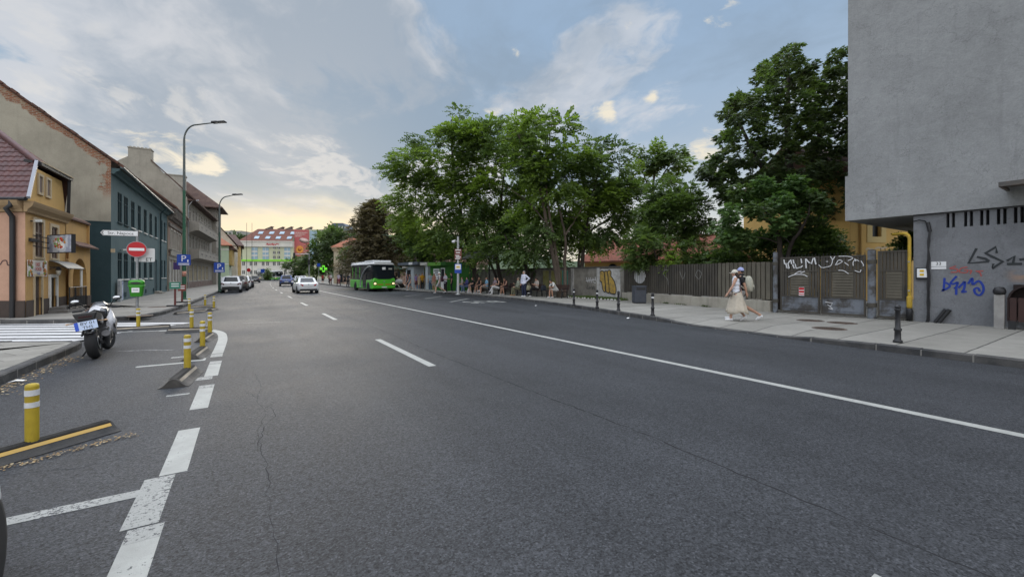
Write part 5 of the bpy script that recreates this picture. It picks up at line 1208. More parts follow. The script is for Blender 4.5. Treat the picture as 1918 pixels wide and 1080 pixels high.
op=D(1535,480,44);oh=simple_house('orange walled house mostly hidden by the big chestnut tree','orange_house',-2.5,14,0,8,5.2,M_OCH2,M_OTILE,-YAW,(op.x,op.y),1.6,'x',.5,[('s',.2,3.0,1,1.6),('s',2.5,3.0,1,1.6),('s',5.5,3.0,1,1.6)])
# litter bin, bollards
bn_=thing('litter_bin','large square slate grey litter bin by the fence','litter bin',(17.85,15.2,PH),R(-30))
M_BING=mat('bin_slate',(.050,.056,.072),.6,(.06,.066,.08),4)
mb=MB();mb.box(-.31,.31,-.27,.27,.05,.90);mb.build('body',M_BING,bn_,bevel=.03)
mb=MB();mb.box(-.28,.28,-.24,.24,0,.05);mb.build('foot',M_BLACK,bn_);mb=MB();mb.box(-.325,.325,-.285,.285,.90,.94);mb.build('lid',M_BING,bn_,bevel=.015)
mb=MB();mb.box(-.24,.24,-.28,-.27,.72,.84);mb.build('slot',M_BLACK,bn_)
def bollard(p,label,group,white=False,h=.86):
 t_=thing('bollard',label,'bollard',p,0,group);s=h/.86;mb=MB()
 mb.lathe([(.085,0),(.085,.06),(.062,.08),(.058,.20),(.075,.22),(.075,.27),(.058,.29),(.05,.34),(.05,.40),(.068,.42),(.068,.45),(.046,.47),(.044,.74)]and[(r,z*s)for r,z in[(.085,0),(.085,.05),(.060,.07),(.056,.26),(.070,.28),(.070,.32),(.048,.34),(.046,.72),(.060,.74),(.060,.77),(.044,.785)]],14);mb.build('shaft',M_BLACK,t_)
 mb=MB();mb.lathe([(r,z*s)for r,z in[(.044,.785),(.058,.80),(.058,.83),(.03,.86),(0,.865)]],14);mb.build('cap',M_BLACK,t_)
 if white:mb=MB();mb.lathe([(r,z*s)for r,z in[(.050,.66),(.050,.735)]],14);mb.build('reflective_band',M_SWHITE,t_)
 return t_
bpos=[(12.3,3.2,'black iron bollard nearest the viewer on the right kerb'),(12.72,10.2,'black bollard where the kerb begins to drop, opposite the grey bin'),(13.22,12.35,'black bollard in front of the grass strip end, between two others'),(13.55,13.95,'black bollard with white band before the yellow bubble graffiti'),(13.72,15.75,'black bollard with white band farthest along, beside the last bench')]
for i,(x,y,lb)in enumerate(bpos):bollard((x,y,PH),lb,'black bollards on the right pavement',i in(1,3,4),.84)
fpos=[(598,532),(605,532.3),(613,534),(624,534.6),(632,536),(641,536.3),(649,537),(658,538)]
for i,(u,v)in enumerate(fpos):
 p=G(u,v,PH);q=11.62+.3*(p.y>70)
 bollard((q+(0 if p.y<85 else .5),p.y,PH),['thin far bollard','far bollard'][0]+' number','far bollards along the kerb before the beige corner house',False,.95)['label']=['far dark bollard by the gantry pole foot','far dark bollard second from the gantry pole','far dark bollard in front of the pharmacy cross','far dark bollard before the beige house door','far dark bollard at the beige house middle','far dark bollard at the beige house corner','far dark bollard two short of the green bus','far dark bollard next to the front of the green bus'][i]
 # street furniture
 # kiosks
M_KGREEN=mat('kiosk_green',(.030,.16,.018),.55,(.026,.13,.016),1.5);M_KLIME=mat('kiosk_light_green',(.16,.38,.06),.5);M_KWHITE=mat('kiosk_white',(.46,.50,.52),.55,(.38,.43,.46),1.2)
kd=Vector((-.085,1,0)).normalized()
kz=thing('green_kiosk','green bus ticket kiosk with white door and window at the bus stop','kiosk',(16.15,36.6,PH),R(2))
mb=MB();mb.box(0,2.6,0,4.0,0,2.45);mb.build('body',M_KGREEN,kz)
mb=MB();mb.box(-.28,2.75,-.15,4.15,2.45,2.78);mb.build('roof_band',M_KGREEN,kz);mb=MB();mb.box(-.30,-.28,.9,4.15,2.44,2.79);mb.build('fascia',M_KLIME,kz)
mb=MB();mb.box(-.03,-.0,.55,1.45,.1,2.2);d_=mb.build('door',M_SWHITE,kz);mb=MB();mb.box(-.045,-.03,.66,1.34,.9,2.1);mb.build('door_glass',M_GLASSD,d_)
mb=MB();mb.box(-.03,0,1.8,3.2,1.05,2.15);w_=mb.build('window',M_SWHITE,kz);mb=MB()
for k,z in enumerate((1.95,1.75,1.55)):mb.box(-.036,-.03,1.95,3.0-.2*k,z-.04,z+.04)
mb.build('notice_print',M_BLACK,w_)
wz=thing('white_kiosk','white kiosk wing with rounded white edge next to the green kiosk','kiosk',(15.75,40.7,PH),R(3))
mb=MB();mb.box(.0,.42,0,.6,0,2.5);mb.build('body',M_KWHITE,wz,bevel=.04);mb=MB();mb.box(-.18,2.6,-.1,1.6,2.5,2.82);mb.build('roof_band',M_OFFW,wz,bevel=.06)
mb=MB();mb.box(1.0,2.6,.1,1.5,0,2.5);mb.build('rear_wall',mat('kiosk_yellow',(.30,.24,.05),.7,(.16,.12,.05),2),wz)
sz=thing('snack_kiosk','pale blue white snack kiosk with dark flat awning roof','kiosk',(15.5,44.2,PH),R(4))
mb=MB();mb.box(0,1.25,0,2.2,0,2.5);mb.build('body',M_KWHITE,sz,bevel=.03);mb=MB();mb.box(-.4,2.8,-1.9,3.6,2.62,2.92);mb.build('awning_roof',mat('awning_grey',(.11,.13,.15),.7),sz)
mb=MB();mb.box(-.42,-.40,-.6,.4,2.64,2.9);mb.build('sign_panel',M_SWHITE,sz);mb=MB();mb.box(-.02,0,.8,1.8,1.0,2.1);mb.build('serving_window',M_GLASS,sz)
mb=MB();mb.box(-.25,0,1.7,2.7,2.3,2.5);mb.build('ledge',M_OFFW,sz)
tz=thing('tiled_lodge','low house with brown tiled roof and pale chimney behind the kiosks','house',(19.9,47.5,0),R(4))
mb=MB();mb.box(0,7,0,7,0,3.1);mb.build('wall',M_BEIGE,tz);mb=MB();mb.add([(-.5,-.5,3.0),(7.5,-.5,3.0),(7.5,3.5,5.4),(-.5,3.5,5.4),(7.5,7.5,3),(-.5,7.5,3)],[(0,1,2,3),(3,2,4,5)]);mb.build('roof',M_RTILE,tz)
mb=MB();mb.box(.6,1.25,2.2,2.9,3.4,7.2);mb.box(.4,1.45,2.0,3.1,7.2,7.4);mb.build('chimney',M_BEIGE,tz)
pz=thing('market_parasol','green market parasol beyond the kiosks','parasol',(14.9,50.5,PH));mb=MB();mb.tube([(0,0,0),(0,0,2.6)],.03,8);mb.lathe([(.25,0),(.25,.06)],12);mb.build('pole',M_STEEL,pz)
mb=MB();mb.lathe([(1.5,2.2),(1.48,2.3),(.7,2.62),(0,2.85)],8,smooth=False);mb.build('canopy',mat('parasol_green',(.10,.17,.13),.8),pz)
# benches
def bench(p,rz,label):
 t_=thing('park_bench',label,'bench',(p[0],p[1],PH),rz,'dark slatted benches at the bus stop');wood=mat('bench_wood',(.060,.030,.022),.6,(.045,.022,.017),5,stretch=(.4,3,3))
 mb=MB()
 for k in range(4):mb.box(-.9,.9,-.22+k*.12,-.12+k*.12,.42,.455)
 mb.build('seat',wood,t_)
 mb=MB()
 for k in range(3):mb.box(-.9,.9,.25+k*.028,.28+k*.028,.52+k*.12,.62+k*.12)
 mb.build('backrest',wood,t_)
 for x in(-.75,.75):
  mb=MB();mb.bar((x,-.2,.42),(x,.3,.42),.05);mb.bar((x,-.18,.42),(x,-.24,0),.05,.06);mb.bar((x,.22,.42),(x,.28,0),.05,.06);mb.bar((x,.22,.4),(x,.34,.88),.05,.05)
  mb.tube([(x,-.24,.42),(x,-.27,.58),(x,-.1,.64),(x,.27,.62)],.02,6);mb.build('leg',M_BLACK,t_)
 return t_
b0=bench((17.55,21.9),R(-86),'dark bench under the leaning trunk beside the white banded bollard')
BP=[(17.35,24.4,'dark bench with the black clad phone user, right of the standing man'),(17.15,26.6,'dark bench under the woman in sage green'),(16.95,29.0,'dark bench below the people in black and white shorts'),(16.75,31.4,'dark bench under the two people in dark tops left of the light blue shirt'),(16.6,33.6,'dark bench closest to the green kiosk, behind the sign pole')]
for x,y,lb in BP:dup(b0,(x,y,PH),R(-86),lb)
# bus stop pole and shelter board
p=G(858,551.5,PH);bp_=thing('bus_stop_pole','white bus stop pole with brown tourist plate and blue bus plate','bus stop sign',(p.x,p.y,PH))
mb=MB();mb.tube([(0,0,0),(0,0,4.5)],[.10,.085],12);mb.lathe([(.2,0),(.2,.04),(.12,.06)],12);mb.build('pole',mat('pole_white',(.46,.47,.47),.5,(.38,.39,.39),4),bp_)
FA_=-YAW+R(6)
o,M=sign_plate(bp_,'bus_plate','rect',.52,.72,2.02,M_SBLUE,ang=FA_,off=.12)
mb=MB();mb.box(-.21,.21,-.08,.32,0.002,.006,0,M);o2=mb.build('bus_panel',M_SWHITE,o);mb=MB();mb.box(-.13,.13,.06,.17,.007,.010,0,M);mb.box(-.10,-.05,.04,.06,.007,.010,0,M);mb.box(.05,.10,.04,.06,.007,.010,0,M);mb.build('bus_symbol',M_SYEL,o2)
o,M=sign_plate(bp_,'tourist_plate','rect',.54,.82,3.12,M_SBROWN,ang=FA_,off=.12)
mb=MB();rg=random.Random(5)
for k,z in enumerate((.32,.12,-.10,-.22,-.34)):mb.box(-.2+.04*(k%2),.2-.05*(k%3),z-.035,z+.035,.002,.005,0,M)
mb.build('plate_print',M_SWHITE,o)
mb=MB();mb.tube([(0,0,4.0),(-.3,-.1,4.2),(-.45,-.2,4.15)],.03,8);mb.ell((-.5,-.25,4.05),(.14,.14,.11),12,8);mb.build('dome_camera',mat('camera_white',(.7,.7,.7),.4),bp_)
p=Vector((16.6,32.6,PH));sb=thing('stop_roof','grey flat roof board of the stop shelter under the trees','shelter',tuple(p),R(2))
mb=MB();mb.box(-.5,1.2,-1.9,2.1,2.95,3.45);mb.build('roof_board',mat('shelter_grey',(.20,.21,.20),.6),sb)
for y in(-1.6,1.8):
 mb=MB();mb.tube([(.9,y,0),(.9,y,2.95)],.06,8);mb.build('post',M_DARK,sb)
 # left pavement: no entry sign, street name, bin
p=G(257,584,PH);ne=thing('no_entry_sign','round red no entry sign on a grey post with arrow shaped street name plate','road sign',(p.x,p.y,PH))
mb=MB();mb.tube([(0,0,0),(0,0,3.36)],.045,10);mb.build('post',M_STEEL,ne)
FA_=-R(4)
o,M=sign_plate(ne,'disc','disc',.64,.64,2.56,M_SRED,ang=FA_,off=.07)
mb=MB();mb.box(-.24,.24,-.055,.055,.001,.005,0,M);mb.build('white_bar',M_SWHITE,o)
mb=MB();mb.lathe([(.325,-.004),(.325,.002),(.305,.003),(.305,-.004)],36,M=M);mb.build('rim',M_GREYP,o)
o,M=sign_plate(ne,'back_board','rect',.66,.56,2.34,mat('board_white',(.62,.63,.62),.6),ang=FA_-R(4),off=-.08)
o.location=Vector((.21,0,0));text('lettering','ET',.2,M_BLACK,o,M@Matrix.Translation((.14,-.19,.004)),.004)
ang=R(-8);M=Matrix.Translation((0,0,3.20))@Matrix.Rotation(ang,4,'Z')@Matrix.Translation((0,-.06,0))@Matrix.Rotation(R(90),4,'X')
mb=MB();mb.prism([M@Vector(q)for q in((-1.12,.0,0),(-1.04,.11,0),(.04,.11,0),(.04,-.11,0),(-1.04,-.11,0))],M.to_3x3()@Vector((0,0,-.02)),M.to_3x3()@Vector((0,0,0)));sp_=mb.build('street_name_plate',M_SWHITE,ne)
mb=MB();ribbon(mb,[(-1.02,.06),(-1.07,0),(-1.02,-.06)],.018,M,.002,0,.001);ribbon(mb,[(-1.09,0),(-1.03,.1),(.03,.1),(.03,-.1),(-1.03,-.1),(-1.09,0)],.012,M,.002,0,.001);mb.build('border',M_BLACK,sp_)
text('lettering','Str. Napoca',.155,M_BLACK,sp_,M@Matrix.Translation((-.50,-.005,.002)),.003,width=.80)
mb=MB();mb.box(-.06,.06,-.03,.03,3.1,3.3);mb.build('clamp',M_BLACK,ne)
bi=thing('green_waste_bin','bright green plastic bin with white sticker hung on the no entry post','waste bin',(p.x+.01,p.y-.16,.78),R(-4))
M_BGREEN=mat('bin_green',(.045,.30,.020),.4,spec=.5)
mb=MB();secs=[]
for z,w_,d_ in((0,.17,.10),(.02,.19,.12),(.40,.235,.15),(.42,.255,.165),(.46,.255,.165)):secs.append([(math.copysign(abs(math.cos(a))**.5,math.cos(a))*w_,math.copysign(abs(math.sin(a))**.5,math.sin(a))*d_,z)for a in[2*math.pi*k/28 for k in range(28)]])
mb.loft(secs);mb.build('body',M_BGREEN,bi)
mb=MB();secs=[]
for z,s in((.47,1.0),(.60,.97),(.645,.90),(.665,.75),(.67,0.01)):secs.append([(math.copysign(abs(math.cos(a))**.5,math.cos(a))*.25*s,math.copysign(abs(math.sin(a))**.5,math.sin(a))*.16*s,z)for a in[2*math.pi*k/28 for k in range(28)]])
mb.loft(secs);hd=mb.build('hood',M_BGREEN,bi)
mb=MB();mb.prism([(math.cos(2*math.pi*k/24)*.165,0,.545+math.sin(2*math.pi*k/24)*.045)for k in range(24)],(0,-.164,0),(0,-.157,0));mb.build('opening',M_BLACK,hd)
mb=MB();mb.box(-.12,.12,-.160,-.146,.17,.36);stk=mb.build('sticker',M_SWHITE,bi)
text('sticker_print','SNA',.085,mat('print_grey',(.12,.13,.2),.6),stk,Matrix.Translation((0,-.162,.27))@Matrix.Rotation(R(90),4,'X'),.002)
# street lamps
def street_lamp(u,v,ztop,reach,label,pm):
 p=G(u,v,PH);t_=thing('street_lamp',label,'street lamp',(p.x,p.y,PH),0,'curved arm street lamps on the left pavement');h=ztop-PH
 mb=MB();mb.tube([(0,0,0),(0,0,h*.28),(0,0,h*.29),(0,0,h*.62)],[.105,.10,.085,.075],12);mb.lathe([(.16,0),(.16,.05),(.115,.09)],12);mb.build('lower_pole',pm,t_)
 A_=Vector((CA,-SA,0));pts=[(0,0,h*.62),(0,0,h-1.0)]
 for k in range(1,9):a=R(90)*k/8;q=A_*(1.0-math.cos(a))*.75;pts.append((q.x,q.y,h-1.0+math.sin(a)*.93))
 e_=A_*reach;pts.append((e_.x,e_.y,h+.06));mb=MB();mb.tube(pts,[.075,.06]+[.045]*8+[.035],10);mb.build('arm',mat('lamp_arm_grey',(.10,.115,.11),.5,metal=.3),t_)
 mb=MB();Mx=Matrix.Translation(e_+Vector((0,0,h+.06)))@Matrix.Rotation(-YAW,4,'Z')@Matrix.Rotation(R(-4),4,'Y');mb.box(-.1,.72,-.14,.14,-.03,.05,0,Mx);mb.box(-.15,.2,-.07,.07,.05,.10,0,Mx);o=mb.build('lamp_head',M_DARK,t_,bevel=.015)
 mb=MB();mb.box(.12,.66,-.11,.11,-.036,-.031,0,Mx);mb.build('led_panel',mat('led_panel',(.5,.5,.48),.3),o)
 return t_
M_LGREEN=mat('lamp_green',(.018,.085,.045),.5,(.022,.10,.055),4)
l1=street_lamp(345,560.5,11.05,1.85,'tall green lamp post on the left kerb carrying a blue parking plate',M_LGREEN)
l2=street_lamp(411,546,8.9,1.35,'shorter grey green lamp post farther along by the parked white car',mat('lamp_green_dark',(.03,.07,.05),.5))
def p_plate(par,w_,zc,ang,two=True,x=0):
 o,M=sign_plate(par,'parking_plate','rect',w_,w_*(1.0 if two else 1.1),zc,M_SBLUE,ang=ang,off=.13)
 text('letter','P',w_*.78,M_SWHITE,o,M@Matrix.Translation((-.02*w_,w_*.10,.003)),.004)
 mb=MB();mb.box(-w_*.4,w_*.4,-w_*.36,-w_*.30,.002,.006,0,M);mb.box(-w_*.4,w_*.4,-w_*.46,-w_*.41,.002,.006,0,M);mb.box(w_*.25,w_*.34,-w_*.2,w_*.02,.002,.006,0,M);mb.build('plate_print',M_SWHITE,o);return o
p_plate(l1,.68,2.45,-R(3));p_plate(l2,.82,2.2,-R(3),False)
mb=MB();mb.lathe([(.112,1.42),(.112,1.75)],12);st_=mb.build('sticker',mat('sticker_orange',(.42,.12,.06),.6,(.5,.4,.35),6),l1)
def stand(u,v,h,label,m,pw,phh):
 p=G(u,v,PH);t_=thing('sign_stand',label,'sign stand',(p.x,p.y,PH));mb=MB();mb.box(-.32,.32,-.09,.09,0,.07);mb.build('base',M_DARK,t_,bevel=.015)
 mb=MB();mb.box(-.04,.04,-.025,.025,.07,h);mb.build('stem',mat('stand_red_brown',(.13,.035,.03),.6),t_)
 mb=MB();mb.box(-pw/2,pw/2,-.05,-.026,h-phh,h+.02);pl_=mb.build('plate',m,t_);mb=MB();mb.box(-pw*.35,pw*.35,-.054,-.05,h-phh*.3,h-phh*.15);mb.box(-pw*.35,pw*.35,-.054,-.05,h-phh*.65,h-phh*.5);mb.build('plate_print',M_SWHITE,pl_)
stand(328,573.5,1.15,'thin stand with little green plate on the left pavement',mat('plate_green',(.04,.22,.15),.5),.42,.30)
stand(341,566.5,.98,'thin stand with little brown round plate right beside the green lamp post',mat('plate_brown',(.22,.06,.045),.5),.34,.34)
# flexible delineator posts on rubber kerbs
M_YPOST=custom('delineator_yellow',lambda t,oc:(t.mix(t.m('MULTIPLY',t.sstep(t.noise(t.vm('MULTIPLY',oc,(1,1,.4)),9,7,.7),.5,.75),.5),t.mix(t.sstep(t.noise(oc,5,4,.6),.35,.65),(.44,.325,.028),(.36,.26,.022)),(.16,.12,.03)),t.noise(oc,40,4,.6),.2,.01),.55,.4)
M_RUB=mat('rubber_black',(.022,.022,.023),.75,(.045,.043,.04),5,.4,60,grime=.2);M_RUBT=mat('rubber_worn',(.105,.098,.09),.85,(.055,.052,.048),4,.5,50)
M_TAPE=mat('yellow_tape',(.50,.30,.05),.6,(.42,.27,.07),5);M_TAPEW=mat('worn_tape',(.36,.31,.24),.7,(.22,.19,.15),5);M_REFL=mat('reflective_white',(.66,.67,.68),.4,(.56,.57,.58),12)
def delineator(name_label,p,axis,L=1.15,W_=.42,H_=.115,post_at=0.0,worn=True,ph=.55,tilt=0,proto=None):
 """rubber kerb with a ridge, flexible post standing on it. local x along the kerb"""
 t_=thing('delineator_post',name_label,'delineator',(p[0],p[1],.0),axis,'yellow delineator posts on rubber kerbs')
 prof=[]
 for k in range(17):
  s=-1+2*k/16;hh=H_*(math.cos(math.pi*s)*.5+.5)**1.15 if abs(s)<1 else 0
  prof.append((s*W_/2,.008+hh))
 prof=[(-W_/2,.001)]+prof+[(W_/2,.001)]
 mb=MB();secs=[[(x,y,z*(.92 if abs(x)>L/2-.001 else 1))for y,z in prof]for x in(-L/2,-L/2+.02,L/2-.02,L/2)]
 mb.loft(secs,0,False);o=mb.build('rubber_kerb',M_RUBT if worn else M_RUB,t_)
 mb=MB()
 for s in(-1,1):
  for j,(w0,w1)in enumerate(((.34,.50),)):
   ys=[w0*W_/2*1.6*s*.62,w1*W_/2*1.6*s*.62]
   zz=lambda y:.010+H_*(math.cos(math.pi*y/(W_/2))*.5+.5)**1.15+.003
   pts=[(x,y,zz(y))for x in(-L/2+.03,L/2-.03)for y in ys];mb.add(pts,[(0,1,3,2)])
 mb.build('reflective_strip',M_TAPE if L>1.7 else M_TAPEW,o)
 mb=MB()
 for k in range(-3,4):mb.box(-L/2+.02,L/2-.02,k*.018-.004,k*.018+.004,H_-.002-abs(k)*.002,H_+.012-abs(k)*.004)
 mb.build('ridge_grooves',M_RUB,o)
 z0=H_-.01;r=.047;dx=math.tan(tilt)*ph
 mb=MB();mb.tube([(post_at,0,z0),(post_at+dx*.5,0,z0+ph*.5),(post_at+dx,0,z0+ph-.025)],r,20);mb.tube([(post_at+dx,0,z0+ph-.026),(post_at+dx,0,z0+ph-.008),(post_at+dx,0,z0+ph)],[r,r*.93,r*.6],20);po=mb.build('post',M_YPOST,t_)
 for a,b in((.60,.69),(.80,.90)):
  mb=MB();mb.tube([(post_at+dx*a,0,z0+ph*a),(post_at+dx*b,0,z0+ph*b)],r+.0025,20);mb.build('white_band',M_REFL,po)
 return t_
def axis_of(a,b):return math.atan2(b[1]-a[1],b[0]-a[0])
delineator('nearest yellow post on a black rubber kerb with bright yellow strip',(-1.90,5.53),R(40),1.75,.38,.10,.28,False,.545)
delineator('yellow post with two white bands on a worn ridge kerb by the small painted bar',(-.835,8.36),R(84),1.1,.37,.13,.28,True)
delineator('yellow post on a worn ridge kerb beside the short white cross line',(-.83,10.72),R(84),1.1,.36,.12,.45,True)
delineator('yellow post on a worn ridge kerb inside the curved white line',(-.86,13.3),R(84),1.1,.34,.11,.5,True)
delineator('yellow post on a flat lying kerb at the top of the curved white line',(-1.38,15.35),R(-16),1.05,.40,.11,.05,False)
delineator('yellow post on the long black kerb behind the motorcycle',(-2.72,16.62),R(2),1.5,.40,.11,.0,False)
delineator('far yellow post on a kerb lying across, nearest the left kerb corner',(-2.0,22.6),R(38),1.2,.36,.11,-.05,True)
delineator('far yellow post standing close to the left kerb, second from the last',(-1.88,26.2),R(0),1.0,.36,.11,.15,True)
delineator('far yellow post on a short kerb, rightmost of the far group',(-1.3,24.0),R(75),.8,.36,.11,.15,True)
# far traffic signs
post_sign(597,531,PH,'pedestrian_sign','small blue crossing sign by the gantry pole',3.4,'road sign',[('plate','rect',.55,.55,3.3,M_SBLUE,-.5)])
ph_=thing('pharmacy_cross','glowing green pharmacy cross on the beige corner house','sign',tuple(D(606,503,66)),-.5);o_=MB();mb=MB()
mb.box(-.18,.18,-.08,.08,-.52,.52);mb.box(-.52,-.18,-.08,.08,-.18,.18);mb.box(.18,.52,-.08,.08,-.18,.18);mb.build('cross_box',M_PHARM,ph_)
mb=MB();mb.box(-.12,.12,-.10,-.081,-.3,.3);mb.build('display',M_BLACK,ph_);mb=MB();mb.bar((0,.08,0),(.5,1.2,0),.08);mb.build('bracket',M_DARK,ph_)
for i,(u,v,h,sh,m,lb)in enumerate([(485,527,3.2,'disc',M_SWHITE,'round white sign at the far left street mouth'),(492,527,3.0,'rect',M_SBLUE,'square blue sign at the far left street mouth'),(466,527,3.2,'disc',M_SRED,'round red sign nearest the last left house')]):
 post_sign(u,v,PH,'far_road_sign',lb,h,'road sign',[('plate',sh,.9,.9,h-.5,m,-.55)],.05)
gpz2=G(463,527,PH)
for i,(u,lb)in enumerate([(462,'thin tall pole at the far left street corner'),(472,'thin tall pole by the far white facade')]):
 p=G(u,528,PH);mb=MB();mb.tube([(p.x,p.y,PH),(p.x,p.y,13)],[.05,.03],8);tag(mb.build('tall_pole',M_DARK),lb,'pole')
bq=G(614,534.5,PH);bh=thing('corner_townhouse','beige two storey corner house with orange roof behind the far bollards','house',(13.2,79.5,0),-R(20))
wn=[(.9,2.0),(3.4,4.5)]
mb=MB();wall_mb(mb,(0,0),(1,0),5.4,-.1,6.6,[(a,b,3.9,5.8)for a,b in wn]+[(a,b,.3,2.6)for a,b in wn],.25,0,n=(0,1));wall_mb(mb,(5.4,0),(0,1),14,-.1,6.6,[],n=(-1,0));wall_mb(mb,(0,0),(0,1),14,-.1,6.6,[],n=(1,0));mb.build('wall',plaster('townhouse_beige',(.50,.43,.31),None,.2),bh)
for a,b in wn:
 for z0,z1 in((3.9,5.8),(.3,2.6)):
  lwin(bh,frame(((a+b)/2,0,z0),(1,0,0),(0,0,1)),b-a,z1-z0,glass=M_GLASS,fr=mat('brown_frame',(.12,.085,.065),.6),mull=1,rec=.2,fw=.09,trans=.66)
mb=MB();mb.box(-.35,5.75,-.35,14.3,6.3,6.6);mb.box(-.2,5.6,-.2,14.2,5.95,6.15);mb.box(-.06,5.46,-.06,14,3.2,3.4);mb.build('cornice',M_CREAM,bh)
mb=MB();mb.add([(-.5,-.5,6.6),(5.9,-.5,6.6),(5.9,14.5,6.6),(-.5,14.5,6.6),(2.7,3.2,8.8),(2.7,11,8.8)],[(0,1,4),(1,2,5,4),(2,3,5),(3,0,4,5)]);mb.build('roof',M_OTILE,bh)
strokes('mural_print',frame((2.7,-.01,1.6),(1,0,0),(0,0,1)),[smoothline([(-.4,-1.2),(-.2,.6),(.3,1.0),(.6,-.2),(.9,.9),(1.3,-.8)],4),smoothline([(-.9,.9),(-.5,.2),(-.9,-.6)],3)],.18,mat('mural_plum',(.12,.06,.09),.8),bh,world=False)
mb=MB();rg=random.Random(3)
aw=thing('side_wall_building','old brown brick side wall building behind the conifer','building',(17.2,66,0),R(-6));mb.box(0,8,0,12,0,5);mb.build('wall',MATS['old_brick'],aw);mb=MB();mb.box(-.3,8.3,-.3,12.3,5,5.25);mb.build('roof',M_RTILE,aw)
rw=thing('roadside_wall','low pale wall with graffiti beyond the bus behind the far walkers','wall',(14.2,53,PH),0);mb=MB();mb.box(0,.25,0,23,0,1.9);mb.build('wall',M_BEIGE,rw);mb=MB();mb.box(-.05,.3,0,23,1.9,2.0);mb.build('coping',M_STONE,rw)
strokes('graffiti',frame((-.004,12,.9),(0,-1,0),(0,0,1)),[smoothline([(-5,0),(-4,.6),(-3,-.4),(-2,.5),(-1,-.5),(0,.6),(1,-.4),(2,.4)],4)],.22,mat('ochre_tag',(.40,.28,.10),.8),rw,world=False)
bgz=thing('shopping_bag','light blue shopping bag standing by the snack kiosk wall','bag',(15.95,44.0,PH));mb=MB();mb.loft([[(-.22,-.15,0),(.22,-.15,0),(.22,.15,0),(-.22,.15,0)],[(-.26,-.17,.3),(.26,-.17,.3),(.26,.17,.3),(-.26,.17,.3)],[(-.24,-.10,.62),(.24,-.10,.62),(.24,.10,.62),(-.24,.10,.62)]],0,False);mb.build('bag_body',mat('bag_blue',(.10,.36,.60),.6),bgz,bevel=.02);mb=MB();mb.tube([(-.12,0,.6),(-.08,0,.78),(.08,0,.78),(.12,0,.6)],.015,6);mb.build('handle',mat('bag_blue',(.1,.36,.6)),bgz)
# vehicles
M_TYRE=mat('tyre_rubber',(.014,.014,.015),.75,bump=.2,bscale=80);M_RIM=mat('alloy_rim',(.35,.36,.37),.35,metal=.9);M_PLAST=mat('black_plastic',(.018,.018,.019),.6)
M_CGLASS=mat('car_glass',(.012,.016,.020),.06,spec=.5);M_TAIL=mat('tail_light_red',(.42,.012,.015),.25,coat=.6);M_LAMP=mat('head_lamp',(.6,.6,.58),.15,coat=.8);M_PLATE=mat('number_plate_white',(.66,.66,.66),.5)
def car_paint(n,c):return mat(n,c,.32,coat=.7,spec=.5)
M_CWHITE=car_paint('car_white',(.66,.67,.68));M_CBROWN=car_paint('car_brown',(.075,.06,.05));M_CDARK=car_paint('car_dark',(.035,.038,.045));M_CBLUE=car_paint('car_blue',(.05,.09,.25));M_CSILV=car_paint('car_silver',(.36,.37,.39))
def wheel(par,x,y,r=.32,w=.21,name='wheel',side=1):
 M=Matrix.Translation((x,y,r))@Matrix.Rotation(R(90),4,'Y')
 mb=MB();mb.lathe([(r*.62,-w/2),(r*.93,-w/2),(r,-w*.36),(r,w*.36),(r*.93,w/2),(r*.62,w/2)],24,M=M);t_=mb.build('wheel',M_TYRE,par)
 mb=MB();s=w/2*side;mb.lathe([(r*.62,s*.9),(r*.60,s*.96),(r*.56,s*.7),(r*.2,s*.6),(.03,s*.85),(0,s*.85)],20,M=M)
 for k in range(5):mb.cbox((0,0,0),(.001,.001,.001))if 0 else None
 mb.build('rim',M_RIM,t_);return t_
def rsec(w,z0,zm,z1,y,crown=.0):
 """body cross section, counter-clockwise, rounded shoulders"""
 return[(-w*.90,y,z0),(-w*.985,y,z0+.08),(-w,y,zm),(-w*.985,y,z1-.10),(-w*.93,y,z1-.02),(-w*.6,y,z1+crown),(0,y,z1+crown*1.3),(w*.6,y,z1+crown),(w*.93,y,z1-.02),(w*.985,y,z1-.10),(w,y,zm),(w*.985,y,z0+.08),(w*.90,y,z0)]
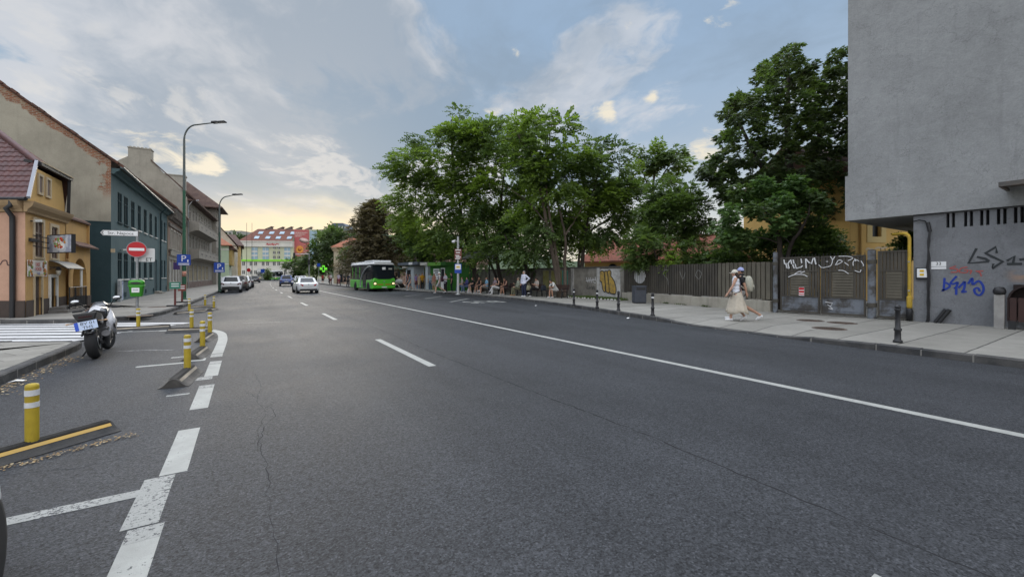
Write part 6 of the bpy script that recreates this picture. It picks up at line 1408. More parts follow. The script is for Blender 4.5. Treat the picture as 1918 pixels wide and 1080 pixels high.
def car(name,label,loc,rz,kind='hatch',paint=M_CWHITE,plate=True,group=None,L=4.2,Wd=1.78,H=1.5,cat='car',low=False):
 t_=thing(name,label,cat,loc,rz,group);h=Wd/2;a,b=-L/2,L/2
 zb={'hatch':.92,'suv':1.02,'sedan':.94}[kind];z0=.22 if kind!='suv' else .28
 hood=zb-.12
 if kind=='sedan':st=[(a,.80,z0+.12,.45,.78),(a+.06,.93,z0+.04,.5,.90),(a+.25,.985,z0,.5,.98),(a+1.0,1,z0,.5,.98),(0,1,z0,.5,zb),(.9,1,z0,.5,zb-.02),(b-.9,1,z0,.5,hood),(b-.35,.96,z0,.48,hood-.10),(b-.10,.86,z0+.02,.45,hood-.22),(b,.66,z0+.1,.42,hood-.32)]
 else:st=[(a,.82,z0+.14,.5,zb-.16),(a+.06,.93,z0+.06,.52,zb-.04),(a+.25,.985,z0,.52,zb),(a+1.0,1,z0,.52,zb),(0,1,z0,.52,zb),(.7,1,z0,.52,zb-.02),(b-.95,1,z0,.52,hood),(b-.35,.96,z0,.5,hood-.08),(b-.10,.86,z0+.02,.47,hood-.22),(b,.66,z0+.1,.44,hood-.34)]
 mb=MB();mb.loft([rsec(h*w,q0,qm,q1,y,.012)for y,w,q0,qm,q1 in st]);mb.build('body',paint,t_)
 if low:mb=MB();mb.loft([[(p[0]*1.006,p[1]*1.004,p[2])for p in rsec(h*w,q0-.1,.3,.53-max(0,b-y-.3)*.25,y)]for y,w,q0,qm,q1 in st if y>.8]);mb.build('lower_bumper',M_PLAST,t_)
 rw=h*.74
 if kind=='sedan':cb=dict(b0=a+.62,b1=b-1.15,r0=a+1.25,r1=b-1.95)
 elif kind=='suv':cb=dict(b0=a+.10,b1=b-1.0,r0=a+.42,r1=b-1.65)
 else:cb=dict(b0=a+.14,b1=b-.95,r0=a+.55,r1=b-1.65)
 def csec(y,w,z):return[(-w,y,z-.0),(-w*.98,y,z+.0),(-w*.8,y,z+.05),(0,y,z+.065),(w*.8,y,z+.05),(w*.98,y,z)]
 zt=H-.065;wb=h*.93
 base=[(-wb,cb['b0']+.06),(-wb*.8,cb['b0']),(wb*.8,cb['b0']),(wb,cb['b0']+.06),(wb,cb['b1']-.25),(wb*.8,cb['b1']),(-wb*.8,cb['b1']),(-wb,cb['b1']-.25)]
 top=[(-rw,cb['r0']+.05),(-rw*.8,cb['r0']),(rw*.8,cb['r0']),(rw,cb['r0']+.05),(rw,cb['r1']-.12),(rw*.8,cb['r1']),(-rw*.8,cb['r1']),(-rw,cb['r1']-.12)]
 mb=MB();mb.loft([[(x,y,zb-.06)for x,y in base],[(x,y,zt)for x,y in top]],0,False,cap=False)
 tp2=[(x*.8,(y-(cb['r0']+cb['r1'])/2)*.88+(cb['r0']+cb['r1'])/2)for x,y in top]
 mb.loft([[(x,y,zt)for x,y in top],[(x,y,zt+.05)for x,y in tp2]],0,True);mb.build('roof',paint,t_)
 def pane(q,off,nm='window',ins=.1):
  """q: 4 corners on the cabin shell, inset and lifted"""
  P=[Vector(p)for p in q];c=sum(P,Vector())/4;n=(P[1]-P[0]).cross(P[3]-P[0]).normalized()
  if n.dot(Vector((c.x,c.y,.3)))<0:n=-n
  P=[c+(p-c)*(1-ins)+n*off for p in P];mb=MB();mb.add(P+[p-n*.02 for p in P],[(0,1,2,3),(0,1,5,4),(1,2,6,5),(2,3,7,6),(3,0,4,7)]);return mb.build(nm,M_CGLASS,t_)
 zi=zb+.0
 def sh(i,f):return Vector((base[i][0],base[i][1],zb-.06)).lerp(Vector((top[i][0],top[i][1],zt)),f)
 pane([sh(1,.14),sh(2,.14),sh(2,.97),sh(1,.97)],.008,'rear_window',.06);pane([sh(6,.1),sh(5,.1),sh(5,.97),sh(6,.97)],.008,'windscreen',.05)
 for i,j in((0,7),(3,4)):
  for f0,f1 in((.06,.47),(.52,.96)):
   A0,A1=sh(i,.16).lerp(sh(j,.16),f0),sh(i,.16).lerp(sh(j,.16),f1);B0,B1=sh(i,.92).lerp(sh(j,.92),f0),sh(i,.92).lerp(sh(j,.92),f1);pane([A0,A1,B1,B0],.008,'side_window',.03)
 yr=a-.005
 for s in(-1,1):
  mb=MB()
  if kind=='sedan':mb.prism([(s*h*.94,a+.10,.70),(s*h*.55,a-.02,.66),(s*h*.45,a-.03,.74),(s*h*.66,a-.02,.86),(s*h*.93,a+.12,.86)],(0,-.012,0),(0,.06,0))
  else:mb.prism([(s*h*.95,a+.09,.74),(s*h*.62,a-.0,.74),(s*h*.60,a-.01,.84),(s*h*.78,a+.02,.94),(s*h*.94,a+.10,.94)],(0,-.03,0),(0,.05,0))
  mb.build('tail_light',M_TAIL if kind=='sedan' else mat('tail_light_dark',(.10,.012,.015),.3,coat=.5),t_)
  mb=MB();mb.prism([(s*h*.90,b-.16,hood-.20),(s*h*.48,b-.05,hood-.27),(s*h*.5,b-.05,hood-.36),(s*h*.88,b-.15,hood-.34)],(0,-.05,0),(0,.035,0));o_=mb.build('headlight',M_LAMP,t_)if not low else None
  mb=MB();mb.ell((s*(h+.10),b-1.42,zb+.08),(.10,.06,.07),10,6);mb.bar((s*h*.9,b-1.42,zb),(s*(h+.05),b-1.42,zb+.06),.05);mb.build('mirror',paint,t_)
  mb=MB();mb.box(s*h*.99-.012,s*h*.99+.012,-.15,.02,zb-.17,zb-.14);mb.build('door_handle',M_PLAST,t_)
 if plate:
  for yy in(a-.025,):mb=MB();mb.box(-.26,.26,yy,yy+.03,.62 if kind=='sedan' else .60,.73 if kind=='sedan' else .71);mb.build('number_plate',M_PLATE,t_)
 mb=MB();mb.box(-h*.80,h*.80,a-.012,a+.1,z0+.06,z0+.20 if kind=='sedan' else z0+.30);mb.box(-h*.6,h*.6,b-.08,b+.004,z0+.12,z0+.26);mb.build('bumper',M_PLAST,t_)
 mb=MB();mb.ell((0,a-.0,zb-.13),(.06,.02,.05),10,6);mb.build('emblem',M_RIM,t_)
 rr=.34 if kind=='suv' else .315
 for s in(-1,1):
  for y in(a+.78,b-.82):
   mb=MB();Mx=Matrix.Translation((s*(h-.10),y,rr))@Matrix.Rotation(R(90),4,'Y');mb.lathe([(rr+.07,-.115),(rr+.07,.113),(rr+.05,.115),(0,.112)],24,M=Mx if s>0 else Matrix.Translation((s*(h-.10),y,rr))@Matrix.Rotation(R(-90),4,'Y'));mb.build('wheel_arch',M_PLAST,t_)
   wheel(t_,s*(h-.09),y,rr,.22,side=s)
 return t_
car('white_sedan','white saloon car driving away in the second lane',(4.72,43.6,0),R(1.5),'sedan',M_CWHITE,L=4.45,Wd=1.76,H=1.47)
gC='cars parked along the left kerb'
car('parked_car','white compact crossover parked first at the left kerb, rear to the viewer',(-1.12,48.4,0),R(-1),'suv',M_CWHITE,group=gC,L=3.8,Wd=1.66,H=1.55)
car('parked_car','dark brown car parked just ahead of the white crossover',(-.62,54.2,0),R(-2),'hatch',M_CBROWN,group=gC,L=4.1,H=1.62)
car('parked_car','white hatchback parked third in the row at the left kerb',(-.30,60.4,0),R(-2),'hatch',M_CWHITE,group=gC,L=4.2,H=1.56)
car('parked_car','dark hatchback parked last in the row at the left kerb',(.05,66.2,0),R(-2),'hatch',M_CDARK,group=gC,L=4.2)
car('far_car','blue car ahead of the white saloon, half hidden by it',(5.2,72,0),R(-3),'suv',M_CBLUE,group='cars far down the street',L=4.3,H=1.65)
car('far_car','silver far car to the right of the white saloon',(9.4,98,0),R(178),'hatch',M_CSILV,group='cars far down the street')
car('far_car','white far car in the opposite lanes by the gantry',(11.6,112,0),R(176),'suv',M_CWHITE,group='cars far down the street')
car('far_car','dark far car left of the last lane dashes',(1.8,108,0),R(-4),'hatch',M_CDARK,group='cars far down the street')
car('near_car','white car whose front corner just enters the picture at left',(-1.942,1.53,0),R(0),'hatch',M_CWHITE,L=4.2,Wd=1.80,low=True)
def van(label,loc,rz):
 t_=thing('parked_van',label,'van',loc,rz);mb=MB();w=.98
 prof=[(-2.5,.35),(-2.5,1.0),(-2.44,1.95),(-2.3,2.05),(1.2,2.05),(1.75,1.85),(2.0,1.15),(2.45,1.0),(2.55,.75),(2.55,.35)]
 secs=[[(x,y,z+(-.05 if abs(x)>.9 and z>1.9 else 0))for y,z in prof]for x in(-w,-w+.06,w-.06,w)]
 secs[0]=[(-w,y*.985,z*.985+.01)for y,z in prof];secs[-1]=[(w,y*.985,z*.985+.01)for y,z in prof]
 mb.loft(secs,0,False);mb.build('body',M_CWHITE,t_,bevel=.03)
 for s in(-1,1):
  for y0,y1 in((-2.2,-.7),(-.5,.7)):mb=MB();mb.box(s*w-.012,s*w+.012,y0,y1,1.25,1.8);mb.build('side_window',M_CGLASS,t_)
  mb=MB();mb.prism([(s*w,.85,1.2),(s*w,1.85,1.2),(s*w,1.5,1.8),(s*w,.85,1.8)],(-.012,0,0),(.012,0,0));mb.build('side_window',M_CGLASS,t_)
  for y in(-1.6,1.65):wheel(t_,s*(w-.10),y,.34,.22,side=s)
  mb=MB();mb.box(s*w*.97-.03,s*w*.97+.03,-2.5,-2.42,.9,1.5);mb.build('tail_light',M_TAIL,t_)
 mb=MB();mb.box(-.8,.8,-2.52,-2.47,1.25,1.85);mb.build('rear_window',M_CGLASS,t_);mb=MB();mb.box(-.95,.95,-2.56,-2.4,.35,.6);mb.build('bumper',M_PLAST,t_);return t_
vp=G(404,532,0.12);van('white van parked across the gap beside the orange house',(vp.x-1.3,vp.y+1.0,.12),R(-80))
# green bus facing the viewer
M_BUS=car_paint('bus_green',(.10,.52,.035));M_BUSW=mat('bus_white',(.62,.63,.63),.45);M_BTRIM=mat('bus_silver',(.40,.42,.43),.4,metal=.4)
def bus(label,loc,rz,body=M_BUS,Lb=7.9,name='city_bus',front=True):
 """front at y = 0 looking to -Y, tail at +Lb"""
 t_=thing(name,label,'bus',loc,rz);w,H_=1.20,2.72
 def sec(y,k,zt,z0=.28):return[(-w*k,y,z0),(-w*k,y,zt-.25),(-w*k*.94,y,zt-.05),(-w*k*.8,y,zt),(w*k*.8,y,zt),(w*k*.94,y,zt-.05),(w*k,y,zt-.25),(w*k,y,z0)]
 mb=MB();mb.loft([sec(-.0,.90,1.28,.36),sec(.05,.97,1.34,.30),sec(.22,1.0,1.40),sec(2.0,1.0,1.36),sec(Lb-.3,1.0,1.4),sec(Lb,.95,1.4)],0,False);mb.build('lower_body',body,t_,bevel=.09)
 def up(y,k,kt):return[(-w*k,y,1.0),(-w*kt,y,H_-.12),(-w*kt*.85,y,H_),(w*kt*.85,y,H_),(w*kt,y,H_-.12),(w*k,y,1.0)]
 s1=up(.08,.965,.9);s1=[(x,y+(.16 if z>1.5 else 0),z)for x,y,z in s1]
 mb=MB();mb.loft([s1,up(.5,.995,.94),up(Lb-.3,.995,.94),up(Lb,.95,.9)],0,False);mb.build('glass_band',M_CGLASS,t_)
 mb=MB();mb.loft([[(-w*k,y,H_-.01),(-w*k,y,H_+.10),(-w*k*.85,y,H_+.2),(w*k*.85,y,H_+.2),(w*k,y,H_+.10),(w*k,y,H_-.01)]for y,k in((.15,.84),(.4,.94),(Lb-.2,.94),(Lb,.86))],0,False);mb.build('roof',M_BUSW,t_)
 mb=MB();mb.box(-.95,.95,.6,3.4,H_+.2,H_+.42);mb.box(-.85,.85,4.3,8.6,H_+.2,H_+.34);mb.build('roof_pod',M_BUSW,t_,bevel=.08)
 if front:
  mb=MB();mb.add([(-w*.95,.07,1.42),(w*.95,.07,1.42),(w*.88,.235,H_-.06),(-w*.88,.235,H_-.06),(-w*.5,-.012,1.24),(w*.5,-.012,1.24)],[(0,4,5,1,2,3)]);mb.build('windscreen',M_CGLASS,t_)
  mb=MB();mb.box(-.14,.18,.14,.2,2.2,2.45);mb.build('route_display',M_SWHITE,t_);mb=MB();mb.box(.5,.85,.15,.2,2.22,2.36);mb.build('dot_display',mat('display_amber',(.5,.5,.45),.5),t_)
  for s in(-1,1):
   mb=MB();mb.ell((s*.93,.02,.80),(.17,.07,.13),14,8);o=mb.build('headlight',mat('headlight_lit',(1.0,.80,.42),.3,emit=1.0),t_)
   mb=MB();mb.lathe([(.20,0),(.20,.03),(.17,.05)],16,M=Matrix.Translation((s*.93,.03,.80))@Matrix.Rotation(R(90),4,'X'));mb.build('bezel',M_PLAST,o)
   mb=MB();mb.box(s*.42-.30,s*.42+.30,-.012,.05,.66,.76);mb.build('orange_stripe',mat('bus_orange',(.42,.16,.02),.5),t_)
  mb=MB();mb.box(-.26,.26,-.03,.02,.38,.49);mb.build('number_plate',M_PLATE,t_)
  mb=MB();mb.bar((w*.9,.05,2.1),(w+.25,-.15,2.0),.05);mb.box(w+.15,w+.38,-.2,-.08,1.35,2.0);mb.build('mirror',M_PLAST,t_);mb=MB();mb.bar((-w*.9,.05,2.1),(-w-.25,-.15,2.0),.05);mb.box(-w-.38,-w-.15,-.2,-.08,1.35,2.0);mb.build('mirror',M_PLAST,t_)
  mb=MB();mb.ell((0,-.01,1.0),(.11,.02,.06),12,6);mb.build('emblem',M_RIM,t_)
 mb=MB();mb.tube([(-w-.03+.05*max(0,math.cos(a)-.4),.55+3.2*math.sin(a),.40+2.12*math.cos(a))for a in[R(9*k)for k in range(11)]],.085,6);mb.build('arch_trim',M_BTRIM,t_)
 mb=MB();mb.box(-w-.015,-w+.02,1.95,3.1,.36,1.75);mb.build('door',M_CGLASS,t_)
 mb=MB()
 for y in(4.2,5.6,6.8):mb.box(-w*.985-.004,-w*.97,y-.04,y+.04,1.3,2.5);mb.box(w*.97,w*.985+.004,y-.04,y+.04,1.3,2.5)
 mb.build('window_post',body,t_)
 for s in(-1,1):
  for y in(1.3,Lb-2.2):wheel(t_,s*(w-.12),y,.42,.26,side=s)
  for y in(1.3,Lb-2.2):
   mb=MB();mb.lathe([(.50,0),(.50,.02),(0,.02)],22,M=Matrix.Translation((s*(w-.012),y,.44))@Matrix.Rotation(R(90)*s,4,'Y'));mb.build('wheel_arch',M_PLAST,t_)
 return t_
bus('bright green electric bus with white roof pods waiting in the bus bay',(11.75,42.2,0),R(4))
o=bus('far green and white bus crossing at the end of the street',(8.9,150,0),R(8),M_BUSW,10.5,'far_bus')
mb=MB();mb.box(-1.21,1.21,-.02,.4,.3,.95);mb.box(-1.22,-1.19,.3,10,.3,.95);mb.build('green_skirt',M_BUS,o)
o=bus('second far bus with dark front left of the first far bus',(4.9,158,0),R(3),mat('bus_grey',(.30,.31,.31),.5),10.5,'far_bus')
# motorcycle
M_MW=mat('moto_white',(.50,.50,.52),.4,coat=.2);M_MB=car_paint('moto_black',(.012,.012,.014));M_ENG=mat('engine_metal',(.10,.10,.105),.45,metal=.8)
mo=thing('motorcycle','white and black sport motorcycle with blue banded plate parked at the left kerb','motorcycle',(-2.50,11.42,0),R(-1));mo.rotation_euler=Euler((0,R(-7),R(4)));mo.scale=(.95,.95,.95)
def mwheel(y,r,w,yaw,label):
 M=Matrix.Translation((0,y,r))@Matrix.Rotation(yaw,4,'Z')@Matrix.Rotation(R(90),4,'Y')
 prof=[(r*.70,-w*.40)]+[(r-w*.5+math.cos(a)*w*.5,math.sin(a)*w*.5)for a in[R(-75+15*k)for k in range(11)]]+[(r*.70,w*.40)]
 mb=MB();mb.lathe(prof,32,M=M);o=mb.build('wheel',M_TYRE,mo);o['label']=label
 mb=MB();mb.lathe([(r*.70,-w*.36),(r*.66,-w*.3),(r*.66,w*.3),(r*.70,w*.36)],28,M=M)
 for k in range(5):a=2*math.pi*k/5;mb.bar(M@Vector((0,0,0)),M@Vector((math.cos(a)*r*.68,math.sin(a)*r*.68,0)),.035,.03)
 mb.lathe([(.05,-w*.45),(.05,w*.45)],12,M=M);mb.build('rim',M_ENG,o)
 mb=MB();mb.lathe([(r*.42,w*.44),(r*.42,w*.47),(r*.30,w*.47),(r*.30,w*.44)],24,M=M);mb.build('brake_disc',M_RIM,o);return o
mwheel(0,.325,.19,0,'wide rear wheel');mwheel(1.42,.30,.12,R(-16),'front wheel turned to the right')
mb=MB();mb.bar((.12,0,.325),(.10,.5,.42),.05,.09);mb.bar((-.12,0,.325),(-.10,.5,.42),.05,.09);mb.build('swingarm',M_ENG,mo,bevel=.01)
mb=MB();mb.cbox((0,.68,.42),(.36,.42,.34));mb.cbox((0,.82,.60),(.30,.3,.2));mb.lathe([(.11,-.22),(.11,.22)],16,M=Matrix.Translation((0,.62,.42))@Matrix.Rotation(R(90),4,'Y'));mb.build('engine',M_ENG,mo,bevel=.03)
mb=MB();mb.tube([(.12,.95,.3),(.14,.6,.20),(.16,.35,.28),(.20,.10,.42),(.215,-.05,.50)],[.03,.03,.045,.065,.07],12);mb.build('exhaust',mat('exhaust_steel',(.10,.10,.105),.35,metal=.8),mo)
mb=MB();mb.loft([[(-.17,.62,.70),(-.16,.62,.92),(0,.62,.98),(.16,.62,.92),(.17,.62,.70),(0,.62,.66)],[(-.19,.85,.70),(-.18,.85,1.0),(0,.85,1.05),(.18,.85,1.0),(.19,.85,.70),(0,.85,.66)],[(-.14,1.05,.76),(-.13,1.05,.96),(0,1.05,1.0),(.13,1.05,.96),(.14,1.05,.76),(0,1.05,.74)]]);mb.build('tank',M_MB,mo);mb=MB();mb.loft([[(-.10,.63,.945),(0,.63,.992),(.10,.63,.945)],[(-.09,.85,1.03),(0,.85,1.068),(.09,.85,1.03)],[(-.10,1.04,.985),(0,1.04,1.015),(.10,1.04,.985)]],0,True,False,False);mb.build('tank_panel',M_MW,mo)
mb=MB();mb.loft([[(-.13,.62,.80),(0,.62,.87),(.13,.62,.80),(.11,.62,.74),(-.11,.62,.74)],[(-.15,.35,.80),(0,.35,.83),(.15,.35,.80),(.13,.35,.74),(-.13,.35,.74)],[(-.15,.12,.86),(0,.12,.92),(.15,.12,.86),(.12,.12,.78),(-.12,.12,.78)],[(-.14,-.16,.93),(0,-.16,.99),(.14,-.16,.93),(.10,-.16,.84),(-.10,-.16,.84)]]);mb.build('seat',mat('seat_black',(.013,.013,.014),.65),mo)
mb=MB();mb.loft([[(-.17,.30,.80),(.17,.30,.80),(.15,.30,.66),(-.15,.30,.66)],[(-.21,-.02,.92),(.21,-.02,.92),(.16,-.02,.74),(-.16,-.02,.74)],[(-.18,-.34,.99),(.18,-.34,.99),(.13,-.34,.83),(-.13,-.34,.83)]],0,False);mb.build('tail_fairing',M_MB,mo,bevel=.02)
mb=MB();mb.box(-.10,.10,-.352,-.338,.885,.925);mb.build('tail_light',mat('tail_lamp_smoked',(.03,.008,.009),.3),mo)
mb=MB();mb.bar((.0,-.28,.86),(0,-.36,.62),.06,.04);mb.bar((-.04,-.2,.74),(-.10,-.30,.52),.025);mb.build('plate_hanger',M_PLAST,mo)
Mpl=Matrix.Translation((-.0,-.375,.735))@Matrix.Rotation(R(-5),4,'Y')@Matrix.Rotation(R(78),4,'X')
mb=MB();mb.box(-.165,.165,-.085,.085,-.004,.004,0,Mpl);pl_=mb.build('number_plate',mat('plate_pale_blue',(.50,.60,.78),.45),mo)
mb=MB();mb.box(-.165,-.11,-.085,.085,.0045,.006,0,Mpl);mb.build('plate_band',mat('plate_band_blue',(.02,.08,.50),.45),pl_)
text('plate_lettering','BV 01',.082,M_BLACK,pl_,Mpl@Matrix.Translation((.03,.038,.005)),.002,width=.20);text('plate_lettering','THS',.082,M_BLACK,pl_,Mpl@Matrix.Translation((.02,-.042,.005)),.002,width=.15)
for s in(-1,1):
 mb=MB();mb.loft([[(s*.17,.62,.78),(s*.20,.70,.60),(s*.20,.70,.50),(s*.14,.66,.60)],[(s*.22,.90,.94),(s*.26,.92,.64),(s*.24,.92,.34),(s*.15,.9,.6)],[(s*.19,1.15,.96),(s*.25,1.15,.70),(s*.23,1.12,.36),(s*.13,1.1,.6)],[(s*.12,1.38,.90),(s*.16,1.36,.72),(s*.14,1.28,.5),(s*.08,1.3,.66)]],0,True);mb.build('side_fairing',M_MW if s>0 else M_MB,mo)
 mb=MB();mb.prism([(s*.255,.78,.62),(s*.262,1.08,.70),(s*.262,1.02,.58),(s*.255,.8,.50)],(-.004*s,0,0),(.012*s,0,0));mb.build('black_panel',M_MB,mo)
 mb=MB();mb.tube([(0,1.02,.97),(s*.14,1.0,1.0),(s*.36,.90,.98)],.014,8);mb.tube([(s*.24,.95,.985),(s*.39,.885,.98)],.022,8);mb.tube([(s*.2,1.02,.985),(s*.38,.97,.97)],.008,6);mb.build('handlebar',M_PLAST,mo)
 mb=MB();mb.tube([(s*.18,1.1,.99),(s*.26,1.05,1.12),(s*.30,1.02,1.17)],.010,6);mb.ell((s*.34,1.0,1.19),(.085,.03,.05),12,8);mi=mb.build('mirror',M_PLAST,mo)
 mb=MB();mb.ell((s*.34,.975,1.19),(.07,.012,.038),12,6);mb.build('mirror_glass',mat('mirror_glass',(.6,.62,.64),.05,metal=1.0),mi)
 mb=MB();mb.bar((s*.16,-.22,.80),(s*.26,-.25,.79),.016);mb.ell((s*.28,-.25,.79),(.035,.02,.018),8,6);mb.build('indicator',mat('indicator_amber',(.45,.30,.18),.4),mo)
 mb=MB();mb.tube([(s*.10,1.42,.30),(s*.10,1.18,.86)],.028,10);mb.build('fork',M_ENG,mo)
 mb=MB();mb.bar((s*.12,.42,.38),(s*.26,.38,.36),.022,.022);mb.build('foot_peg',M_PLAST,mo)
mb=MB();mb.loft([[(-.17,1.05,.97),(-.10,1.05,1.02),(.10,1.05,1.02),(.17,1.05,.97)],[(-.15,1.22,1.05),(-.08,1.24,1.13),(.08,1.24,1.13),(.15,1.22,1.05)],[(-.10,1.40,.98),(-.05,1.42,1.02),(.05,1.42,1.02),(.10,1.40,.98)]],0,True,True,True);mb.build('windscreen',mat('smoked_screen',(.035,.036,.04),.12,spec=.8),mo)
mb=MB();mb.loft([[(-.15,1.1,.93),(.15,1.1,.93),(.15,1.1,.80),(-.15,1.1,.80)],[(-.12,1.42,.95),(.12,1.42,.95),(.10,1.42,.78),(-.10,1.42,.78)],[(-.05,1.55,.86),(.05,1.55,.86),(.05,1.52,.78),(-.05,1.52,.78)]]);mb.build('nose_fairing',M_MW,mo)
mb=MB();mb.bar((-.10,.55,.30),(-.30,.42,-.01),.022);mb.cbox((-.31,.42,.0),(.06,.03,.012));mb.build('kick_stand',M_PLAST,mo)
mb=MB();secs=[]
for k in range(7):a=R(35+18*k);secs.append([(x,1.42+math.cos(a)*(.30+dr),.30+math.sin(a)*(.30+dr))for x,dr in((-.07,.012),(0,.035),(.07,.012),(.06,.0),(-.06,.0))])
mb.loft(secs);mb.build('front_mudguard',M_MB,mo)
mb=MB();secs=[]
for k in range(6):a=R(60+16*k);secs.append([(x,math.cos(a)*(.33+dr),.325+math.sin(a)*(.33+dr))for x,dr in((-.10,.01),(0,.03),(.10,.01),(.09,.0),(-.09,.0))])
mb.loft(secs);mb.build('rear_hugger',M_MB,mo)
# people
SKIN=[mat('skin_light',(.50,.30,.215),.55,(.46,.265,.19),9),mat('skin_tan',(.42,.235,.155),.55,(.38,.21,.14),9)]
M_LIP=mat('lip',(.33,.12,.10),.5);M_EYE=mat('eye_dark',(.02,.018,.016),.3)
def cloth(c):
 n='cloth_%d_%d_%d'%tuple(int(x*999)for x in c);return mat(n,c,.9,tuple(x*.82 for x in c),7,.25,45)
PEND=[]
def remesh(mb,name,mats,par,vox,post=None,sm=2):
 o=mb.build(name,mats,par)
 md=o.modifiers.new('r','REMESH');md.mode='VOXEL';md.voxel_size=vox;md.use_smooth_shade=True
 ms=o.modifiers.new('s','SMOOTH');ms.factor=.5;ms.iterations=sm
 PEND.append((o,post));return o
def flush():
 dg=bpy.context.evaluated_depsgraph_get();dg.update()
 new=[(o,bpy.data.meshes.new_from_object(o.evaluated_get(dg)),post)for o,post in PEND]
 for o,me,post in new:
  old=o.data;o.modifiers.clear();o.data=me;me.name=old.name
  if post:post(me)
  me.polygons.foreach_set('use_smooth',[True]*len(me.polygons))
 PEND.clear()
def limb(mb,pts,rad,n=10):
 pts=[Vector(p)for p in pts];mb.tube(pts,rad,n)
 for p,r in zip(pts,rad):mb.ell(p,(r,r,r),n,6)
def ipol(a,b,n):return[Vector(a).lerp(Vector(b),k/n)for k in range(n+1)]
def person(label,p,rz,pose='stand',h=1.70,skin=0,fem=False,top=('tee',(.5,.5,.5)),bottom=('trousers',(.03,.03,.04)),shoes=(.55,.55,.55),hair=('short',(.03,.022,.018)),hat=None,arms=('down','down'),step=.30,lean=0.0,cross=False,head=0.0,z=PH,near=False,group=None,seat=.46,jacket=None,look=0.0):
 """faces local -Y ; x to its left hand side of the picture when seen from the front"""
 t_=thing('person',label,'person',(p[0],p[1],z),rz,group)
 s=h/1.70;V3=lambda x,y,zz:Vector((x*s,y*s,zz*s));sit=pose=='sit'
 hw,sw=(.088,.165)if fem else(.085,.19)
 hipz=(seat/s+.075)if sit else .90
 tl=lean;ty,tz=-math.sin(tl),math.cos(tl)
 up=lambda d,x=0,y=0:V3(x,d*ty+y*tz+(0.08 if sit else 0),hipz+d*tz+y*(-ty)*-1*0)
 legs=[]
 for k,sd in enumerate((-1,1)):
  hp=V3(sd*hw,.08 if sit else 0,hipz-.02)
  if sit:
   kn=V3(sd*(.10+(.03 if not fem else 0)),-.36,hipz+.02);an=V3(sd*.10,-.36+(.08 if k else-.05),.085)
   if cross and sd==1:kn=V3(.02,-.38,hipz+.10);an=V3(-.14,-.50,.30)
  elif pose=='walk':
   f=1 if k else-1;kn=V3(sd*.085,(-.20 if f>0 else-.02)*step/.3,.49);an=V3(sd*.08,(-.24 if f>0 else .36)*step/.3,.085 if f>0 else .17)
  else:
   kn=V3(sd*.095,-.02 if k else-.035,.49);an=V3(sd*(.10 if k else .11),.03,.085)
  legs.append((hp,kn,an))
 neck=up(.57);headc=up(.685)+V3(0,-.02-math.sin(head)*.09,-.03*abs(math.sin(head))-(.02 if head>.4 else 0))
 sh=[up(.50,sd*sw)for sd in(-1,1)]
 A=[]
 for k,sd in enumerate((-1,1)):
  m=arms[k];S_=sh[k]
  if m=='down':el=S_+V3(sd*.045,.03,-.28);wr=el+V3(sd*.01,-.05,-.245)
  elif m=='fwd':el=S_+V3(sd*.03,-.10,-.265);wr=el+V3(0,-.13,-.21)
  elif m=='back':el=S_+V3(sd*.04,.12,-.26);wr=el+V3(0,.05,-.245)
  elif m=='hip':el=S_+V3(sd*.20,.08,-.20);wr=V3(sd*.17,-.02,hipz+.08)
  elif m=='phone':el=S_+V3(sd*.035,-.06,-.27);wr=el+V3(-sd*.09,-.20,.09)
  elif m=='lap':el=S_+V3(sd*.05,-.04,-.27);wr=V3(sd*.08,-.24,hipz+.13)
  elif m=='knee':el=S_+V3(sd*.06,-.14,-.22);wr=V3(sd*.05,-.38,hipz+.16)
  elif m=='crossed':el=S_+V3(sd*.04,-.05,-.27);wr=el+V3(-sd*.22,-.14,.02)
  A.append((S_,el,wr))
 toes=[]
 for k in range(2):tv=V3(0,-.75,-.66)if(pose=='walk' and k==0)else V3(0,-1,0);toes.append(tv.normalized())
 mb=MB()
 pel=V3(0,.08 if sit else 0,hipz)
 def torso(m_,d,grow=0.0,lo=-.03,hi=.52):
  for a,rx,ry in((-.03,.155,.115),(.08,.145,.105),(.20,.132 if fem else .145,.098),(.34,.145 if fem else .165,.108),(.45,.15 if fem else .175,.10),(.52,.10,.075)):
   if lo<=a<=hi:m_.ell(up(a),((rx+grow)*s,(ry+grow)*s,.11*s),14,8,M=Matrix.Rotation(-tl,3,'X').to_4x4()if tl else None)
 torso(mb,0)
 limb(mb,[up(.46),neck,headc+V3(0,.015,-.06)],[.075*s,.052*s,.05*s])
 HM=Matrix.Rotation(look,4,'Z')@Matrix.Rotation(head,4,'X')
 mb.ell(headc,(.072*s,.090*s,.112*s),14,10,M=HM);mb.ell(headc+HM@V3(0,-.02,-.055),(.054*s,.066*s,.058*s),12,8,M=HM)
 mb.ell(headc+HM@V3(0,-.094,-.012),(.013*s,.020*s,.024*s),8,6,M=HM)
 for sd in(-1,1):mb.ell(headc+HM@V3(sd*.074,.008,-.01),(.012*s,.02*s,.032*s),8,6,M=HM)
